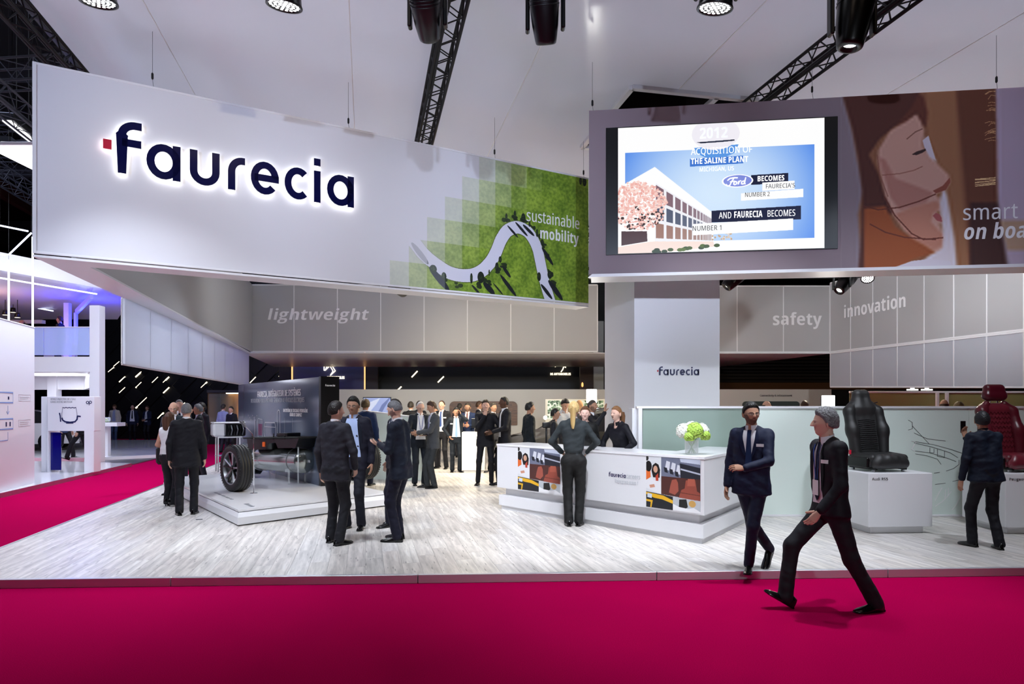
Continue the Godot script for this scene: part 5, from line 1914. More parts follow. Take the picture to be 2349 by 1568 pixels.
	# what lies on the chest
	if p.get("open", false) or p.get("vee", false) or p.get("tie", null) != null:
		var bottom := 1.10 if not p.get("open", false) else 0.96
		var half: float = p.get("gap", 0.052)
		var L := []
		var R := []
		var lapl := []
		var lapr := []
		for i in 13:
			var f := i / 12.0
			var y := lerpf(1.465, bottom, f)
			var w := half * (1.0 - f) + 0.006 if not p.get("open", false) else lerpf(half * 0.8, half * 1.35, f)
			if not p.get("open", false):
				w = half * minf(1.0, (1.0 - f) * 1.25) + 0.004
			var o: Vector3 = T.call(0, y, 0)
			L.append(Vector2(o.x - w, o.y))
			R.append(Vector2(o.x + w, o.y))
			lapl.append(Vector2(o.x - w - 0.048 * sin(PI * clampf(f * 1.1 + 0.1, 0.0, 1.0)), o.y))
			lapr.append(Vector2(o.x + w + 0.048 * sin(PI * clampf(f * 1.1 + 0.1, 0.0, 1.0)), o.y))
		var s := ST(true)
		cloth_patch(s, L, R, 0.004, k, 4)
		part(t, "shirt_front", done(s), cloth(shirt))
		if fine:
			s = ST(true)
			cloth_patch(s, lapl, L, 0.009, k, 2)
			part(t, "lapel", done(s), cloth(jacket))
			s = ST(true)
			cloth_patch(s, R, lapr, 0.009, k, 2)
			part(t, "lapel", done(s), cloth(jacket))
		if p.get("tie", null) != null:
			var a := []
			var e := []
			for i in 13:
				var f := i / 12.0
				var o: Vector3 = T.call(0, lerpf(1.468, p.get("tie_end", 1.08), f), 0)
				var w := 0.021 if f < 0.1 else lerpf(0.017, 0.036, f)
				if f > 0.95:
					w = 0.006
				a.append(Vector2(o.x - w, o.y))
				e.append(Vector2(o.x + w, o.y))
			s = ST(true)
			cloth_patch(s, a, e, 0.014, k, 2)
			part(t, "tie", done(s), cloth(p.tie))
	if p.get("lanyard", false):
		for side in [-1.0, 1.0]:
			var a := []
			var e := []
			for i in 9:
				var f := i / 8.0
				var o: Vector3 = T.call(side * lerpf(0.055, 0.012, f), lerpf(1.45, 1.16, f), 0)
				a.append(Vector2(o.x - 0.006, o.y))
				e.append(Vector2(o.x + 0.006, o.y))
			var s := ST()
			cloth_patch(s, a, e, 0.018, k, 1)
			part(t, "lanyard", done(s), cloth(Color(0.03, 0.06, 0.25)))
		var o: Vector3 = T.call(0, 1.09, 0)
		part(t, "pass_card", box_mesh(Vector3(0.085, 0.125, 0.004) * k, 0.0, Vector3(o.x, o.y, front_z(o.x, o.y, 0.2) + 0.022) * k), M.white_satin)
	if p.get("badge", 0.0) != 0.0:
		var o: Vector3 = T.call(p.badge, 1.315, 0)
		var bz := front_z(o.x, o.y, 0.2)
		var slope := atan2(front_z(o.x + 0.03, o.y, 0.2) - front_z(o.x - 0.03, o.y, 0.2), 0.06)
		part(t, "name_badge", box_mesh(Vector3(0.075, 0.03, 0.004) * k), M.white_satin, Transform3D(Basis(Vector3.UP, -slope), Vector3(o.x, o.y, bz + 0.012) * k))
	if p.get("glasses", false):
		var s := ST(true)
		var gl := ST()
		for q in [-1.0, 1.0]:
			var ring := []
			for i in 13:
				var a := TAU * i / 12
				ring.append(hc * k + hb * (Vector3(q * 0.033 + cos(a) * 0.024, 0.008 + sin(a) * 0.017, 0.096 - absf(q * 0.033 + cos(a) * 0.024) * 0.18) * k))
			tube(s, ring, [0.0018 * k], 5, false)
			tube(s, [hc * k + hb * (Vector3(q * 0.057, 0.012, 0.086) * k), hc * k + hb * (Vector3(q * 0.08, 0.01, -0.005) * k)], [0.0018 * k], 5)
			for i in 12:
				tri(gl, ring[i], ring[i + 1], hc * k + hb * (Vector3(q * 0.033, 0.008, 0.09) * k), hc * k)
		tube(s, [hc * k + hb * (Vector3(-0.01, 0.012, 0.098) * k), hc * k + hb * (Vector3(0.01, 0.012, 0.098) * k)], [0.0018 * k], 5)
		var g := part(t, "glasses", done(s), M.black_satin)
		part(g, "lens", done(gl), M.clear_glass)
	held[label] = [t.transform * (wrists[0] * k), t.transform * (wrists[1] * k)]
	return t


var cloths := {}

func cloth(c: Color) -> StandardMaterial3D:
	# base colour in linear values, as the vertex colours of the bodies are
	if not cloths.has(c):
		cloths[c] = mat("cloth_%d" % cloths.size(), c.linear_to_srgb(), 0.8, 0.0, 0.3)
	return cloths[c]


func build_people() -> void:
	var pm := mat("person", Color.WHITE, 0.68, 0.0, 0.35)
	pm.vertex_color_use_as_albedo = true
	var hm := mat("hair", Color.WHITE, 0.5, 0.0, 0.4)
	hm.vertex_color_use_as_albedo = true
	mat("shoe_black", Color(0.05, 0.05, 0.055), 0.22)
	var black := Color(0.008, 0.009, 0.012)
	var navy := Color(0.008, 0.012, 0.038)
	var blue := Color(0.010, 0.022, 0.07)
	var charcoal := Color(0.02, 0.022, 0.028)
	var grey := Color(0.055, 0.06, 0.068)
	var white := Color(0.78, 0.79, 0.82)
	var sky := Color(0.42, 0.52, 0.78)
	var pale := Color(0.62, 0.38, 0.29)
	var tan := Color(0.42, 0.23, 0.15)
	var grey_hair := Color(0.13, 0.13, 0.135)
	var brown_hair := Color(0.045, 0.022, 0.012)
	var N := 0.0145
	# ---- in the foreground
	person("grey-haired man in a black suit striding over the red carpet with a lanyard", {at = Vector3(2.732, 0.000, -5.856), yaw = -86.0, h = 1.79, cell = N, jacket = black, trousers = Color(0.012, 0.013, 0.017), open = true, gap = 0.06, tie = navy, tie_end = 0.98, lanyard = true, badge = 0.125, hair = "full", hair_color = Color(0.09, 0.09, 0.095), hair_light = Color(0.24, 0.24, 0.25), skin = pale, feet = [Vector3(0.07, 0, -0.35), Vector3(-0.07, 0.035, 0.36)], foot_pitch = [0.0, 30.0], foot_yaw = [8.0, -6.0], hands = [Vector3(0.20, 0.86, 0.20), Vector3(-0.28, 0.92, -0.16)], poles = [Vector3(0.5, 0, -1), Vector3(-0.6, 0, -1)], curl = [0.8, 0.8], lean = 3.0, head_yaw = -22.0, wide = 1.06, folds = 0.004})
	person("bearded man with glasses in a blue suit walking off the stand edge", {at = Vector3(2.421, 0.080, -6.900), yaw = -36.0, h = 1.70, cell = N, jacket = navy, trousers = Color(0.010, 0.013, 0.032), vee = true, gap = 0.06, tie = blue, badge = 0.115, glasses = true, beard = 1.0, skin = tan, hair_color = Color(0.01, 0.008, 0.007), feet = [Vector3(-0.02, 0, 0.03), Vector3(0.10, 0.12, -0.30)], foot_pitch = [0.0, -48.0], shift = -0.0, hands = [Vector3(0.02, 1.09, 0.30), Vector3(-0.24, 0.86, 0.06)], poles = [Vector3(1.0, -0.3, -0.5), Vector3(-0.5, 0, -1)], aim = [Vector3(-0.7, 0.1, 0.6), null], palm = [Vector3(-0.5, -0.6, -0.5), null], curl = [1.1, 0.8], head_yaw = 38.0, slim = true, leg = 0.95, folds = 0.004})
	person("stout man in a dark navy jacket photographing the seats with a raised phone", {at = Vector3(5.571, 0.080, -8.022), yaw = -176.0, h = 1.60, cell = N, wide = 1.22, belly = 1.0, jacket = Color(0.006, 0.010, 0.022), trousers = black, skin = tan, hair = "short", hair_color = Color(0.012, 0.012, 0.014), glasses = true, collar_color = Color(0.006, 0.010, 0.022), feet = [Vector3(0.11, 0, 0.10), Vector3(-0.10, 0, -0.10)], foot_yaw = [10.0, -20.0], hands = [Vector3(0.31, 0.83, 0.04), Vector3(0.02, 1.40, 0.34)], poles = [Vector3(0.7, 0.0, -1.0), Vector3(-0.8, -1.0, 0.2)], aim = [null, Vector3(0.1, 1.0, 0.1)], palm = [null, Vector3(0, 0, -1)], curl = [0.6, 0.9], lean = 5.0, head_yaw = -25.0, head_pitch = -4.0, hem = 0.86, flare = 0.17})
	# ---- the group of four before the exhibit
	person("man in a charcoal suit seen from behind, hand in pocket, facing the man with glasses", {at = Vector3(-2.136, 0.080, -8.250), yaw = 156.0, h = 1.72, cell = N, jacket = charcoal, trousers = Color(0.014, 0.015, 0.018), hair = "short", hair_color = Color(0.012, 0.010, 0.009), skin = pale, feet = [Vector3(0.12, 0, 0.06), Vector3(-0.10, 0, -0.05)], hands = [Vector3(0.26, 0.88, 0.05), Vector3(-0.20, 0.93, 0.13)], poles = [Vector3(0.6, -0.2, -1.0), Vector3(-1.0, -0.2, -0.8)], head_yaw = -26.0, hem = 0.79})
	person("man with glasses in a light blue open-necked shirt under a dark jacket", {at = Vector3(-2.147, 0.080, -9.274), yaw = -8.0, h = 1.79, cell = N, jacket = Color(0.012, 0.014, 0.024), trousers = Color(0.012, 0.014, 0.022), open = true, gap = 0.095, shirt = sky, glasses = true, skin = tan, hair = "short", hair_color = Color(0.01, 0.008, 0.007), head_yaw = 6.0, head_pitch = 6.0, hands = [Vector3(0.25, 0.88, 0.02), Vector3(-0.25, 0.88, 0.02)], beard = 0.3})
	person("grey-haired bearded man in a navy suit looking down at a phone in his hands", {at = Vector3(-1.371, 0.080, -8.436), yaw = -104.0, h = 1.74, cell = N, jacket = Color(0.009, 0.012, 0.027), trousers = Color(0.009, 0.011, 0.021), hair = "crew", hair_color = Color(0.09, 0.09, 0.095), hair_light = Color(0.17, 0.17, 0.18), beard = 0.75, beard_color = Color(0.16, 0.15, 0.15), skin = pale, feet = [Vector3(0.08, 0, 0.02), Vector3(-0.12, 0, 0.08)], hands = [Vector3(0.07, 1.20, 0.26), Vector3(-0.05, 1.19, 0.26)], poles = [Vector3(0.6, -1.0, -0.4), Vector3(-0.6, -1.0, -0.4)], aim = [Vector3(-0.3, 0.1, 1.0), Vector3(0.3, 0.1, 1.0)], palm = [Vector3(-0.4, 0.9, 0), Vector3(0.4, 0.9, 0)], curl = [1.0, 1.0], lean = 4.0, head_pitch = 26.0, wide = 1.08, hem = 0.78})
	person("dark-haired man with a receding hairline standing behind the man with the phone", {at = Vector3(-1.624, 0.080, -9.545), yaw = -62.0, h = 1.76, cell = N, jacket = Color(0.012, 0.014, 0.024), tie = blue, hair = "receding", hair_color = Color(0.012, 0.01, 0.009), skin = pale, feet = [Vector3(0.1, 0, 0.12), Vector3(-0.1, 0, -0.06)]})
	# ---- the group at the aisle
	person("woman in a white sleeveless top and black trousers with brown hair", {at = Vector3(-5.711, 0.080, -11.371), yaw = 168.0, h = 1.56, cell = N, female = true, jacket = Color(0.70, 0.71, 0.74), trousers = black, bare_arms = true, collar = false, hem = 0.90, flare = 0.14, hair = "long", hair_color = Color(0.05, 0.022, 0.013), hair_light = Color(0.11, 0.05, 0.03), skin = Color(0.50, 0.27, 0.19), heel = 0.06, feet = [Vector3(0.06, 0, 0.02), Vector3(-0.08, 0, -0.02)], hands = [Vector3(0.15, 1.02, 0.2), Vector3(-0.22, 0.84, 0.03)], shoe_mat = M.shoe_black, leg = 1.05})
	person("bald man with glasses in a dark suit pointing across the aisle group", {at = Vector3(-6.388, 0.080, -12.900), yaw = 8.0, h = 1.74, cell = 0.016, jacket = Color(0.015, 0.02, 0.03), tie = Color(0.02, 0.05, 0.10), vee = true, hair = "bald", hair_color = Color(0.08, 0.07, 0.06), glasses = true, skin = Color(0.60, 0.36, 0.26), beard = 0.25, head_pitch = 14.0, head_yaw = 12.0, hands = [Vector3(0.42, 1.36, 0.22), Vector3(-0.24, 0.86, 0.03)], poles = [Vector3(0.5, -1, -0.3), Vector3(-0.6, 0, -1)], aim = [Vector3(1, 0.1, 0.2), null], palm = [Vector3(0, 1, 0.2), null], curl = [0.25, 0.7]})
	person("grey cropped man in a black suit with his back turned, before the exhibit platform", {at = Vector3(-4.987, 0.080, -10.461), yaw = 202.0, h = 1.71, cell = N, jacket = black, trousers = black, hair = "crew", hair_color = Color(0.09, 0.09, 0.095), hair_light = Color(0.18, 0.18, 0.19), skin = pale, beard = 0.4, beard_color = Color(0.25, 0.24, 0.23), feet = [Vector3(0.10, 0, -0.02), Vector3(-0.10, 0, 0.04)], hands = [Vector3(0.25, 0.84, 0.02), Vector3(-0.26, 0.85, 0.05)], wide = 1.05, head_yaw = -14.0, hem = 0.76})
	person("tall grey-haired man standing behind the bald man with glasses", {at = Vector3(-6.972, 0.080, -14.300), yaw = 30.0, h = 1.80, cell = 0.024, hair = "crew", hair_color = grey_hair, tie = navy, skin = pale})
	person("grey-haired man in a dark suit facing the aisle group beside the pointing hand", {at = Vector3(-6.790, 0.080, -14.800), yaw = -62.0, h = 1.70, cell = 0.02, jacket = black, vee = true, shirt = Color(0.5, 0.56, 0.72), hair = "short", hair_color = grey_hair, skin = tan})
	person("dark-haired person half hidden behind the grey-haired man at the aisle", {at = Vector3(-7.078, 0.080, -15.600), yaw = -40.0, h = 1.74, cell = 0.026, skin = tan})
	# ---- inside the stand
	person("man in a blue suit with his back turned behind the second tyre", {at = Vector3(-3.073, 0.080, -14.300), yaw = 176.0, h = 1.80, cell = 0.018, jacket = blue, trousers = navy, hair = "full", hair_color = Color(0.07, 0.045, 0.02), skin = tan})
	person("man whose face shows between the glasses wearer and the blue suit", {at = Vector3(-3.545, 0.080, -15.400), yaw = 50.0, h = 1.72, cell = 0.024, skin = tan, hair = "short", hair_color = brown_hair})
	person("white-haired man in an open collar looking at a tablet", {at = Vector3(-1.950, 0.080, -14.369), yaw = 24.0, h = 1.76, cell = 0.018, jacket = Color(0.010, 0.012, 0.02), open = true, gap = 0.08, shirt = white, lanyard = true, hair = "thin", hair_color = Color(0.45, 0.43, 0.40), skin = pale, glasses = true, head_pitch = 24.0, lean = 3.0, hands = [Vector3(0.06, 1.08, 0.32), Vector3(-0.12, 1.08, 0.32)], aim = [Vector3(-0.5, 0, 1), Vector3(0.6, 0, 1)], poles = [Vector3(1, -1, -0.4), Vector3(-1, -1, -0.4)]})
	person("young man in a grey suit with a white badge tapping on the tablet", {at = Vector3(-1.603, 0.080, -13.911), yaw = -64.0, h = 1.76, cell = 0.018, jacket = grey, trousers = Color(0.03, 0.033, 0.038), vee = true, shirt = white, tie = Color(0.3, 0.3, 0.5), badge = 0.11, hair = "short", hair_color = brown_hair, skin = tan, head_pitch = 20.0, hands = [Vector3(0.02, 1.12, 0.34), Vector3(-0.1, 1.10, 0.30)], poles = [Vector3(0.8, -1, -0.4), Vector3(-0.8, -1, -0.4)], feet = [Vector3(0.1, 0, 0.02), Vector3(-0.09, 0, 0.1)]})
	person("dark-haired man with his back turned beyond the tablet pair, before the pale wall", {at = Vector3(-2.821, 0.080, -19.000), yaw = 180.0, h = 1.78, cell = 0.026, jacket = black})
	person("black-haired man with his back turned beside another back near the pale wall", {at = Vector3(-2.699, 0.080, -19.800), yaw = 165.0, h = 1.80, cell = 0.026, jacket = black, skin = tan})
	person("short man whose face shows over the grey suit's shoulder", {at = Vector3(-2.119, 0.080, -18.800), yaw = 8.0, h = 1.63, cell = 0.026, skin = tan, jacket = charcoal})
	person("man in a black suit with a striped blue tie and a white badge, arms hanging", {at = Vector3(-1.861, 0.080, -18.161), yaw = -18.0, h = 1.80, cell = 0.02, jacket = black, open = true, gap = 0.07, shirt = white, tie = Color(0.04, 0.08, 0.25), badge = 0.12, hair = "receding", hair_color = brown_hair, skin = pale, feet = [Vector3(0.14, 0, 0.05), Vector3(-0.14, 0, 0)]})
	person("man telephoning with one hand on his hip and a pale blue tie", {at = Vector3(-1.412, 0.080, -17.205), yaw = 10.0, h = 1.62, cell = 0.02, jacket = Color(0.010, 0.012, 0.022), open = true, gap = 0.085, shirt = Color(0.6, 0.65, 0.75), tie = Color(0.25, 0.38, 0.62), badge = -0.13, tie_end = 0.95, skin = tan, hair_color = Color(0.01, 0.009, 0.008), hands = [Vector3(0.12, 1.56, 0.10), Vector3(-0.20, 0.98, 0.14)], poles = [Vector3(0.7, -1, 0.4), Vector3(-1, 0, -0.4)], aim = [Vector3(-0.25, 1, 0), null], palm = [Vector3(-1, 0, 0), null], curl = [0.8, 1.0], head_roll = -6.0})
	person("bearded man with glasses in a blue suit behind the white lectern", {at = Vector3(-1.186, 0.080, -18.300), yaw = -8.0, h = 1.74, cell = 0.024, jacket = blue, vee = true, shirt = white, tie = Color(0.18, 0.07, 0.06), beard = 0.8, glasses = true, skin = tan, hands = [Vector3(0.1, 1.15, 0.28), Vector3(-0.1, 1.15, 0.28)]})
	person("man whose hair shows beside the wooden niche behind the telephoning man", {at = Vector3(-1.693, 0.080, -22.000), yaw = 160.0, h = 1.74, cell = 0.03, jacket = charcoal})
	person("man in profile before the wooden niche, left of the man touching his chin", {at = Vector3(-1.001, 0.080, -20.500), yaw = 95.0, h = 1.80, cell = 0.026, hair = "short", hair_color = brown_hair, skin = tan})
	person("slim young man in black touching his chin beside the white lectern", {at = Vector3(-0.558, 0.080, -14.449), yaw = 2.0, h = 1.79, cell = 0.017, jacket = Color(0.009, 0.010, 0.013), trousers = black, shirt = Color(0.02, 0.02, 0.023), vee = true, hair = "short", hair_color = Color(0.03, 0.018, 0.01), skin = pale, slim = true, leg = 0.9, wide = 0.95, feet = [Vector3(0.12, 0, 0.0), Vector3(-0.16, 0, 0.04)], hands = [Vector3(0.14, 1.10, 0.24), Vector3(-0.01, 1.42, 0.20)], poles = [Vector3(1, -0.8, -0.2), Vector3(-0.4, -1, 0.3)], aim = [Vector3(-0.9, 0.1, 0.3), Vector3(0.1, 1, 0.1)], palm = [Vector3(0, -1, 0), Vector3(0, 0, -1)], curl = [0.5, 1.2]})
	person("tall man in a black suit with open white collar facing the chin-toucher", {at = Vector3(-0.151, 0.080, -14.291), yaw = -72.0, h = 1.86, cell = 0.017, jacket = black, trousers = black, open = true, gap = 0.05, shirt = white, hair = "crew", hair_color = Color(0.012, 0.011, 0.01), hair_light = Color(0.02, 0.018, 0.016), skin = Color(0.10, 0.05, 0.03), hands = [Vector3(0.12, 1.06, 0.28), Vector3(-0.14, 1.05, 0.28)], poles = [Vector3(0.8, -0.6, -0.8), Vector3(-0.8, -0.6, -0.8)], feet = [Vector3(0.1, 0, -0.02), Vector3(-0.1, 0, 0.08)]})
	person("man whose face shows between the two men in black", {at = Vector3(-0.486, 0.080, -17.500), yaw = 40.0, h = 1.74, cell = 0.028, skin = tan, jacket = charcoal})
	person("man with white earphones in a black jumper beside the dark car", {at = Vector3(0.343, 0.080, -13.600), yaw = 108.0, h = 1.74, cell = 0.018, jacket = Color(0.007, 0.009, 0.014), collar = false, hair = "short", hair_color = Color(0.014, 0.012, 0.011), skin = tan, hem = 0.88})
	person("dark-haired woman with glasses in profile behind the reception counter's end", {at = Vector3(0.809, 0.080, -13.000), yaw = 84.0, h = 1.62, cell = 0.018, female = true, hair = "bun", glasses = true, jacket = black, collar = false, skin = tan, hair_color = Color(0.012, 0.011, 0.01)})
	person("man in a pale grey shirt looking down beside the landscape picture", {at = Vector3(1.101, 0.080, -14.800), yaw = 24.0, h = 1.82, cell = 0.02, jacket = Color(0.42, 0.43, 0.44), trousers = black, shirt = Color(0.42, 0.43, 0.44), hem = 0.96, hair_color = Color(0.012, 0.01, 0.009), skin = tan, head_pitch = 30.0, lean = 5.0})
	person("bald tanned man behind the blonde woman's head", {at = Vector3(1.490, 0.080, -15.200), yaw = 30.0, h = 1.80, cell = 0.026, hair = "bald", hair_color = Color(0.2, 0.12, 0.06), skin = Color(0.5, 0.27, 0.12)})
	person("bearded man in black waving a raised hand beside the pillar", {at = Vector3(1.515, 0.080, -13.000), yaw = 55.0, h = 1.78, cell = 0.018, jacket = black, hair = "crew", hair_color = Color(0.05, 0.04, 0.035), beard = 0.85, beard_color = Color(0.05, 0.035, 0.03), skin = tan, hands = [Vector3(0.24, 0.86, 0.04), Vector3(-0.16, 1.52, 0.36)], poles = [Vector3(0.6, 0, -1), Vector3(-0.6, -1, 0.2)], aim = [null, Vector3(0, 1, 0.1)], palm = [null, Vector3(0, 0, 1)], curl = [0.7, 0.2]})
	person("blonde woman with a ponytail in a grey jacket leaning on the reception counter", {at = Vector3(0.856, 0.080, -9.475), yaw = 172.0, h = 1.73, cell = N, female = true, jacket = Color(0.035, 0.042, 0.044), trousers = Color(0.012, 0.013, 0.015), hair = "pony", hair_color = Color(0.42, 0.27, 0.10), hair_light = Color(0.75, 0.55, 0.25), skin = pale, hem = 0.955, flare = 0.135, feet = [Vector3(0.07, 0, 0.0), Vector3(-0.07, 0, 0.03)], hands = [Vector3(0.18, 1.02, 0.20), Vector3(-0.18, 1.02, 0.16)], poles = [Vector3(1.0, 0.0, -0.55), Vector3(-1.0, 0.0, -0.55)], leg = 1.06, wide = 1.02})
	person("red-lipped hostess in black behind the counter, facing the blonde woman", {at = Vector3(1.123, 0.080, -10.500), yaw = -6.0, h = 1.66, cell = 0.016, female = true, jacket = Color(0.006, 0.006, 0.007), trousers = black, collar = false, hair = "bun", hair_color = Color(0.10, 0.045, 0.02), skin = Color(0.70, 0.45, 0.37)})
	person("hostess in a black polo neck with a brown ponytail leaning at the counter, mouth open", {at = Vector3(1.656, 0.080, -10.150), yaw = -52.0, h = 1.68, cell = N, female = true, jacket = Color(0.007, 0.007, 0.008), trousers = black, collar_color = Color(0.007, 0.007, 0.008), hair = "pony", hair_color = Color(0.13, 0.055, 0.022), hair_light = Color(0.28, 0.14, 0.06), skin = Color(0.66, 0.42, 0.33), mouth_open = true, lean = 14.0, hands = [Vector3(0.20, 1.0, 0.28), Vector3(-0.16, 1.0, 0.26)], poles = [Vector3(1, 0, -0.5), Vector3(-1, 0, -0.5)]})
	# ---- heads beyond the glass partition
	person("bald man beyond the glass partition under the infotainment lettering", {at = Vector3(5.765, 0.080, -15.500), yaw = 60.0, h = 1.78, cell = 0.026, hair = "bald", skin = pale})
	person("brown-haired man beyond the glass partition beside the bright lamp", {at = Vector3(6.861, 0.080, -16.000), yaw = 160.0, h = 1.78, cell = 0.026, hair_color = brown_hair})
	person("balding man beyond the glass partition by the steel posts", {at = Vector3(8.864, 0.080, -14.000), yaw = 150.0, h = 1.80, cell = 0.026, hair = "bald", hair_color = brown_hair, skin = tan})
	person("woman with dark blond hair beyond the glass partition by the steel posts", {at = Vector3(8.784, 0.080, -13.400), yaw = 190.0, h = 1.74, cell = 0.026, female = true, hair = "fringe", hair_color = Color(0.10, 0.06, 0.02)})
	# ---- far away in the aisle and on other stands
	person("light blue-shirted man before the gold-lit car display", {at = Vector3(-10.788, 0.000, -25.500), yaw = 160.0, h = 1.80, cell = 0.03, jacket = Color(0.30, 0.34, 0.50), trousers = charcoal, hem = 0.96})
	person("man in black with a tan bag strap before the gold-lit car display", {at = Vector3(-10.068, 0.000, -24.500), yaw = -20.0, h = 1.72, cell = 0.03, jacket = black})
	person("man in a cream jacket and jeans walking along the black wall", {at = Vector3(-19.453, 0.000, -33.421), yaw = 10.0, h = 1.80, cell = 0.03, jacket = Color(0.62, 0.58, 0.50), trousers = Color(0.05, 0.08, 0.16), open = true, gap = 0.06, shirt = Color(0.35, 0.4, 0.6), hair = "fringe", hair_color = Color(0.09, 0.045, 0.02), shoe_mat = M.white_matt, feet = [Vector3(0.1, 0, 0.15), Vector3(-0.1, 0, -0.1)]})
	person("bald man in a navy suit and dark tie by the black wall", {at = Vector3(-18.807, 0.000, -33.833), yaw = 20.0, h = 1.78, cell = 0.03, jacket = navy, trousers = black, open = true, gap = 0.08, tie = black, hair = "bald", hair_color = Color(0.3, 0.28, 0.26), skin = pale})
	person("man in a navy suit with a blue lanyard by the black wall", {at = Vector3(-18.073, 0.000, -33.833), yaw = -10.0, h = 1.74, cell = 0.03, jacket = navy, trousers = black, open = true, gap = 0.06, lanyard = true, skin = tan, hair_color = brown_hair, hands = [Vector3(0.08, 1.05, 0.25), Vector3(-0.08, 1.05, 0.25)]})
	person("man half hidden behind the white stand's corner column", {at = Vector3(-19.924, 0.000, -33.000), yaw = -30.0, h = 1.80, cell = 0.03, jacket = black, skin = pale})
	person("visitor in dark trousers walking behind the open-legged white panel", {at = Vector3(-14.159, 0.090, -21.600), yaw = 80.0, h = 1.76, cell = 0.026, jacket = Color(0.03, 0.05, 0.12), trousers = black, feet = [Vector3(0.08, 0, 0.25), Vector3(-0.08, 0.02, -0.25)], foot_pitch = [0.0, -20.0]})
	person("visitor in black striding behind the open-legged white panel", {at = Vector3(-13.256, 0.090, -21.000), yaw = -70.0, h = 1.76, cell = 0.026, jacket = black, trousers = black, feet = [Vector3(0.08, 0.02, 0.36), Vector3(-0.08, 0, -0.3)], foot_pitch = [20.0, 0.0]})
	person("man in black seated upstairs behind the frosted balcony glass", {at = Vector3(-14.164, 2.950, -21.400), yaw = -80.0, h = 1.60, cell = 0.026, jacket = black, hair_color = brown_hair, skin = tan})
	person("bald man upstairs on the balcony beside the small spotlights", {at = Vector3(-16.128, 2.950, -22.500), yaw = -40.0, h = 1.62, cell = 0.03, jacket = black, hair = "bald", skin = tan})


# ---------------------------------------------------------------- reception, partitions, back wall, car
func flat(p: Vector3) -> Vector2:
	return Vector2(p.x, p.z)


func cut(a: Vector3, u: Vector3, b: Vector3, v: Vector3) -> Vector3:
	# where two lines of the plan meet
	var d := u.x * v.z - u.z * v.x
	var t := ((b.x - a.x) * v.z - (b.z - a.z) * v.x) / d
	return a + u * t


func ell_plan(l: Vector3, k: Vector3, r: Vector3, inset: float, deep: float) -> Array:
	# an L-shaped plan along l-k-r, drawn in from its outer face by inset and as deep as deep
	var f := (k - l).normalized()
	var g := (r - k).normalized()
	var nf := Vector3(f.z, 0, -f.x)
	var ng := Vector3(g.z, 0, -g.x)
	if nf.z > 0:
		nf = -nf
	if ng.dot(-f) < 0:
		ng = -ng
	var k0 := cut(l + nf * inset, f, r + ng * inset, g)
	var k1 := cut(l + nf * deep, f, r + ng * deep, g)
	return [flat(l + nf * inset + f * inset), flat(k0), flat(r + ng * inset - g * inset), flat(r + ng * deep - g * inset), flat(k1), flat(l + nf * deep + f * inset)]


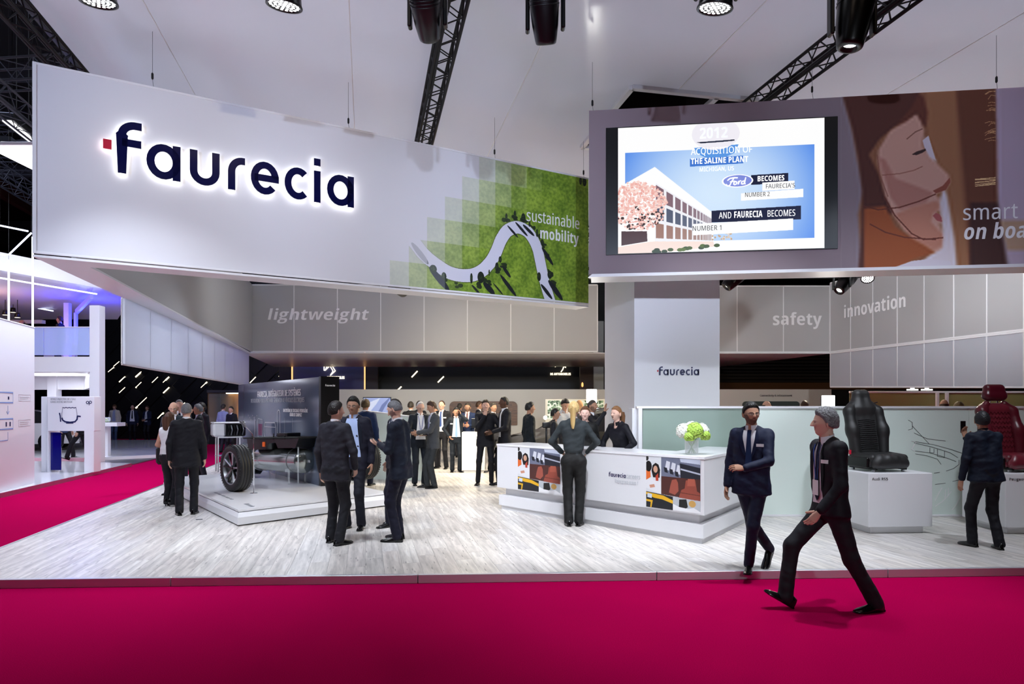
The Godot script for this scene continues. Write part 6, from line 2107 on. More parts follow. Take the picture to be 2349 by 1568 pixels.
func collage_picture() -> Image:
	# printed pictures: two women, pedals, dashboard, leather seats, a yellow trim, a man at work
	var im := Image.create(384, 320, false, Image.FORMAT_RGB8)
	im.fill(Color(0.86, 0.87, 0.88))
	var p := func(pts: Array, c: Color) -> void:
		var o := []
		for k in range(0, pts.size(), 2):
			o.append(Vector2(pts[k], pts[k + 1]))
		paint_poly(im, o, c)
	p.call([0, 40, 30, 60, 34, 130, 0, 150], Color(0.88, 0.42, 0.18))
	paint_oval(im, Vector2(18, 62), Vector2(24, 34), Color(0.06, 0.05, 0.05))
	paint_oval(im, Vector2(6, 12), Vector2(12, 16), Color(0.12, 0.11, 0.11))
	p.call([52, 130, 40, 90, 48, 55, 70, 38, 92, 48, 104, 80, 100, 130], Color(0.08, 0.06, 0.06))
	paint_oval(im, Vector2(70, 78), Vector2(16, 22), Color(0.80, 0.62, 0.52))
	p.call([70, 120, 90, 100, 92, 170, 74, 180], Color(0.72, 0.26, 0.18))
	p.call([0, 150, 40, 130, 60, 150, 112, 150, 112, 230, 0, 200], Color(0.90, 0.90, 0.91))
	p.call([24, 180, 60, 172, 66, 190, 30, 198], Color(0.80, 0.58, 0.48))
	p.call([112, 0, 384, 0, 384, 120, 112, 120], Color(0.42, 0.44, 0.52))
	for q in [[150, 20], [190, 28], [228, 40]]:
		p.call([q[0], q[1], q[0] + 26, q[1] + 6, q[0] + 20, q[1] + 60, q[0] - 12, q[1] + 52], Color(0.82, 0.83, 0.86))
		p.call([q[0] - 20, q[1] + 40, q[0] + 4, q[1] + 44, q[0] + 10, q[1] + 75, q[0] - 14, q[1] + 70], Color(0.12, 0.13, 0.17))
	p.call([244, 0, 384, 0, 384, 30, 250, 22], Color(0.75, 0.78, 0.84))
	p.call([244, 30, 384, 50, 384, 130, 250, 120], Color(0.13, 0.14, 0.18))
	p.call([250, 60, 384, 82, 384, 92, 250, 70], Color(0.70, 0.72, 0.78))
	p.call([112, 118, 384, 118, 384, 245, 112, 230], Color(0.30, 0.16, 0.14))
	p.call([190, 135, 220, 128, 232, 150, 236, 200, 210, 225, 168, 215, 178, 170], Color(0.62, 0.32, 0.26))
	p.call([286, 130, 350, 124, 362, 190, 384, 200, 384, 245, 236, 240, 256, 190, 278, 180], Color(0.58, 0.28, 0.22))
	p.call([300, 120, 346, 118, 350, 160, 296, 164], Color(0.66, 0.34, 0.27))
	p.call([250, 205, 384, 212, 384, 216, 250, 210], Color(0.40, 0.18, 0.14))
	p.call([0, 222, 200, 238, 200, 320, 0, 320], Color(0.10, 0.11, 0.14))
	p.call([0, 226, 130, 238, 200, 262, 200, 282, 120, 262, 60, 258, 0, 240], Color(0.88, 0.68, 0.12))
	p.call([10, 232, 44, 236, 42, 262, 8, 258], Color(0.80, 0.84, 0.90))
	p.call([0, 270, 50, 274, 40, 320, 30, 320, 34, 286, 0, 284], Color(0.88, 0.68, 0.12))
	p.call([196, 236, 384, 246, 384, 320, 196, 320], Color(0.72, 0.74, 0.76))
	p.call([240, 250, 290, 244, 300, 290, 262, 318, 238, 296], Color(0.10, 0.10, 0.10))
	paint_oval(im, Vector2(330, 268), Vector2(24, 20), Color(0.80, 0.62, 0.34))
	p.call([196, 280, 240, 296, 300, 300, 340, 290, 384, 310, 384, 320, 196, 320], Color(0.93, 0.93, 0.94))
	return im


func build_furniture() -> void:
	# ---- reception counter
	var l := Vector3(-0.24, 0, -11.05)
	var k := Vector3(2.30, 0, -8.17)
	var r := Vector3(3.50, 0, -9.93)
	var t := thing("reception_counter", "white angled reception counter with printed picture panels", "counter")
	part(t, "plinth", slab_mesh(ell_plan(l, k, r, 0.05, 0.60), FLOOR_Y, 0.15), M.white_matt)
	part(t, "lower_body", slab_mesh(ell_plan(l, k, r, 0.02, 0.64), 0.15, 0.315), M.white_satin)
	part(t, "recess", slab_mesh(ell_plan(l, k, r, 0.10, 0.60), 0.315, 0.435), M.white_matt)
	part(t, "upper_body", slab_mesh(ell_plan(l, k, r, 0.0, 0.66), 0.435, 1.105), M.white_satin)
	part(t, "top", slab_mesh(ell_plan(l, k, r, -0.008, 0.68), 1.105, 1.135), M.white_gloss)
	var ax := face(l, k)
	var at := func(s: float, y: float, out := 0.004) -> Vector3: return l + ax.x * s + Vector3(0, y, 0) + ax.z * out
	var collage := textured("collage", collage_picture(), 0.4)
	for q in [[0.507, 1.43], [2.985, 3.79]]:
		var a: Vector3 = at.call(q[0], 0.0)
		var b: Vector3 = at.call(q[1], 0.0)
		part(t, "picture_panel", rect_mesh(a, b, 0.45, 1.10), collage)
	var o := Node3D.new()
	o.name = "careers_lettering"
	t.add_child(o)
	o.transform = Transform3D(ax, at.call(2.36, 0.79, 0.003))
	logo(o, Transform3D(Basis().scaled(Vector3(0.088, 0.088, 0.2)), Vector3.ZERO), M.navy_ink, 0.1, 0.02, false)
	writing(o, "word", "careers", 0.058, M.pale_ink, Vector3(0.295, 0.0, 0.001), Basis(), false, 0.88, 0.003)
	writing(o, "word", "Rejoignez-nous !", 0.045, M.pale_ink, Vector3(0.10, -0.075, 0.001), Basis(), false, 0.85, 0.003)
	# ---- vase of hydrangeas on the counter corner
	var c: Vector3 = k + Vector3(-0.04, 1.135, -0.42)
	t = thing("flower_vase", "glass vase of white and green hydrangeas on the reception counter", "vase", c)
	part(t, "glass", lathe_mesh([Vector2(0.0, 0.004), Vector2(0.075, 0.004), Vector2(0.082, 0.01), Vector2(0.086, 0.18), Vector2(0.09, 0.19), Vector2(0.083, 0.19), Vector2(0.078, 0.02), Vector2(0.0, 0.018)], 24), M.acrylic)
	for q in 5:
		var a := TAU * q / 5
		part(t, "stem", tube_mesh([Vector3(cos(a) * 0.05, 0.02, sin(a) * 0.05), Vector3(-cos(a) * 0.03, 0.14, -sin(a) * 0.03), Vector3(-cos(a) * 0.08, 0.25, -sin(a) * 0.08)], [0.006], 6), mat("stem_green", Color(0.42, 0.58, 0.28), 0.6) if q == 0 else M.stem_green)
	mat("petal_white", Color(0.95, 0.96, 0.93), 0.7)
	mat("petal_green", Color(0.66, 0.80, 0.32), 0.7)
	for m in ["petal_white", "petal_green"]:
		M[m].backlight_enabled = true
		M[m].backlight = Color(0.3, 0.3, 0.25)
	for q in [[Vector3(-0.09, 0.29, 0.0), 0.105, "petal_white"], [Vector3(0.02, 0.30, 0.07), 0.11, "petal_green"], [Vector3(0.11, 0.29, 0.0), 0.11, "petal_white"], [Vector3(0.03, 0.32, -0.08), 0.1, "petal_white"], [Vector3(0.15, 0.24, 0.06), 0.07, "petal_green"], [Vector3(-0.05, 0.23, 0.09), 0.07, "petal_green"]]:
		part(t, "flower_head", hydrangea(q[1]), M[q[2]], Transform3D(Basis(), q[0]))
	# ---- frosted partition behind the counter and the seats
	t = struct_node("wall_partition", "frosted glass partition with white rails behind the seats", "partition")
	var pz := -10.32
	var stops := [1.97, 3.62, 5.25, 6.90, 8.55]
	for q in 4:
		part(t, "glass_panel", box_mesh(Vector3(stops[q + 1] - stops[q] - 0.006, 1.60, 0.03), 0.003, Vector3((stops[q] + stops[q + 1]) / 2, FLOOR_Y + 0.83, pz)), pane("frosted_dark", Color(0.60, 0.68, 0.64), 0.72, 0.12) if q == 0 else (pane("frosted_pale", Color(0.89, 0.94, 0.91), 0.96, 0.14) if q == 1 else M.frosted_pale))
	part(t, "top_rail", box_mesh(Vector3(6.75, 0.035, 0.09), 0.004, Vector3(5.25, FLOOR_Y + 1.645, pz)), M.white_satin)
	part(t, "bottom_rail", box_mesh(Vector3(6.70, 0.03, 0.07), 0.004, Vector3(5.25, FLOOR_Y + 0.015, pz)), M.white_satin)
	part(t, "end_post", box_mesh(Vector3(0.06, 1.63, 0.09), 0.004, Vector3(1.93, FLOOR_Y + 0.815, pz)), M.white_satin)
	part(t, "end_post", box_mesh(Vector3(0.07, 1.63, 0.3), 0.004, Vector3(1.86, FLOOR_Y + 0.815, pz - 0.2)), M.pillar_paint)
	# sketch of a winding road drawn on the glass
	var W := func(zx: float, zy: float) -> Vector2:
		var x := 1940.0 + zx / 3.733
		var y := 880.0 + zy / 3.733
		return Vector2((x - 1174.5) / 1566.0 * 10.29, 1.75 - (y - 930.0) / 1566.0 * 10.29)
	var lines := [[600, 495, 760, 522, 900, 560, 1020, 600], [590, 505, 740, 540, 900, 590, 965, 632], [975, 650, 975, 690, 930, 725, 865, 747], [810, 758, 760, 764], [600, 575, 720, 590, 830, 620, 950, 665], [600, 600, 700, 615, 790, 645, 822, 690], [770, 862, 860, 850], [920, 836, 985, 820], [540, 310, 575, 330, 575, 385, 540, 395], [575, 360, 640, 430, 720, 515], [590, 420, 700, 470, 860, 490], [725, 545, 725, 590, 760, 590, 760, 555], [790, 560, 790, 620, 850, 632, 850, 575], [150, 640, 140, 690, 180, 735]]
	var dark := mat("sketch_dark", Color(0.35, 0.38, 0.37), 0.6)
	for q in lines:
		var pts := []
		for i in range(0, q.size(), 2):
			pts.append(W.call(q[i], q[i + 1]))
		var s := ST()
		stroke(s, pts, 0.007, 0.002, Transform3D(Basis(), Vector3(0, 0, pz + 0.017)))
		part(t, "sketch_line", done(s), dark)
	for q in [[570, 490, 605, 500, 570, 560, 600, 580], [770, 1050, 830, 1010, 880, 960, 910, 920], [915, 1080, 950, 1040, 980, 980, 990, 945], [855, 985, 860, 900], [880, 960, 884, 890], [770, 1000, 800, 940, 830, 890]]:
		var pts := []
		for i in range(0, q.size(), 2):
			pts.append(W.call(q[i], q[i + 1]))
		var s := ST()
		stroke(s, pts, 0.010, 0.002, Transform3D(Basis(), Vector3(0, 0, pz + 0.017)))
		part(t, "sketch_line", done(s), M.white_ink)
	# ---- frosted low wall among the visitors
	var a := Vector3(-3.265, 0.080, -15.567)
	var b := Vector3(-1.791, 0.080, -15.200)
	t = struct_node("wall_low", "pale green frosted low wall behind the group of four", "partition")
	var wx := face(a, b)
	var len := (b - a).length()
	t.transform = Transform3D(wx, a)
	part(t, "panel", prism_mesh([Vector2(0, 0), Vector2(len, 0), Vector2(len, 1.36), Vector2(0, 1.53)], 0.06), M.frosted_pale)
	part(t, "cap", bar_mesh(Vector3(0, 1.54, 0), Vector3(len, 1.37, 0), 0.1, 0.035, 0.004), M.white_satin)
	# ---- white lectern
	a = Vector3(-1.242, 0.080, -16.982)
	b = Vector3(-0.678, 0.080, -16.982)
	t = thing("lectern", "white box lectern among the visitors", "lectern", (a + b) / 2)
	part(t, "plinth", box_mesh(Vector3(0.50, 0.06, 0.42), 0.004, Vector3(0.01, 0.03, -0.24)), M.white_matt)
	part(t, "body", box_mesh(Vector3(0.58, 0.95, 0.5), 0.006, Vector3(0, 0.535, -0.25)), M.white_satin)
	fine_print(t, 9, 0.16, 0.022, Transform3D(Basis(), Vector3(0.06, 0.88, 0.002)))
	t = thing("monitor", "small dark monitor on the white lectern", "monitor", (a + b) / 2 + Vector3(0.12, 1.01, -0.2))
	part(t, "screen_housing", box_mesh(Vector3(0.36, 0.24, 0.03), 0.006, Vector3(0, 0.22, 0)), M.black_satin)
	part(t, "foot", box_mesh(Vector3(0.16, 0.012, 0.14), 0.003, Vector3(0, 0.006, 0)), M.black_satin)
	part(t, "neck", box_mesh(Vector3(0.04, 0.12, 0.02), 0.0, Vector3(0, 0.06, -0.01)), M.black_satin)
	# ---- pale back wall with its niches
	t = struct_node("wall_inner", "pale back wall of the stand with wooden niches", "wall")
	mat("back_wall_paint", Color(0.80, 0.79, 0.75), 0.6)
	part(t, "wall_board", box_mesh(Vector3(11.2, 2.34, 0.2), 0.0, Vector3(-1.6, FLOOR_Y + 1.17, -28.1)), M.back_wall_paint)
	part(t, "wall_board", box_mesh(Vector3(9.0, 2.34, 0.2), 0.0, Vector3(8.6, FLOOR_Y + 1.17, -28.1)), M.back_wall_paint)
	mat("niche_wood", Color(0.46, 0.31, 0.17), 0.45)
	M.niche_wood.albedo_texture = noise_tex(256, 128, 0.03, 4, Color(0.7, 0.7, 0.7), Color(1, 1, 1), 0.4, 5.0, 8)
	M.niche_wood.uv1_triplanar = true
	M.niche_wood.uv1_scale = Vector3(0.6, 0.6, 0.6)
	part(t, "niche", rounded_panel(Vector3(-2.561, 1.928, -27.950), Vector3(0.223, 0.947, -27.950), 0.2), M.niche_wood)
	part(t, "niche", rounded_panel(Vector3(9.433, 1.928, -27.950), Vector3(11.771, 1.215, -27.950), 0.14), mat("niche_glass", Color(0.30, 0.34, 0.33), 0.1))
	writing(t, "niche_title", "Connectivity & infotainment", 0.075, M.dark_ink, Vector3(10.157, 2.125, -27.980), Basis(), false, 1.0, 0.004)
	var tv := thing("television", "flat television with a pale blue picture on the back wall", "television", Vector3(-5.528, 1.768, -27.970))
	part(tv, "housing", box_mesh(Vector3(1.16, 0.66, 0.05), 0.008), M.black_satin)
	var im := Image.create(64, 36, false, Image.FORMAT_RGB8)
	im.fill(Color(0.62, 0.68, 0.86))
	paint_poly(im, [Vector2(0, 36), Vector2(16, 10), Vector2(40, 0), Vector2(30, 16), Vector2(14, 36)], Color(0.82, 0.86, 0.95))
	paint_poly(im, [Vector2(34, 36), Vector2(44, 16), Vector2(60, 0), Vector2(64, 0), Vector2(50, 24), Vector2(44, 36)], Color(0.42, 0.48, 0.68))
	var tm := textured("tv_picture", im, 0.3)
	tm.emission_enabled = true
	tm.emission = Color.BLACK
	tm.emission_texture = tm.albedo_texture
	tm.emission_energy_multiplier = 0.5
	part(tv, "screen", rect_mesh(Vector3(-0.55, 0, 0.027), Vector3(0.55, 0, 0.027), -0.30, 0.30), tm)
	im = Image.create(160, 70, false, Image.FORMAT_RGB8)
	im.fill(Color(0.82, 0.86, 0.84))
	for q in 260:
		var x := rng.randf() * 160
		paint_oval(im, Vector2(x, rng.randf() * 70 + absf(x - 80) * -0.1), Vector2(3, 4), Color(0.16, 0.26, 0.18).lerp(Color(0.55, 0.66, 0.55), rng.randf())) if absf(x - 75) > 28 else paint_oval(im, Vector2(x, 40 + rng.randf() * 30), Vector2(4, 3), Color(0.6, 0.68, 0.66))
	one("landscape_picture", rect_mesh(Vector3(1.041, 0.080, -20.000), Vector3(2.676, 0.080, -20.000), 1.35, 1.90), textured("landscape", im, 0.5), "landscape print of trees on a panel left of the pillar", "picture")
	t = struct_node("wall_picture", "pale display wall carrying the landscape print", "wall")
	part(t, "wall_board", box_mesh(Vector3(1.9, 1.86, 0.1), 0.0, Vector3(1.928, 0.080, -20.060) + Vector3(0, 0.93, 0)), M.back_wall_paint)
	# ---- bright video lamps on stands
	for q in [[Vector3(2.098, 2.003, -18.000), Vector2(0.27, 0.36), "bright square video lamp before the landscape picture", 0.6], [Vector3(6.718, 1.833, -14.500), Vector2(0.27, 0.27), "bright square video lamp beyond the glass partition", 1.0]]:
		t = thing("video_lamp", q[2], "lamp", q[0])
		part(t, "diffuser", box_mesh(Vector3(q[1].x, q[1].y, 0.04), 0.01), glow("video_lamp", Color(1, 1, 0.98), 9.0) if not M.has("video_lamp") else M.video_lamp)
		part(t, "housing", box_mesh(Vector3(q[1].x * 0.9, q[1].y * 0.9, 0.08), 0.01, Vector3(0, 0, -0.065)), M.dark_grey)
		part(t, "stand", tube_mesh([Vector3(0, -0.1, -0.09), Vector3(0, FLOOR_Y - q[0].y, -0.09)], [0.014], 6), M.black_metal)
		var al := area_light("lamp_glow", q[0] + Vector3(0, 0, 0.04), q[1], 2.0 * q[3], Color(1, 1, 0.97), Vector3(0, -0.1, 1))
		al.name = "video_lamp_light"
	t = thing("camera_tripod", "photo camera on a black tripod with a glaring lamp before the dark car", "camera", Vector3(0.602, 0.080, -12.000))
	for q in 3:
		var an := TAU * q / 3 + 0.5
		part(t, "leg", tube_mesh([Vector3(0, 0.95, 0), Vector3(cos(an) * 0.3, 0.0, sin(an) * 0.3)], [0.014, 0.01], 6), M.black_metal)
	part(t, "column", tube_mesh([Vector3(0, 0.9, 0), Vector3(0, 1.28, 0)], [0.018], 8), M.black_metal)
	part(t, "camera_body", box_mesh(Vector3(0.14, 0.1, 0.08), 0.012, Vector3(0, 1.33, 0)), M.black_satin)
	part(t, "lamp", lathe_mesh([Vector2(0, -0.02), Vector2(0.03, -0.01), Vector2(0.034, 0.012), Vector2(0, 0.02)], 12), M.video_lamp, Transform3D(Basis(Vector3.RIGHT, PI / 2), Vector3(-0.02, 1.46, 0.03)))
	build_car()


func fine_print(t: Node3D, letters: int, length: float, high: float, xf: Transform3D) -> void:
	# a line of lettering too small to read: one small mark for each letter
	var s := ST()
	for k in letters:
		if k % 6 != 4:
			box(s, xf * Transform3D(Basis(), Vector3(length * (k + 0.5) / letters, high * (0.5 if k % 3 else 0.38), 0)), Vector3(length / letters * 0.6, high * (1.0 if k % 3 else 0.7), 0.002))
	var o := part(t, "fine_print", done(s), M.grey_ink)
	o.set_meta("kind", "stuff")


func hydrangea(r: float) -> ArrayMesh:
	# a ball of small petals
	var s := ST()
	var g := RandomNumberGenerator.new()
	g.seed = int(r * 1e4)
	for k in 150:
		var y := 1.0 - 2.0 * (k + 0.5) / 150.0
		var a := k * 2.39996
		var d := Vector3(sqrt(1 - y * y) * cos(a), y, sqrt(1 - y * y) * sin(a))
		if d.y < -0.75:
			continue
		var c := d * r * g.randf_range(0.86, 1.02)
		var x := d.cross(Vector3(0.3, 1, 0.2)).normalized()
		var z := d.cross(x)
		for q in 4:
			var e := TAU * q / 4 + a
			var u := (x * cos(e) + z * sin(e)) * r * 0.21
			var v := (x * cos(e + PI / 2) + z * sin(e + PI / 2)) * r * 0.11
			quad(s, c, c + u * 0.5 + v + d * 0.003, c + u + d * 0.002, c + u * 0.5 - v + d * 0.003, c - d)
	var b := ST(true)
	return done(s)


func rounded_panel(p: Vector3, q: Vector3, r: float) -> ArrayMesh:
	var w := q.x - p.x
	var h := p.y - q.y
	var pts := []
	for k in [[w - r, h - r, 0], [r, h - r, 90], [r, r * 0.2, 180], [w - r, r * 0.2, 270]]:
		var rr := r if k[2] < 100 else r * 0.2
		var cx: float = k[0] if k[2] < 100 else (rr if k[2] == 180 else w - rr)
		for i in 7:
			var a := deg_to_rad(k[2] + 15.0 * i)
			pts.append(Vector2(p.x + cx + cos(a) * rr, q.y + k[1] + sin(a) * rr))
	return prism_mesh(pts, 0.04, Transform3D(Basis(), Vector3(0, 0, p.z)))


func build_car() -> void:
	# a dark crossover, nose towards the entrance; length along x, front at -x
	var t := thing("car", "dark grey crossover car parked inside the stand behind the visitors", "car", Vector3(1.85, FLOOR_Y, -17.4), 24.0)
	var paint := mat("car_paint", Color(0.045, 0.047, 0.05), 0.12, 0.4)
	paint.clearcoat_enabled = true
	paint.clearcoat = 1.0
	# cross-sections: x, sill, belt height, roof height, half width at belt, half width at roof
	var sec := [[-2.25, 0.42, 0.62, 0.64, 0.55, 0.5], [-2.15, 0.30, 0.76, 0.78, 0.80, 0.7], [-1.7, 0.24, 0.90, 0.94, 0.90, 0.78], [-1.1, 0.22, 1.00, 1.03, 0.93, 0.80], [-0.95, 0.22, 1.02, 1.08, 0.93, 0.78], [-0.25, 0.22, 1.04, 1.52, 0.93, 0.66], [0.3, 0.22, 1.05, 1.60, 0.93, 0.64], [1.1, 0.22, 1.06, 1.57, 0.93, 0.62], [1.75, 0.24, 1.08, 1.42, 0.91, 0.60], [2.1, 0.30, 1.06, 1.12, 0.86, 0.66], [2.22, 0.40, 0.90, 0.92, 0.70, 0.6]]
	var s := ST(true)
	var rings := []
	for q in sec:
		rings.append([Vector3(q[0], q[1], q[4] * 0.92), Vector3(q[0], (q[1] + q[2]) / 2, q[4]), Vector3(q[0], q[2], q[4] * 0.97), Vector3(q[0], lerpf(q[2], q[3], 0.85), lerpf(q[4] * 0.95, q[5], 0.85)), Vector3(q[0], q[3], q[5] * 0.82), Vector3(q[0], q[3] + 0.012, 0.0)])
	for sd in [1.0, -1.0]:
		var g := ST(true)
		for i in rings.size() - 1:
			var f := func(v: Vector3) -> Vector3: return Vector3(v.x, v.y, v.z * sd)
			for j in 5:
				var glass: bool = j == 2 and i >= 4 and i <= 7
				quad(g if glass else s, f.call(rings[i][j]), f.call(rings[i][j + 1]), f.call(rings[i + 1][j + 1]), f.call(rings[i + 1][j]), Vector3(sec[i][0], 0.8, 0))
		part(t, "side_windows", done(g), mat("car_glass", Color(0.02, 0.024, 0.025), 0.04))
	part(t, "body_shell", done(s), paint)
	for sd in [1.0, -1.0]:
		var h := ST()
		prism(h, PackedVector2Array([Vector2(-2.2, 0.66), Vector2(-1.75, 0.82), Vector2(-1.72, 0.74), Vector2(-2.12, 0.60)]), 0.05, Transform3D(Basis(), Vector3(0, 0, 0.80 * sd)))
		part(t, "headlight", done(h), M.chrome)
		for x in [-1.42, 1.42]:
			var w := ST(true)
			lathe(w, [Vector2(0.19, -0.11), Vector2(0.33, -0.11), Vector2(0.355, -0.08), Vector2(0.355, 0.08), Vector2(0.33, 0.11), Vector2(0.19, 0.11)], 28, Transform3D(Basis(Vector3.RIGHT, PI / 2), Vector3(x, 0.355, 0.80 * sd)))
			var tyre := part(t, "wheel", done(w), M.black_matt)
			w = ST(true)
			lathe(w, [Vector2(0.0, 0.115), Vector2(0.05, 0.12), Vector2(0.20, 0.10)], 20, Transform3D(Basis(Vector3.RIGHT, PI / 2 * sd), Vector3(x, 0.355, 0.80 * sd)))
			part(tyre, "hub", done(w), M.steel)
		part(t, "roof_rail", tube_mesh([Vector3(-0.1, 1.56, 0.56 * sd), Vector3(0.3, 1.63, 0.56 * sd), Vector3(1.2, 1.60, 0.55 * sd), Vector3(1.6, 1.52, 0.54 * sd)], [0.016], 6), M.black_satin)
		part(t, "mirror", box_mesh(Vector3(0.12, 0.12, 0.2), 0.03, Vector3(-0.55, 1.1, 1.0 * sd)), paint)
	part(t, "grille", box_mesh(Vector3(0.03, 0.16, 1.0), 0.01, Vector3(-2.2, 0.56, 0)), M.black_gloss)


# ---------------------------------------------------------------- exhibit platform with wheel, tank, battery and the dark wall
func build_exhibit() -> void:
	var A := Vector3(-3.79, 0, -9.44)
	var B := Vector3(-7.02, 0, -13.75)
	var C := Vector3(-2.02, 0, -11.4)
	var E := C + (B - A)
	var plan := func(out: float) -> Array:
		var mid := (A + B + C + E) / 4
		var o := []
		for p in [B, A, C, E]:
			var q: Vector3 = p + (p - mid).normalized() * out
			o.append(Vector2(q.x, q.z))
		return o
	var t := thing("exhibit_platform", "white low exhibit platform with small grey lettering under the wheel and tank", "platform")
	part(t, "recessed_foot", slab_mesh(plan.call(-0.12), FLOOR_Y, 0.10), M.white_matt)
	part(t, "body", slab_mesh(plan.call(0.0), 0.10, 0.20), M.white_satin)
	# sloped edge between body and top
	var s := ST()
	var lo: Array = plan.call(0.0)
	var hi: Array = plan.call(-0.06)
	for k in 4:
		var m := (k + 1) % 4
		quad(s, Vector3(lo[k].x, 0.20, lo[k].y), Vector3(lo[m].x, 0.20, lo[m].y), Vector3(hi[m].x, 0.262, hi[m].y), Vector3(hi[k].x, 0.262, hi[k].y), Vector3(-4.8, 0.1, -12.5))
	part(t, "bevel", done(s), M.white_satin)
	part(t, "groove_bed", slab_mesh(plan.call(-0.085), 0.255, 0.272), M.white_matt)
	part(t, "top", slab_mesh(plan.call(-0.06), 0.272, 0.30), M.white_gloss)
	var edge := (A - B).normalized()
	var in_ := edge.cross(Vector3.UP)
	if in_.dot(E - A) < 0:
		in_ = -in_
	var lay := Basis(edge, in_, edge.cross(in_))
	writing(t, "edge_lettering", "faurecia", 0.075, M.grey_ink, Vector3(A.x, 0.302, A.z) - edge * 0.62 + in_ * 0.24, lay, false, 1.0, 0.003)
	fine_print(t, 27, 1.1, 0.045, Transform3D(lay, Vector3(A.x, 0.302, A.z) - edge * 2.3 + in_ * 0.22))
	# ---- dark glossy wall on the platform
	var p := Vector3(-3.45, 0.30, -12.30)
	var q := Vector3(-6.82, 0.30, -17.0)
	var side := (C - A).normalized()
	var w := face(q, p)
	var len := (p - q).length()
	t = thing("display_wall", "dark glossy display wall with white system drawings and French lettering", "display wall", q)
	t.basis = w
	part(t, "front_panel", box_mesh(Vector3(len - 0.10, 1.97, 0.34), 0.0, Vector3((len - 0.10) / 2, 0.985, -0.175)), mat("display_blue", Color(0.33, 0.37, 0.45), 0.1))
	part(t, "edge_panel", box_mesh(Vector3(0.095, 1.98, 0.345), 0.003, Vector3(len - 0.05, 0.99, -0.175)), M.black_satin)
	part(t, "side_panel", box_mesh(Vector3(0.012, 1.98, 0.345), 0.0, Vector3(len + 0.006, 0.99, -0.175)), M.black_satin)
	writing(t, "title", "FAURECIA, INTÉGRATEUR DE SYSTÈMES", 0.125, M.white_ink, Vector3(1.72, 1.66, 0.003), Basis(), true, 0.92, 0.003)
	writing(t, "subtitle", "DES SOLUTIONS POUR LA PROCHAINE GÉNÉRATION DE VÉHICULES ÉLECTRIQUES", 0.085, M.pale_ink, Vector3(1.18, 1.50, 0.003), Basis(), false, 0.86, 0.003)
	writing(t, "caption", "UN SYSTÈME DE STOCKAGE HYDROGÈNE", 0.065, M.white_ink, Vector3(3.62, 1.32, 0.003), Basis(), true, 0.86, 0.003)
	writing(t, "caption", "LÉGER ET COMPACT", 0.065, M.white_ink, Vector3(4.05, 1.24, 0.003), Basis(), true, 0.86, 0.003)
	var side_logo := Node3D.new()
	side_logo.name = "side_logo"
	t.add_child(side_logo)
	side_logo.transform = Transform3D(Basis(Vector3(0, 0, -1), Vector3.UP, Vector3(1, 0, 0)), Vector3(len + 0.0135, 1.80, -0.085))
	logo(side_logo, Transform3D(Basis().scaled(Vector3(0.055, 0.055, 0.1)), Vector3.ZERO), M.white_ink, 0.1, 0.02, false)
	# drawings: pump, fuel-cell stack, tank, cylinder
	var line := func(pts: Array, wd := 0.018, m: Material = M.pale_ink) -> void:
		var z := ST()
		stroke(z, pts, wd, 0.002, Transform3D(Basis(), Vector3(0, 0, 0.003)))
		part(t, "drawing_line", done(z), m)
	line.call([Vector2(1.52, 1.2), Vector2(1.52, 0.72)], 0.04)
	line.call([Vector2(1.78, 1.15), Vector2(1.78, 0.74), Vector2(2.12, 0.72), Vector2(2.12, 1.14), Vector2(1.78, 1.16)])
	part(t, "drawing_field", box_mesh(Vector3(0.30, 0.26, 0.003), 0.0, Vector3(1.95, 0.91, 0.003)), mat("drawing_violet", Color(0.45, 0.22, 0.36), 0.5))
	line.call([Vector2(2.25, 0.98), Vector2(2.33, 1.08), Vector2(3.05, 1.09), Vector2(3.12, 0.98), Vector2(3.12, 0.84), Vector2(3.05, 0.76), Vector2(2.33, 0.74), Vector2(2.25, 0.84), Vector2(2.25, 0.98)], 0.022)
	line.call([Vector2(2.30, 0.99), Vector2(3.08, 0.99)], 0.012)
	line.call(arc(Vector2(3.32, 1.27), 0.09, 180, 0, 8) + [Vector2(3.41, 0.52)] + arc(Vector2(3.32, 0.52), 0.09, 0, -180, 8) + [Vector2(3.23, 1.27)], 0.02)
	for x in [3.72, 4.22]:
		line.call([Vector2(x, 1.2), Vector2(x, 0.78)], 0.006)
	for k in 7:
		line.call([Vector2(0.95 + k * 0.12, 1.22 - 0.05 * (k % 3)), Vector2(0.98 + k * 0.12, 1.22 - 0.05 * (k % 3))], 0.03)
	# ---- wheel in front
	wheel(Vector3(-4.672, 0.300, -11.585), 47.0, 0.39, 0.25, "black tyre on a dark spoked rim standing at the front of the exhibit platform")
	wheel(Vector3(-2.904, 0.300, -13.436), 47.0, 0.39, 0.25, "second black tyre standing at the platform's far corner behind the man with glasses")
	# ---- polished tank on clear legs
	var ra := Vector3(-3.725, 0.740, -12.450)
	var rb := Vector3(-5.201, 0.700, -13.700)
	var dir := (rb - ra).normalized()
	t = thing("hydrogen_tank", "long polished metal tank on clear acrylic legs", "tank")
	var z := ST(true)
	var prof := []
	for k in 9:
		prof.append(Vector2(0.225 * sin(PI / 2 * k / 8), 0.12 - 0.12 * cos(PI / 2 * k / 8)))
	var lt := (rb - ra).length()
	for k in 9:
		prof.append(Vector2(0.225 * cos(PI / 2 * k / 8), lt - 0.12 + 0.12 * sin(PI / 2 * k / 8)))
	var yb := Basis(dir.cross(Vector3.UP).normalized(), dir, Vector3.ZERO)
	yb.z = yb.x.cross(yb.y)
	lathe(z, prof, 32, Transform3D(yb, ra))
	part(t, "vessel", done(z), mat("polished", Color(0.62, 0.64, 0.63), 0.16, 0.9))
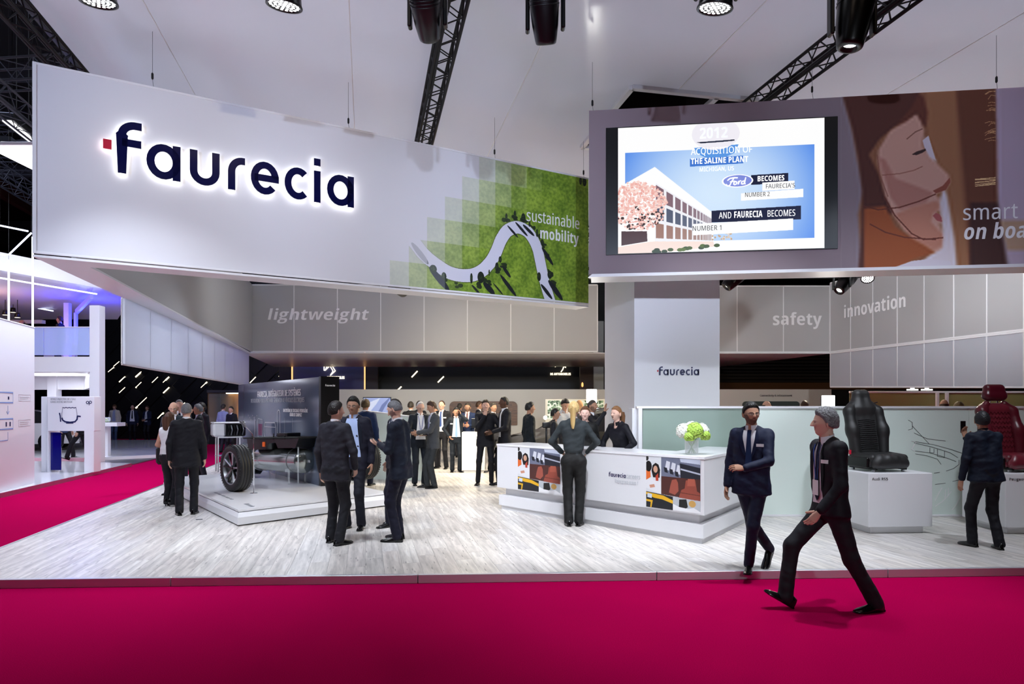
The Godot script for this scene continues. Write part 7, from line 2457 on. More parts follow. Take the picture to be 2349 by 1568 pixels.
	for f in [0.18, 0.82]:
		var c := ra.lerp(rb, f)
		var across := dir.cross(Vector3.UP).normalized()
		for sd in [-1.0, 1.0]:
			var foot: Vector3 = c + across * 0.17 * sd
			part(t, "leg", tube_mesh([Vector3(foot.x, 0.30, foot.z), Vector3(foot.x, c.y - 0.13, foot.z)], [0.018], 8), M.acrylic)
		part(t, "cradle", bar_mesh(c - across * 0.24 + Vector3(0, -0.17, 0), c + across * 0.24 + Vector3(0, -0.17, 0), 0.03, 0.05, 0.004), M.acrylic)
		part(t, "strap", band(c, dir, 0.23), M.steel)
	part(t, "valve", tube_mesh([ra, ra - dir * 0.08], [0.035, 0.028], 10), M.steel)
	# dark cloth-like cover over the tank's far end
	var rn := RandomNumberGenerator.new()
	rn.seed = 4
	z = ST()
	var rings := []
	for k in 6:
		var ring := []
		for j in 14:
			var a := TAU * j / 14
			ring.append(rb + dir * (k * 0.13 - 0.15) + (yb.x * cos(a) + yb.z * sin(a)) * ((0.30 if k < 4 else 0.22 - 0.1 * (k - 4)) + rn.randf_range(-0.035, 0.03)))
		rings.append(ring)
	for k in 5:
		for j in 14:
			tri(z, rings[k][j], rings[k][(j + 1) % 14], rings[k + 1][j], rb)
			tri(z, rings[k][(j + 1) % 14], rings[k + 1][(j + 1) % 14], rings[k + 1][j], rb)
	one("crumpled_cover", done(z), mat("cover_grey", Color(0.22, 0.25, 0.28), 0.3), "crumpled dark faceted cover over the tank's far end", "cover")
	# ---- battery tray on rods above the tank
	var ba := Vector3(-3.750, 1.106, -12.300)
	var bb := Vector3(-5.066, 1.054, -13.300)
	t = thing("battery_tray", "black battery tray with orange socket on thin steel rods", "battery")
	var bd := face(bb, ba)
	var bl := (ba - bb).length()
	t.transform = Transform3D(bd, bb)
	part(t, "tray", prism_mesh([Vector2(0.06, -0.15), Vector2(0.62, -0.15), Vector2(0.72, -0.03), Vector2(0.95, -0.02), Vector2(1.02, -0.12), Vector2(bl - 0.1, -0.11), Vector2(bl, 0.05), Vector2(0.0, 0.05)], 0.62, Transform3D(Basis(), Vector3(0, 0, -0.2))), M.black_satin)
	part(t, "lid", box_mesh(Vector3(bl + 0.12, 0.03, 0.72), 0.008, Vector3(bl / 2, 0.07, -0.2)), M.black_matt)
	part(t, "service_box", box_mesh(Vector3(0.34, 0.07, 0.3), 0.012, Vector3(bl * 0.55, 0.12, -0.2)), M.black_satin)
	part(t, "socket", box_mesh(Vector3(0.08, 0.09, 0.02), 0.004, Vector3(0.58, -0.05, 0.115)), mat("socket_orange", Color(0.85, 0.35, 0.06), 0.5))
	for x in [0.2, 0.9, 1.25]:
		part(t, "post", tube_mesh([Vector3(x, 0.05, 0.12), Vector3(x, 0.15, 0.12)], [0.016, 0.01], 8), M.black_satin)
	for x in [0.12, bl - 0.1]:
		for zz in [0.05, -0.45]:
			part(t, "rod", tube_mesh([Vector3(x, 0.30 - bb.y, zz), Vector3(x, -0.06, zz)], [0.014], 8), M.acrylic)
	# ---- thin stalk with a clip
	var st := Vector3(-4.274, 0.300, -11.297)
	t = thing("clip_stalk", "thin bent steel stalk with a clip at its end on the platform", "stand", st)
	part(t, "rod", tube_mesh([Vector3.ZERO, Vector3(0, 0.92, 0), Vector3(-0.02, 0.98, 0), Vector3(-0.12, 1.10, 0.02)], [0.008], 8), M.chrome)
	part(t, "clip", bar_mesh(Vector3(-0.12, 1.10, 0.02), Vector3(-0.22, 1.20, 0.03), 0.05, 0.03, 0.006), M.steel)
	part(t, "jaw", bar_mesh(Vector3(-0.18, 1.13, 0.02), Vector3(-0.15, 1.20, 0.03), 0.03, 0.02, 0.004), M.steel)
	part(t, "foot", lathe_mesh([Vector2(0, 0), Vector2(0.06, 0), Vector2(0.06, 0.008), Vector2(0.012, 0.014)], 16), M.chrome)
	# ---- module on four legs
	var mo := Vector3(-6.327, 0.300, -15.138)
	t = thing("module_stand", "white and black machine module on four slim legs at the platform's rear", "machine", mo, 35.0)
	part(t, "casing", box_mesh(Vector3(0.26, 0.30, 0.34), 0.04, Vector3(-0.18, 0.92, 0)), M.white_gloss)
	part(t, "core", box_mesh(Vector3(0.42, 0.27, 0.30), 0.02, Vector3(0.16, 0.91, 0)), M.black_satin)
	for k in 6:
		part(t, "pipe", tube_mesh([Vector3(0.0 + 0.06 * k, 0.80, 0.155), Vector3(0.02 + 0.06 * k, 0.92, 0.175), Vector3(0.0 + 0.06 * k, 1.02, 0.155)], [0.016], 6), M.steel if k % 2 else M.black_gloss)
	part(t, "lid", box_mesh(Vector3(0.66, 0.03, 0.36), 0.012, Vector3(0.03, 1.075, 0)), M.white_gloss)
	part(t, "tray", box_mesh(Vector3(0.5, 0.03, 0.3), 0.006, Vector3(0.05, 0.755, 0)), M.white_satin)
	for x in [-0.2, 0.25]:
		for zz in [-0.12, 0.12]:
			part(t, "leg", tube_mesh([Vector3(x, 0, zz), Vector3(x, 0.76, zz)], [0.016], 8), M.white_satin)
	part(t, "shelf", box_mesh(Vector3(0.5, 0.02, 0.3), 0.004, Vector3(0.03, 0.35, 0)), M.acrylic)


func band(c: Vector3, dir: Vector3, r: float) -> ArrayMesh:
	var x := dir.cross(Vector3.UP).normalized()
	var y := x.cross(dir)
	var pts := []
	for k in 25:
		pts.append(c + (x * cos(TAU * k / 24) + y * sin(TAU * k / 24)) * r)
	return tube_mesh(pts, [0.008], 6)


func wheel(at: Vector3, turn: float, r: float, w: float, label: String) -> void:
	# axle along local x; the open rim looks to -x
	var t := thing("wheel", label, "wheel", at + Vector3(0, r * 1.015, 0), turn)
	var ax := Basis(Vector3(0, 1, 0), Vector3(1, 0, 0), Vector3(0, 0, -1))   # lathe's y along the axle
	var s := ST(true)
	var h := w / 2
	lathe(s, [Vector2(r * 0.70, -h * 0.9), Vector2(r * 0.74, -h), Vector2(r * 0.86, -h * 1.04), Vector2(r * 0.95, -h * 0.95), Vector2(r * 0.985, -h * 0.82), Vector2(r, -h * 0.5), Vector2(r, h * 0.5), Vector2(r * 0.985, h * 0.82), Vector2(r * 0.95, h * 0.95), Vector2(r * 0.86, h * 1.04), Vector2(r * 0.74, h), Vector2(r * 0.70, h * 0.9)], 56, Transform3D(ax, Vector3.ZERO))
	part(t, "tyre", done(s), mat("rubber", Color(0.05, 0.052, 0.055), 0.55) if not M.has("rubber") else M.rubber)
	# tread: raised ribs split by three grooves
	for g in [-0.62, -0.2, 0.2, 0.62]:
		s = ST(true)
		lathe(s, [Vector2(r * 0.998, (g - 0.17) * h), Vector2(r * 1.014, (g - 0.16) * h), Vector2(r * 1.014, (g + 0.16) * h), Vector2(r * 0.998, (g + 0.17) * h)], 56, Transform3D(ax, Vector3.ZERO))
		part(t, "tread_rib", done(s), M.rubber)
	s = ST()
	for k in 48:
		var a := TAU * k / 48
		for sd in [-1.0, 1.0]:
			box(s, Transform3D(Basis(Vector3.RIGHT, a), Basis(Vector3.RIGHT, a) * Vector3(sd * h * 0.86, r * 0.968, 0)), Vector3(h * 0.22, r * 0.03, r * 0.05))
	var bl := part(t, "shoulder_blocks", done(s), M.rubber)
	bl.set_meta("kind", "stuff")
	s = ST(true)
	lathe(s, [Vector2(r * 0.72, -h * 0.93), Vector2(r * 0.70, -h * 0.98), Vector2(r * 0.67, -h * 0.9), Vector2(r * 0.65, -h * 0.3), Vector2(r * 0.62, h * 0.6), Vector2(r * 0.70, h * 0.93)], 48, Transform3D(ax, Vector3.ZERO))
	var rim := part(t, "rim", done(s), M.steel)
	for k in 5:
		var a := TAU * k / 5
		for q in [-0.13, 0.13]:
			s = ST()
			var u := Basis(Vector3.RIGHT, a + q * 0.4)
			var v := Basis(Vector3.RIGHT, a + q * 1.9)
			bar(s, u * Vector3(-h * 0.55, r * 0.1, 0), v * Vector3(-h * 0.78, r * 0.67, 0), r * 0.085, r * 0.07, 0.006)
			part(rim, "spoke", done(s), M.black_gloss if q < 0 else M.aluminium)
	s = ST(true)
	lathe(s, [Vector2(0, -h * 0.72), Vector2(r * 0.13, -h * 0.7), Vector2(r * 0.18, -h * 0.5), Vector2(r * 0.18, h * 0.5)], 20, Transform3D(ax, Vector3.ZERO))
	part(rim, "hub", done(s), M.black_gloss)
	s = ST(true)
	lathe(s, [Vector2(r * 0.14, h * 0.0), Vector2(r * 0.52, h * 0.0), Vector2(r * 0.52, h * 0.12)], 28, Transform3D(ax, Vector3.ZERO))
	part(t, "brake_disc", done(s), M.steel)


# ---------------------------------------------------------------- car seats on plinths
func build_seats() -> void:
	car_seat(Vector3(5.064, 0.080, -8.895), 4.0, Color(0.012, 0.012, 0.013), Color(0.02, 0.02, 0.021), "black sports car seat with integrated headrest on a white plinth", "white plinth lettered Audi RS5 under the black seat", "Audi RS5", false)
	car_seat(Vector3(6.830, 0.080, -8.835), -2.0, Color(0.10, 0.008, 0.018), Color(0.16, 0.016, 0.03), "quilted dark red leather car seat on a white plinth", "white plinth lettered Peugeot 508 under the red seat", "Peugeot 508", true)


func field_part(t: Node3D, called: String, bones: Array, c: Color, m: Material, lo: Vector3, hi: Vector3, cs := 0.013) -> void:
	grid(lo, hi, cs)
	for b in bones:
		bone(b[0], b[1], b[2], b[3], 0, b[4] if b.size() > 4 else 0.03, b[5] if b.size() > 5 else 1.0)
	PV = PackedVector3Array()
	PN = PackedVector3Array()
	PC = PackedColorArray()
	PI_ = PackedInt32Array()
	mesh_field([c, c, c, c], 0.0, 0.0)
	part(t, called, packed(PI_.size()), m)


func car_seat(at: Vector3, turn: float, c1: Color, c2: Color, label: String, plinth_label: String, words: String, quilted: bool) -> void:
	var m := mat("seat_%s" % words.left(4).to_lower(), Color.WHITE, 0.5 if not quilted else 0.32)
	m.vertex_color_use_as_albedo = true
	var p := thing("plinth", plinth_label, "plinth", at, turn)
	part(p, "body", box_mesh(Vector3(0.87, 0.70, 0.90), 0.006, Vector3(0, 0.44, -0.45)), M.white_satin)
	part(p, "foot", box_mesh(Vector3(0.72, 0.09, 0.78), 0.004, Vector3(-0.01, 0.045, -0.45)), M.white_matt)
	writing(p, "lettering", words, 0.034, M.dark_ink, Vector3(-0.39, 0.70, 0.003), Basis(), false, 1.15, 0.002)
	var t := thing("car_chair", label, "car seat", at + Vector3(0, 0.79, 0) + Basis(Vector3.UP, deg_to_rad(turn)) * Vector3(-0.05, 0, -0.42), turn + 6.0)
	# local: the sitter looks to +z; seat frame stands on rails
	var B := func(x: float, y: float, z: float) -> Vector3: return Vector3(x, y, z)
	field_part(t, "cushion", [[B.call(-0.16, 0.15, -0.16), B.call(-0.16, 0.16, 0.22), 0.09, 0.08, 0.05], [B.call(-0.05, 0.15, -0.16), B.call(-0.05, 0.16, 0.24), 0.09, 0.08, 0.05], [B.call(0.05, 0.15, -0.16), B.call(0.05, 0.16, 0.24), 0.09, 0.08, 0.05], [B.call(0.16, 0.15, -0.16), B.call(0.16, 0.16, 0.22), 0.09, 0.08, 0.05], [B.call(-0.2, 0.11, 0.24), B.call(0.2, 0.11, 0.24), 0.07, 0.07, 0.05]], c2, m, Vector3(-0.33, -0.02, -0.3), Vector3(0.33, 0.33, 0.4))
	for sd in [-1.0, 1.0]:
		field_part(t, "cushion_bolster", [[B.call(0.235 * sd, 0.19, -0.16), B.call(0.235 * sd, 0.18, 0.2), 0.062, 0.052, 0.02], [B.call(0.25 * sd, 0.10, -0.16), B.call(0.25 * sd, 0.10, 0.18), 0.05, 0.04, 0.03]], c1, m, Vector3(0.235 * sd - 0.13, 0.0, -0.3), Vector3(0.235 * sd + 0.13, 0.3, 0.33))
		field_part(t, "back_bolster", [[B.call(0.21 * sd, 0.24, -0.15), B.call(0.235 * sd, 0.55, -0.20), 0.07, 0.08, 0.03], [B.call(0.235 * sd, 0.52, -0.20), B.call(0.225 * sd, 0.80, -0.29), 0.08, 0.07, 0.05], [B.call(0.215 * sd, 0.80, -0.29), B.call(0.13 * sd, 0.90, -0.315), 0.07, 0.05, 0.05]], c1, m, Vector3(0.2 * sd - 0.2, 0.18, -0.45), Vector3(0.2 * sd + 0.2, 0.95, -0.02))
	var back := [[B.call(-0.15, 0.26, -0.235), B.call(-0.15, 0.80, -0.335), 0.085, 0.08, 0.05], [B.call(0.15, 0.26, -0.235), B.call(0.15, 0.80, -0.335), 0.085, 0.08, 0.05], [B.call(-0.05, 0.26, -0.225), B.call(-0.05, 0.80, -0.325), 0.085, 0.08, 0.05], [B.call(0.05, 0.26, -0.225), B.call(0.05, 0.80, -0.325), 0.085, 0.08, 0.05], [B.call(-0.15, 0.84, -0.33), B.call(0.15, 0.84, -0.33), 0.075, 0.075, 0.06]]
	if not quilted:
		back.append_array([[B.call(-0.06, 0.85, -0.335), B.call(-0.055, 1.03, -0.345), 0.12, 0.062, 0.05], [B.call(0.06, 0.85, -0.335), B.call(0.055, 1.03, -0.345), 0.12, 0.062, 0.05], [B.call(-0.05, 1.04, -0.345), B.call(0.05, 1.04, -0.345), 0.062, 0.062, 0.04]])
	field_part(t, "backrest", back, c2, m, Vector3(-0.33, 0.15, -0.5), Vector3(0.33, 1.12, -0.05))
	if quilted:
		field_part(t, "headrest", [[B.call(-0.10, 1.02, -0.33), B.call(0.10, 1.02, -0.33), 0.075, 0.075, 0.03], [B.call(-0.09, 1.12, -0.34), B.call(0.09, 1.12, -0.34), 0.06, 0.06, 0.05]], c1 * 0.8, m, Vector3(-0.25, 0.88, -0.48), Vector3(0.25, 1.25, -0.2))
		for sd in [-1.0, 1.0]:
			part(t, "headrest_rod", tube_mesh([B.call(0.05 * sd, 0.86, -0.34), B.call(0.05 * sd, 1.0, -0.335)], [0.008], 6), M.chrome)
		# quilting: raised diamond seams on the back
		for k in 8:
			var pts := []
			for j in 13:
				var x := -0.15 + 0.025 * j
				var y := 0.32 + k * 0.065 + (0.02 if j % 2 else -0.012)
				pts.append(Vector3(x, y, front_at(y) + 0.002 - x * x * 0.3))
			part(t, "quilt_seam", tube_mesh(pts, [0.004], 5), cloth(c1 * 0.6))
	else:
		# ribs of the centre panel
		for k in 16:
			var y := 0.30 + k * 0.026
			var pts := []
			for j in 7:
				var x := -0.13 + 0.26 * j / 6.0
				pts.append(Vector3(x, y - absf(x) * 0.08, front_at(y) + 0.001 - x * x * 0.5))
			part(t, "panel_rib", tube_mesh(pts, [0.0045], 5), cloth(Color(0.03, 0.03, 0.032)))
		part(t, "belt_guide", bar_mesh(B.call(0.13, 0.90, -0.30), B.call(0.21, 0.93, -0.27), 0.02, 0.012), M.black_matt)
	part(t, "buckle", box_mesh(Vector3(0.025, 0.06, 0.03), 0.004, B.call(-0.30, 0.24, -0.16)), M.logo_red)
	for sd in [-1.0, 1.0]:
		part(t, "side_cover", box_mesh(Vector3(0.04, 0.14, 0.44), 0.012, B.call(0.29 * sd, 0.12, -0.02)), M.black_satin)
		part(t, "rail", box_mesh(Vector3(0.04, 0.035, 0.52), 0.004, B.call(0.22 * sd, 0.045, 0.0)), M.black_metal)
		for z in [-0.2, 0.2]:
			part(t, "rail_foot", box_mesh(Vector3(0.03, 0.03, 0.03), 0.002, B.call(0.22 * sd, 0.015, z)), M.aluminium)


func front_at(y: float) -> float:
	# the padded face of a seat back at a height
	return lerpf(-0.135, -0.235, clampf((y - 0.30) / 0.48, 0.0, 1.0))


# ---------------------------------------------------------------- the white two-storey stand across the aisle
func build_left_stand() -> void:
	var y0 := 0.09
	# ---- floors
	var t := struct_node("floor_white_stand", "glossy white platform of the neighbouring stand", "floor")
	part(t, "deck", slab_mesh([Vector2(-8.6, -7.0), Vector2(-10.99, -19.7), Vector2(-13.3, -20.4), Vector2(-30, -20.4), Vector2(-30, -7.0)], 0.0, y0), mat("white_floor", Color(0.93, 0.93, 0.95), 0.06))
	var e := [Vector3(-8.6, 0, -7.0), Vector3(-10.99, 0, -19.7)]
	for k in 4:
		part(t, "edge_strip", bar_mesh(e[0].lerp(e[1], k / 4.0) + Vector3(0.012, y0 / 2, 0), e[0].lerp(e[1], (k + 0.997) / 4.0) + Vector3(0.012, y0 / 2, 0), 0.02, y0 + 0.004), M.aluminium)
	t = struct_node("floor_white_stand_rear", "rear white platform of the neighbouring stand", "floor")
	part(t, "deck", slab_mesh([Vector2(-13.1, -21.4), Vector2(-11.8, -22.8), Vector2(-14.2, -32.6), Vector2(-30, -32.6), Vector2(-30, -21.4)], 0.0, y0 + 0.03), M.white_floor)
	part(t, "ramp", slab_mesh([Vector2(-13.3, -20.45), Vector2(-11.2, -20.2), Vector2(-11.7, -22.7), Vector2(-13.1, -21.35)], 0.0, 0.03), M.steel)
	# ---- tall white wall with a diagram, beside the aisle
	var p := Vector3(-10.28, 0, -14.7)
	var q := Vector3(-8.9, 0, -9.6)
	t = thing("diagram_wall", "tall white wall with small blue diagram icons", "display wall", Vector3(p.x, y0, p.z))
	t.basis = face(q, p)
	var L := (p - q).length()
	part(t, "panel", box_mesh(Vector3(L, 3.33, 0.3), 0.006, Vector3(-L / 2, 1.665, -0.15)), M.white_satin)
	part(t, "top_edge", box_mesh(Vector3(L, 0.02, 0.32), 0.0, Vector3(-L / 2, 3.34, -0.15)), M.white_gloss)
	var icon := mat("icon_blue", Color(0.50, 0.60, 0.80), 0.5)
	var ln := func(pts: Array, w := 0.014, m: Material = null) -> void:
		var s := ST()
		stroke(s, pts, w, 0.002, Transform3D(Basis(), Vector3(0, 0, 0.003)))
		part(t, "diagram_line", done(s), m if m else icon)
	for k in 2:
		var by := 1.92 - 0.52 * k
		ln.call([Vector2(-1.9, by), Vector2(-1.05, by), Vector2(-1.05, by - 0.2), Vector2(-1.9, by - 0.2)], 0.02)
		ln.call([Vector2(-0.80, by - 0.03), Vector2(-0.22, by - 0.03), Vector2(-0.22, by - 0.16), Vector2(-0.80, by - 0.16), Vector2(-0.80, by - 0.03)], 0.006, M.pale_ink)
		ln.call([Vector2(-0.74, by - 0.08), Vector2(-0.30, by - 0.08)], 0.01, M.pale_ink)
		ln.call([Vector2(-0.74, by - 0.115), Vector2(-0.34, by - 0.115)], 0.01, M.pale_ink)
	ln.call([Vector2(-1.25, 1.84), Vector2(-1.25, 1.78)], 0.06, M.navy_ink)
	ln.call([Vector2(-1.28, 1.66), Vector2(-1.28, 1.50)], 0.01)
	ln.call([Vector2(-1.34, 1.55), Vector2(-1.28, 1.49), Vector2(-1.22, 1.55)], 0.01)
	for x in [-1.35, -1.18]:
		ln.call([Vector2(x, 1.34), Vector2(x, 1.25)], 0.05, M.navy_ink)
	ln.call([Vector2(-1.28, 1.14), Vector2(-1.28, 0.98), Vector2(-1.8, 0.98)], 0.01)
	# ---- building frame: slab, columns, roof
	t = thing("white_stand_building", "white two-storey exhibition building with a frosted balcony and blue light", "building", Vector3(-14.0, 0, -20.0))
	var W: Material = M.white_satin
	part(t, "floor_slab", slab_mesh([Vector2(1.9, 0), Vector2(-14.1, 0), Vector2(-14.1, -7.0), Vector2(-2.4, -7.0)], 2.745, 3.185), W)
	part(t, "front_column", box_mesh(Vector3(0.29, 4.6, 0.29), 0.004, Vector3(1.76, y0 + 2.3, -0.15)), W)
	part(t, "inner_column", box_mesh(Vector3(0.3, 2.66, 0.3), 0.004, Vector3(-1.55, y0 + 1.33, -3.2)), W)
	part(t, "inner_column", box_mesh(Vector3(0.3, 2.66, 0.3), 0.004, Vector3(-3.6, y0 + 1.33, -3.2)), W)
	part(t, "lower_beam", box_mesh(Vector3(4.0, 0.45, 0.3), 0.004, Vector3(-2.4, 2.52, -3.3)), W)
	part(t, "lower_beam", bar_mesh(Vector3(1.6, 2.52, -0.3), Vector3(-0.5, 2.52, -3.3), 0.2, 0.45, 0.004), W)
	# balcony: frosted panes between a lower and an upper rail
	for k in 5:
		part(t, "balcony_pane", box_mesh(Vector3(1.32, 0.80, 0.03), 0.003, Vector3(0.94 - 1.34 * k, 3.63, -0.03)), M.bluish_glass)
	part(t, "balcony_rail", box_mesh(Vector3(7.0, 0.03, 0.06), 0.003, Vector3(-1.85, 4.05, -0.03)), W)
	# roof: a plane with a slanted front towards the aisle
	var ro := t.position
	var R := [Vector2(2.42, -0.9), Vector2(1.1, 2.8), Vector2(-8.0, 2.8), Vector2(-12.0, -7.0), Vector2(-1.6, -7.0)]
	part(t, "roof_slab", slab_mesh(R, 5.16, 5.62), W)
	part(t, "upper_back_wall", box_mesh(Vector3(1.1, 1.3, 0.15), 0.0, Vector3(-2.0, 3.85, -4.2)), W)
	part(t, "upper_side_frame", box_mesh(Vector3(0.16, 1.9, 0.16), 0.0, Vector3(-0.32, 4.1, -2.0)), W)
	part(t, "upper_lintel", box_mesh(Vector3(8.0, 0.12, 0.2), 0.0, Vector3(-6.6, 4.72, -4.2)), W)
	part(t, "blue_frame_light", box_mesh(Vector3(0.06, 1.0, 0.12), 0.0, Vector3(-0.12, 4.25, -2.1)), glow("blue_light", Color(0.05, 0.08, 1.0), 2.2))
	part(t, "blue_frame_light", bar_mesh(Vector3(-0.1, 4.78, -2.1), Vector3(1.5, 5.0, -0.3), 0.08, 0.14), M.blue_light)
	var om := OmniLight3D.new()
	om.name = "blue_glow"
	om.light_color = Color(0.15, 0.2, 1.0)
	om.light_energy = 3.5
	om.light_size = 0.25
	om.shadow_enabled = true
	om.omni_range = 30.0
	om.omni_attenuation = 2.0
	t.add_child(om)
	om.position = Vector3(0.6, 4.5, -1.6)
	om = OmniLight3D.new()
	om.name = "warm_glow"
	om.light_color = Color(1.0, 0.75, 0.45)
	om.light_energy = 2.0
	om.light_size = 0.2
	om.shadow_enabled = true
	om.omni_range = 30.0
	om.omni_attenuation = 2.0
	t.add_child(om)
	om.position = Vector3(-1.9, 4.35, 0.2)
	# light tubes along the roof edge, upright and slanted in the air
	var tubes := [[Vector3(-12.938, 4.977, -17.250), Vector3(-12.104, 5.003, -19.900)], [Vector3(-18.000, 5.428, -24.000), Vector3(-16.130, 5.076, -24.000)]]
	var nm := ["white light tube along the slanted roof edge of the white stand", "white light tube along the upper rear lintel of the white stand"]
	for k in 2:
		one("light_tube", tube_mesh(tubes[k], [0.02], 8), M.led_blue, nm[k], "light tube")
	for g in [[Vector3(-11.058, 4.949, -15.000), Vector3(-11.058, 3.455, -15.000), "thin upright light tube above the diagram wall's outer end"], [Vector3(-10.532, 5.457, -15.000), Vector3(-10.532, 3.455, -15.000), "tall upright light tube beside the white banner's corner"], [Vector3(-12.000, 5.970, -16.000), Vector3(-11.346, 5.837, -16.000), "light tube hung level above the white stand"], [Vector3(-11.264, 5.796, -16.000), Vector3(-11.796, 5.285, -16.000), "slanted light tube hung below the level one above the white stand"], [Vector3(-12.204, 5.326, -16.000), Vector3(-11.877, 5.275, -16.000), "light tube end left of the slanted tube above the white stand"]]:
		var lt := thing("light_tube", g[2], "light tube", g[0])
		part(lt, "tube", tube_mesh([Vector3.ZERO, g[1] - g[0]], [0.019], 8), M.led_blue)
		part(lt, "hanging_wire", tube_mesh([Vector3(0, 0.015, 0), Vector3(0, 14.05 - g[0].y, 0)], [0.003], 4), M.black_metal)
	# small lamps upstairs
	for k in 3:
		var at: Vector3 = [Vector3(-16.331, 4.672, -22.000), Vector3(-15.938, 4.588, -22.000), Vector3(-16.809, 4.893, -23.000)][k]
		var o := thing("small_spotlight", "small black spotlight hung in the upper storey of the white stand", "lamp", at, 0.0, "upper storey spotlights")
		part(o, "can", lathe_mesh([Vector2(0, 0.16), Vector2(0.07, 0.15), Vector2(0.09, 0.0), Vector2(0.08, 0.0), Vector2(0.0, 0.02)], 14), M.black_satin)
		part(o, "lamp_glass", lathe_mesh([Vector2(0, -0.002), Vector2(0.078, -0.002)], 14), M.led_warm)
		part(o, "rod", tube_mesh([Vector3(0, 0.15, 0), Vector3(0, 5.16 - at.y, 0)], [0.01], 5), M.black_metal)
	# ceiling lamp light and added raft light over the white platform
	for a in [Vector3(-14.4, 2.70, -21.6), Vector3(-8.7, 6.5, -13.3), Vector3(-9.4, 6.5, -17.0)]:
		area_light("white_stand_light", a, Vector2(2.0, 1.4), 9.0 if a.y < 3.0 else 30.0, Color(0.88, 0.91, 1.0))
	part(t, "ceiling_lamp", box_mesh(Vector3(2.0, 0.02, 1.4), 0.0, Vector3(-0.4, 2.73, -1.6)), M.lamp_soft)
	for a in [Vector3(-8.7, 6.53, -13.3), Vector3(-9.4, 6.53, -17.0)]:  # unseen rafts added to brighten the hung panels and the aisle
		var o2 := thing("added_light_raft", "light raft added out of view over the white platform", "lamp", a, 0.0, "added light rafts over the white platform")
		var tilt := Transform3D()
		part(o2, "diffuser", box_mesh(Vector3(2.0, 0.02, 1.4)), M.lamp_soft, tilt)
		part(o2, "frame", box_mesh(Vector3(2.1, 0.06, 1.5), 0.01, Vector3(0, 0.045, 0)), M.white_satin, tilt)
		part(o2, "hanger", tube_mesh([Vector3(0, 0.07, 0), Vector3(0, 7.52, 0)], [0.01], 5), M.black_metal)
	# ---- open-legged panel with the engine outline
	var b := Vector3(-11.549, 0.090, -16.991)
	t = thing("engine_panel", "white open-legged display panel with a dark engine outline and company mark", "display panel", b, 2.0)
	part(t, "board", box_mesh(Vector3(1.14, 0.86, 0.30), 0.006, Vector3(0.555, 1.46, -0.15)), W)
	part(t, "leg", box_mesh(Vector3(0.02, 1.04, 0.30), 0.0, Vector3(-0.005, 0.52, -0.15)), W)
	part(t, "leg", box_mesh(Vector3(0.24, 1.04, 0.30), 0.006, Vector3(1.0, 0.52, -0.15)), W)
	part(t, "leg_side", box_mesh(Vector3(0.28, 1.89, 0.30), 0.006, Vector3(-0.155, 0.945, -0.35)), W)
	part(t, "blue_glass", box_mesh(Vector3(0.25, 0.94, 0.03), 0.004, Vector3(0.135, 0.52, -0.1)), mat("deep_blue", Color(0.02, 0.03, 0.42), 0.08))
	writing(t, "title", "VENEZ INJECTER DE L'EAU", 0.045, M.grey_ink, Vector3(0.06, 1.79, 0.003), Basis(), false, 0.85, 0.002)
	writing(t, "title", "DANS VOTRE MOTEUR", 0.045, M.grey_ink, Vector3(0.06, 1.73, 0.003), Basis(), false, 0.85, 0.002)
	var s := ST()
	var xf := Transform3D(Basis(), Vector3(0, 0, 0.003))
	stroke(s, arc(Vector2(0.965, 1.74), 0.03, 0, 360, 14), 0.016, 0.002, xf)
	stroke(s, [Vector2(1.005, 1.67), Vector2(1.005, 1.74)] + arc(Vector2(1.035, 1.745), 0.03, 180, -150, 12), 0.016, 0.002, xf)
	part(t, "company_mark", done(s), M.navy_ink)
	var eng := [[0.36, 1.62, 0.40, 1.60, 0.44, 1.62, 0.48, 1.60, 0.52, 1.62, 0.56, 1.60, 0.60, 1.62, 0.64, 1.60, 0.68, 1.62], [0.36, 1.62, 0.34, 1.46, 0.34, 1.36], [0.68, 1.62, 0.71, 1.46, 0.71, 1.38], [0.28, 1.48, 0.30, 1.40, 0.31, 1.26], [0.34, 1.36, 0.36, 1.30, 0.42, 1.26, 0.54, 1.245, 0.66, 1.26, 0.71, 1.32, 0.72, 1.40, 0.80, 1.39], [0.44, 1.225, 0.62, 1.225]]
	for g in eng.size():
		var pts := []
		for k in range(0, eng[g].size(), 2):
			pts.append(Vector2(eng[g][k], eng[g][k + 1]))
		s = ST()
		stroke(s, pts, [0.016, 0.008, 0.008, 0.03, 0.036, 0.02][g], 0.002, xf)
		part(t, "engine_line", done(s), M.navy_ink)
	# ---- high table with a bowl
	b = Vector3(-13.290, 0.120, -22.391)
	t = thing("high_table", "white high table with a slim leg on the rear white platform", "table", b)
	part(t, "top", box_mesh(Vector3(0.95, 0.12, 0.5), 0.006, Vector3(0.0, 1.02, 0)), M.white_gloss)
	part(t, "leg", box_mesh(Vector3(0.17, 0.96, 0.17), 0.004, Vector3(0.0, 0.48, 0)), M.white_gloss)
	t = thing("fruit_bowl", "round glass bowl of pale green apples on the high white table", "bowl", b + Vector3(0.02, 1.08, 0.05))
	part(t, "glass", lathe_mesh([Vector2(0, 0.0), Vector2(0.05, 0.002), Vector2(0.11, 0.05), Vector2(0.125, 0.11), Vector2(0.11, 0.17), Vector2(0.105, 0.17), Vector2(0.118, 0.11), Vector2(0.1, 0.052), Vector2(0, 0.01)], 20), M.acrylic)
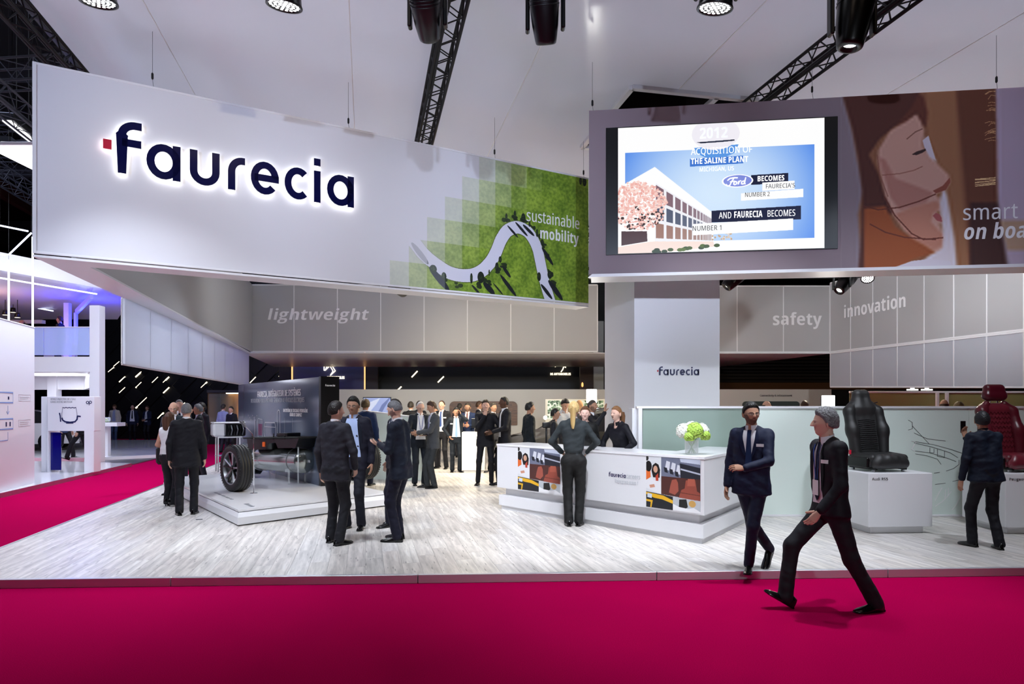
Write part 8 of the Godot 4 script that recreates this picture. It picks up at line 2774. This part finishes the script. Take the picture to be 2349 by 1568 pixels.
	for k in 6:
		var an := TAU * k / 5
		var c := Vector3(cos(an) * 0.055, 0.055, sin(an) * 0.055) if k < 5 else Vector3(0, 0.11, 0)
		var ap := lathe_mesh([Vector2(0, -0.03), Vector2(0.02, -0.034), Vector2(0.036, -0.01), Vector2(0.035, 0.014), Vector2(0.018, 0.03), Vector2(0.0, 0.024)], 12)
		one("apple", ap, mat("apple_green", Color(0.66, 0.74, 0.32), 0.35) if k == 0 else M.apple_green, "pale green apple lying in the glass bowl", "apple", b + Vector3(0.02, 1.08, 0.05) + c, 0.0, "apples in the glass bowl")
	# ---- a white car half hidden in the lower storey
	t = thing("white_car", "white car shown half hidden in the lower storey of the white stand", "car", Vector3(-18.3, 0.12, -25.0), 20.0)
	s = ST(true)
	var prof := [[-2.2, 0.6, 0.62, 0.6], [-2.0, 0.8, 0.84, 0.85], [-1.0, 0.95, 1.0, 0.9], [-0.2, 1.0, 1.42, 0.9], [0.6, 1.0, 1.48, 0.9], [1.4, 1.0, 1.35, 0.88], [2.1, 0.9, 0.98, 0.8], [2.25, 0.6, 0.7, 0.6]]
	var rg := []
	for g in prof:
		rg.append([Vector3(g[0], 0.25, g[3] * 0.9), Vector3(g[0], 0.6, g[3]), Vector3(g[0], g[1], g[3] * 0.95), Vector3(g[0], g[2], g[3] * 0.66), Vector3(g[0], g[2] + 0.02, 0)])
	for sd in [1.0, -1.0]:
		var gl := ST(true)
		for i in rg.size() - 1:
			for j in 4:
				var f := func(v: Vector3) -> Vector3: return Vector3(v.x, v.y, v.z * sd)
				quad(gl if j == 2 and i > 1 and i < 5 else s, f.call(rg[i][j]), f.call(rg[i][j + 1]), f.call(rg[i + 1][j + 1]), f.call(rg[i + 1][j]), Vector3(prof[i][0], 0.7, 0))
		part(t, "side_windows", done(gl), M.black_gloss)
	part(t, "body_shell", done(s), M.white_gloss)
	for x in [-1.4, 1.35]:
		for sd in [-1.0, 1.0]:
			s = ST(true)
			lathe(s, [Vector2(0.0, -0.1), Vector2(0.32, -0.1), Vector2(0.34, 0.0), Vector2(0.32, 0.1), Vector2(0.0, 0.1)], 20, Transform3D(Basis(Vector3.RIGHT, PI / 2), Vector3(x, 0.34, 0.8 * sd)))
			part(t, "wheel", done(s), M.black_matt)


# ---------------------------------------------------------------- stands behind
func build_far_stands() -> void:
	var zb := -36.0
	var t := struct_node("wall_black_stand", "high black wall of lozenge panels with slanted light bars", "wall")
	part(t, "backing", box_mesh(Vector3(29.5, 9.0, 0.3), 0.0, Vector3(-8.9, 4.5, zb - 0.16)), mat("black_wall", Color(0.02, 0.021, 0.026), 0.55))
	# lozenge panels where they show, left of the platform wall
	var tile := ST()
	box(tile, Transform3D(Basis(Vector3.BACK, PI / 4)), Vector3(1.36, 0.66, 0.05), 0.02)
	var tm := done(tile)
	var m2 := mat("black_tile", Color(0.026, 0.028, 0.036), 0.4)
	for i in 16:
		for j in 20:
			var x := -22.6 + i * 0.98 + (0.0 if j % 2 == 0 else 0.49)
			var y := 0.6 + j * 0.49
			if y < 8.4 and (i * 3 + j) % 2 == 0:
				part(t, "lozenge_panel", tm, m2, Transform3D(Basis(), Vector3(x, y, zb + 0.02)))
	var bars := [[160, 437, 240, 372], [235, 360, 315, 292], [312, 577, 392, 505], [535, 365, 568, 338], [537, 508, 620, 433], [540, 655, 620, 578], [312, 728, 395, 650], [768, 585, 850, 507], [920, 583, 1000, 507], [920, 728, 1002, 650], [1445, 655, 1527, 577], [540, 938, 695, 790], [845, 1083, 925, 1003], [1150, 930, 1225, 862], [2125, 590, 2207, 507], [2525, 502, 2608, 420], [4365, 510, 4445, 425], [4728, 582, 4810, 500], [4140, 718, 4222, 640]]
	for g in bars:
		var P := []
		for k in [0, 2]:
			var x: float = 220.0 + g[k] / 6.03
			var y: float = 780.0 + g[k + 1] / 6.03
			P.append(Vector3((x - 1174.5) / 1566.0 * 35.9, 1.75 - (y - 930.0) / 1566.0 * 35.9, zb + 0.02))
		one("light_bar", tube_mesh(P, [0.035], 6), M.led_warm, "slanted warm light bar on the black wall", "light bar", Vector3.ZERO, 0.0, "light bars on the black wall")
	# brand booth with gold edges, framed by brown piers
	var a := Vector3(-11.231, 3.806, -35.000)
	var b := Vector3(-7.521, 3.806, -35.000)
	t = thing("brand_booth", "violet-blue brand booth with gold light edges and glowing chevrons", "booth", Vector3((a.x + b.x) / 2, 0, -35.0))
	part(t, "panel", box_mesh(Vector3(b.x - a.x, 7.0, 0.2), 0.0, Vector3(0, 3.5, 0)), mat("violet_panel", Color(0.24, 0.26, 0.42), 0.35))
	for sd in [-1.0, 1.0]:
		part(t, "gold_light_edge", box_mesh(Vector3(0.06, 7.0, 0.05), 0.0, Vector3(sd * (b.x - a.x) / 2, 3.5, 0.13)), M.led_gold)
		part(t, "pier", box_mesh(Vector3(0.62, 7.0, 0.3), 0.0, Vector3(sd * ((b.x - a.x) / 2 + 0.36), 3.5, 0.0)), mat("brown_pier", Color(0.16, 0.12, 0.12), 0.5))
	var ch := func(px: float, py: float) -> Vector2: return Vector2((730.0 + px / 17.91 - 1174.5) / 1566.0 * 34.8 - t.position.x, 1.75 - (830.0 + py / 17.91 - 930.0) / 1566.0 * 34.8)
	for g in [[[230, 120], [235, 340], [265, 345], [470, 150], [600, 370], [490, 540]], [[555, 140], [690, 360], [490, 545]], [[255, 110], [380, 110], [300, 300]]]:
		var pts := []
		for k in g:
			pts.append(ch.call(k[0], k[1]))
		var s := ST()
		stroke(s, pts, 0.036, 0.03, Transform3D(Basis(), Vector3(0, 0, 0.16)))
		part(t, "chevron_sign_edge", done(s), M.led_warm)
	writing(t, "sign_lettering", "AUTOMOBILES", 0.13, M.led_warm, Vector3(ch.call(330, 690).x, ch.call(330, 690).y, 0.14), Basis(), true, 0.72, 0.02)
	# emblem and name further right
	t = thing("wall_sign", "glowing DS emblem and name on the black wall", "sign", Vector3(0, 0, zb + 0.08))
	var D2 := func(px: float, py: float) -> Vector2: return Vector2((1240.0 + px / 6.894 - 1174.5) / 1566.0 * 35.9, 1.75 - (830.0 + py / 6.894 - 930.0) / 1566.0 * 35.9)
	for g in [[[225, 40], [236, 78]], [[355, 30], [368, 70], [350, 120], [322, 158]], [[368, 62], [400, 78], [392, 60]]]:
		var pts := []
		for k in g:
			pts.append(D2.call(k[0], k[1]))
		var s := ST()
		stroke(s, pts, 0.05, 0.03)
		part(t, "emblem_stroke", done(s), M.led_warm)
	var d0: Vector2 = D2.call(152, 207)
	writing(t, "name_lettering", "DS AUTOMOBILES", 0.115, M.led_warm, Vector3(d0.x, d0.y, 0.0), Basis(), true, 0.80, 0.02)
	# brown and beige strips beside the pillar
	t = struct_node("wall_brown_stand", "brown and beige wall strips behind the stand beside the pillar", "wall")
	part(t, "brown_strip", box_mesh(Vector3(0.8, 6.0, 0.2), 0.0, Vector3(3.833, 3.000, -34.600)), mat("warm_brown", Color(0.22, 0.13, 0.08), 0.5))
	part(t, "beige_strip", box_mesh(Vector3(0.5, 6.0, 0.2), 0.0, Vector3(4.360, 3.000, -34.400)), M.back_wall_paint)
	part(t, "brown_strip", box_mesh(Vector3(2.0, 6.0, 0.2), 0.0, Vector3(5.689, 3.000, -34.600)), M.warm_brown)
	one("candle_lamp", lathe_mesh([Vector2(0, -0.12), Vector2(0.05, -0.08), Vector2(0.05, 0.06), Vector2(0, 0.14)], 10), M.led_gold, "small warm lamp glowing on the brown wall strip", "lamp", Vector3(3.537, 2.801, -34.300))
	# dark slatted wall on the right
	t = struct_node("wall_slatted", "dark slatted wall with a brown wood band behind the stand", "wall")
	part(t, "backing", box_mesh(Vector3(20.0, 6.0, 0.2), 0.0, Vector3(17.923, 3.000, -34.000)), mat("dark_brown", Color(0.06, 0.045, 0.035), 0.6))
	for k in 16:
		part(t, "slat", box_mesh(Vector3(20.0, 0.09, 0.08), 0.01, Vector3(17.828, 2.950, -33.820) + Vector3(0, 0.16 * k, 0)), mat("slat_brown", Color(0.13, 0.10, 0.075), 0.5) if k == 0 else M.slat_brown)
	part(t, "wood_band", box_mesh(Vector3(20.0, 0.34, 0.1), 0.0, Vector3(17.817, 2.720, -33.800)), mat("band_wood", Color(0.36, 0.22, 0.10), 0.5))
	# gold-lit car display left of the exhibit
	a = Vector3(-13.788, 2.324, -31.000)
	t = thing("car_display", "gold-lit glass-fronted display bay with a car beside the black wall", "display bay", Vector3(a.x, 0, a.z))
	part(t, "floor", box_mesh(Vector3(3.4, 0.75, 3.0), 0.0, Vector3(1.7, 0.375, -1.5)), M.black_wall)
	part(t, "rear_panel", box_mesh(Vector3(3.4, 1.65, 0.1), 0.0, Vector3(1.7, 1.55, -2.9)), mat("gold_panel", Color(0.42, 0.30, 0.14), 0.35))
	part(t, "side_panel", box_mesh(Vector3(0.06, 1.65, 3.0), 0.0, Vector3(0.0, 1.55, -1.5)), M.gold_panel)
	var s := ST(true)
	lathe(s, [Vector2(0.45, 0.0), Vector2(0.45, 1.6)], 24, Transform3D(Basis(), Vector3(0.5, 0.75, -1.2)))
	part(t, "gold_column", done(s), mat("gold_metal", Color(0.62, 0.47, 0.24), 0.3, 0.6))
	part(t, "top", box_mesh(Vector3(3.5, 0.12, 3.1), 0.0, Vector3(1.7, 2.40, -1.5)), M.dark_grey)
	part(t, "lamp_strip", box_mesh(Vector3(2.6, 0.05, 0.1), 0.0, Vector3(2.1, 2.31, -0.05)), M.led_warm)
	part(t, "glass_front", box_mesh(Vector3(3.4, 1.55, 0.02), 0.0, Vector3(1.7, 1.53, 0.0)), M.clear_glass)
	var al := area_light("display_bay_light", a + Vector3(1.8, 0.0, -1.3) + Vector3(0, 2.28 - a.y, 0), Vector2(2.4, 1.5), 3.0, Color(1.0, 0.82, 0.55))
	al.name = "display_bay_light"
	t = thing("display_car", "small white car with blue trim inside the gold-lit display bay", "car", Vector3(a.x + 1.9, 0.75, a.z - 1.6), 25.0)
	part(t, "body_shell", prism_mesh([Vector2(-0.9, 0.15), Vector2(-0.9, 0.45), Vector2(-0.5, 0.62), Vector2(-0.1, 0.98), Vector2(0.7, 1.0), Vector2(1.1, 0.65), Vector2(1.2, 0.15)], 0.9), M.white_gloss)
	part(t, "trim_stripe", box_mesh(Vector3(1.9, 0.12, 0.94), 0.0, Vector3(0.15, 0.42, 0)), mat("teal", Color(0.08, 0.30, 0.42), 0.3))
	for x in [-0.5, 0.75]:
		s = ST(true)
		lathe(s, [Vector2(0.0, -0.48), Vector2(0.2, -0.48), Vector2(0.2, 0.48), Vector2(0.0, 0.48)], 16, Transform3D(Basis(Vector3.RIGHT, PI / 2), Vector3(x, 0.2, 0)))
		part(t, "wheel", done(s), M.black_matt)


func build_small_things() -> void:
	# phones and tablet in people's hands
	var ph := box_mesh(Vector3(0.072, 0.145, 0.009), 0.003)
	for g in [["grey-haired bearded man in a navy suit looking down at a phone in his hands", 1, Vector3(-0.10, 0.045, 0.0), 76.0, -60.0, "black phone in the hands of the grey-haired bearded man"], ["stout man in a dark navy jacket photographing the seats with a raised phone", 1, Vector3(0.0, 0.13, -0.04), 10.0, 0.0, "black phone raised by the stout man before the red seat"], ["man telephoning with one hand on his hip and a pale blue tie", 0, Vector3(-0.03, 0.08, 0.0), 60.0, 0.0, "black phone at the ear of the man with the pale blue tie"]]:
		var o := one("phone", ph, M.black_satin, g[5], "phone", held[g[0]][g[1]] + g[2], g[3])
		o.rotation_degrees.x = g[4]
	var hw: Array = held["white-haired man in an open collar looking at a tablet"]
	var o := one("tablet", box_mesh(Vector3(0.25, 0.18, 0.009), 0.003), M.black_satin, "black tablet held between the white-haired man and the grey suit", "tablet", (hw[0] + hw[1]) / 2 + Vector3(0.05, 0.03, 0.1), 20.0)
	o.rotation_degrees.x = -60.0
	# black bag on the woman's shoulder
	var t := thing("shoulder_bag", "black handbag hanging beside the woman in the white top", "bag", Vector3(-5.919, 1.012, -11.550))
	part(t, "pouch", box_mesh(Vector3(0.12, 0.3, 0.26), 0.04, Vector3(0, -0.1, 0)), M.black_matt)
	part(t, "strap", tube_mesh([Vector3(0, 0.04, 0.1), Vector3(0.05, 0.42, 0.03), Vector3(0.05, 0.42, -0.03), Vector3(0, 0.04, -0.1)], [0.012], 6), M.black_matt)
	# glass case and posts beyond the partition
	t = struct_node("wall_glass_case", "olive tinted glass wall with white rail beyond the partition", "partition")
	part(t, "glass_sheet", box_mesh(Vector3(9.0, 2.0, 0.03), 0.0, Vector3(13.2, FLOOR_Y + 1.0, -17.6)), pane("olive_glass", Color(0.66, 0.64, 0.42), 0.72, 0.15))
	part(t, "top_rail", box_mesh(Vector3(9.0, 0.05, 0.08), 0.004, Vector3(13.2, FLOOR_Y + 2.02, -17.6)), M.white_satin)
	for x in [2150, 2172]:
		part(t, "post", box_mesh(Vector3(0.06, 2.0, 0.08), 0.004, Vector3((x - 1174.5) / 1566.0 * 17.5, FLOOR_Y + 1.0, -17.5)), M.white_satin)
	# a kettle-like exhibit and a dish on a shelf behind the partition
	var sh := Vector3(5.930, 1.706, -11.600)
	t = thing("display_shelf", "white shelf behind the frosted partition", "shelf", Vector3(sh.x, FLOOR_Y, sh.z))
	part(t, "body", box_mesh(Vector3(1.3, 1.58, 0.4), 0.006, Vector3(0, 0.79, 0)), M.white_satin)
	t = thing("chrome_unit", "rounded black and chrome unit on the shelf behind the partition", "machine part", Vector3(sh.x - 0.02, FLOOR_Y + 1.58, sh.z + 0.1))
	part(t, "housing", lathe_mesh([Vector2(0.0, 0), Vector2(0.1, 0), Vector2(0.11, 0.05), Vector2(0.085, 0.11), Vector2(0, 0.115)], 20), M.black_gloss)
	part(t, "spout", tube_mesh([Vector3(0.08, 0.06, 0), Vector3(0.17, 0.08, 0), Vector3(0.2, 0.06, 0)], [0.03, 0.022, 0.015], 10), M.chrome)
	one("shallow_dish", lathe_mesh([Vector2(0, 0.0), Vector2(0.08, 0.0), Vector2(0.12, 0.02), Vector2(0.115, 0.022), Vector2(0.0, 0.006)], 20), M.white_gloss, "shallow white dish on the shelf beside the chrome unit", "dish", Vector3(sh.x - 0.24, FLOOR_Y + 1.58, sh.z + 0.1))
	# bright small table signs far right
	for x in [2093, 2126]:
		var at := Vector3((x - 1174.5) / 1566.0 * 30.0, 2.45, -30.0)
		t = thing("lit_sign", "white lit sign shaped like an upturned T beyond the hung panels", "sign", at, 0.0, "lit T-shaped signs")
		part(t, "stem_light", box_mesh(Vector3(0.16, 0.5, 0.05), 0.0, Vector3(0, 0.25, 0)), M.lamp_soft)
		part(t, "foot_light", box_mesh(Vector3(0.46, 0.06, 0.1), 0.0, Vector3(0, 0.0, 0)), M.lamp_soft)
		part(t, "post", tube_mesh([Vector3(0, -2.45, -0.1), Vector3(0, 0.4, -0.1)], [0.03], 6), M.black_metal)
	# a scrap of paper on the stand floor, crumbs on the carpet
	var sc := Vector3(-4.591, 0.080, -10.020)
	one("paper_scrap", box_mesh(Vector3(0.09, 0.003, 0.05), 0.0, Vector3(0, 0.002, 0)), M.dark_grey, "small dark scrap lying on the planks by the exhibit platform", "scrap", sc, 20.0)
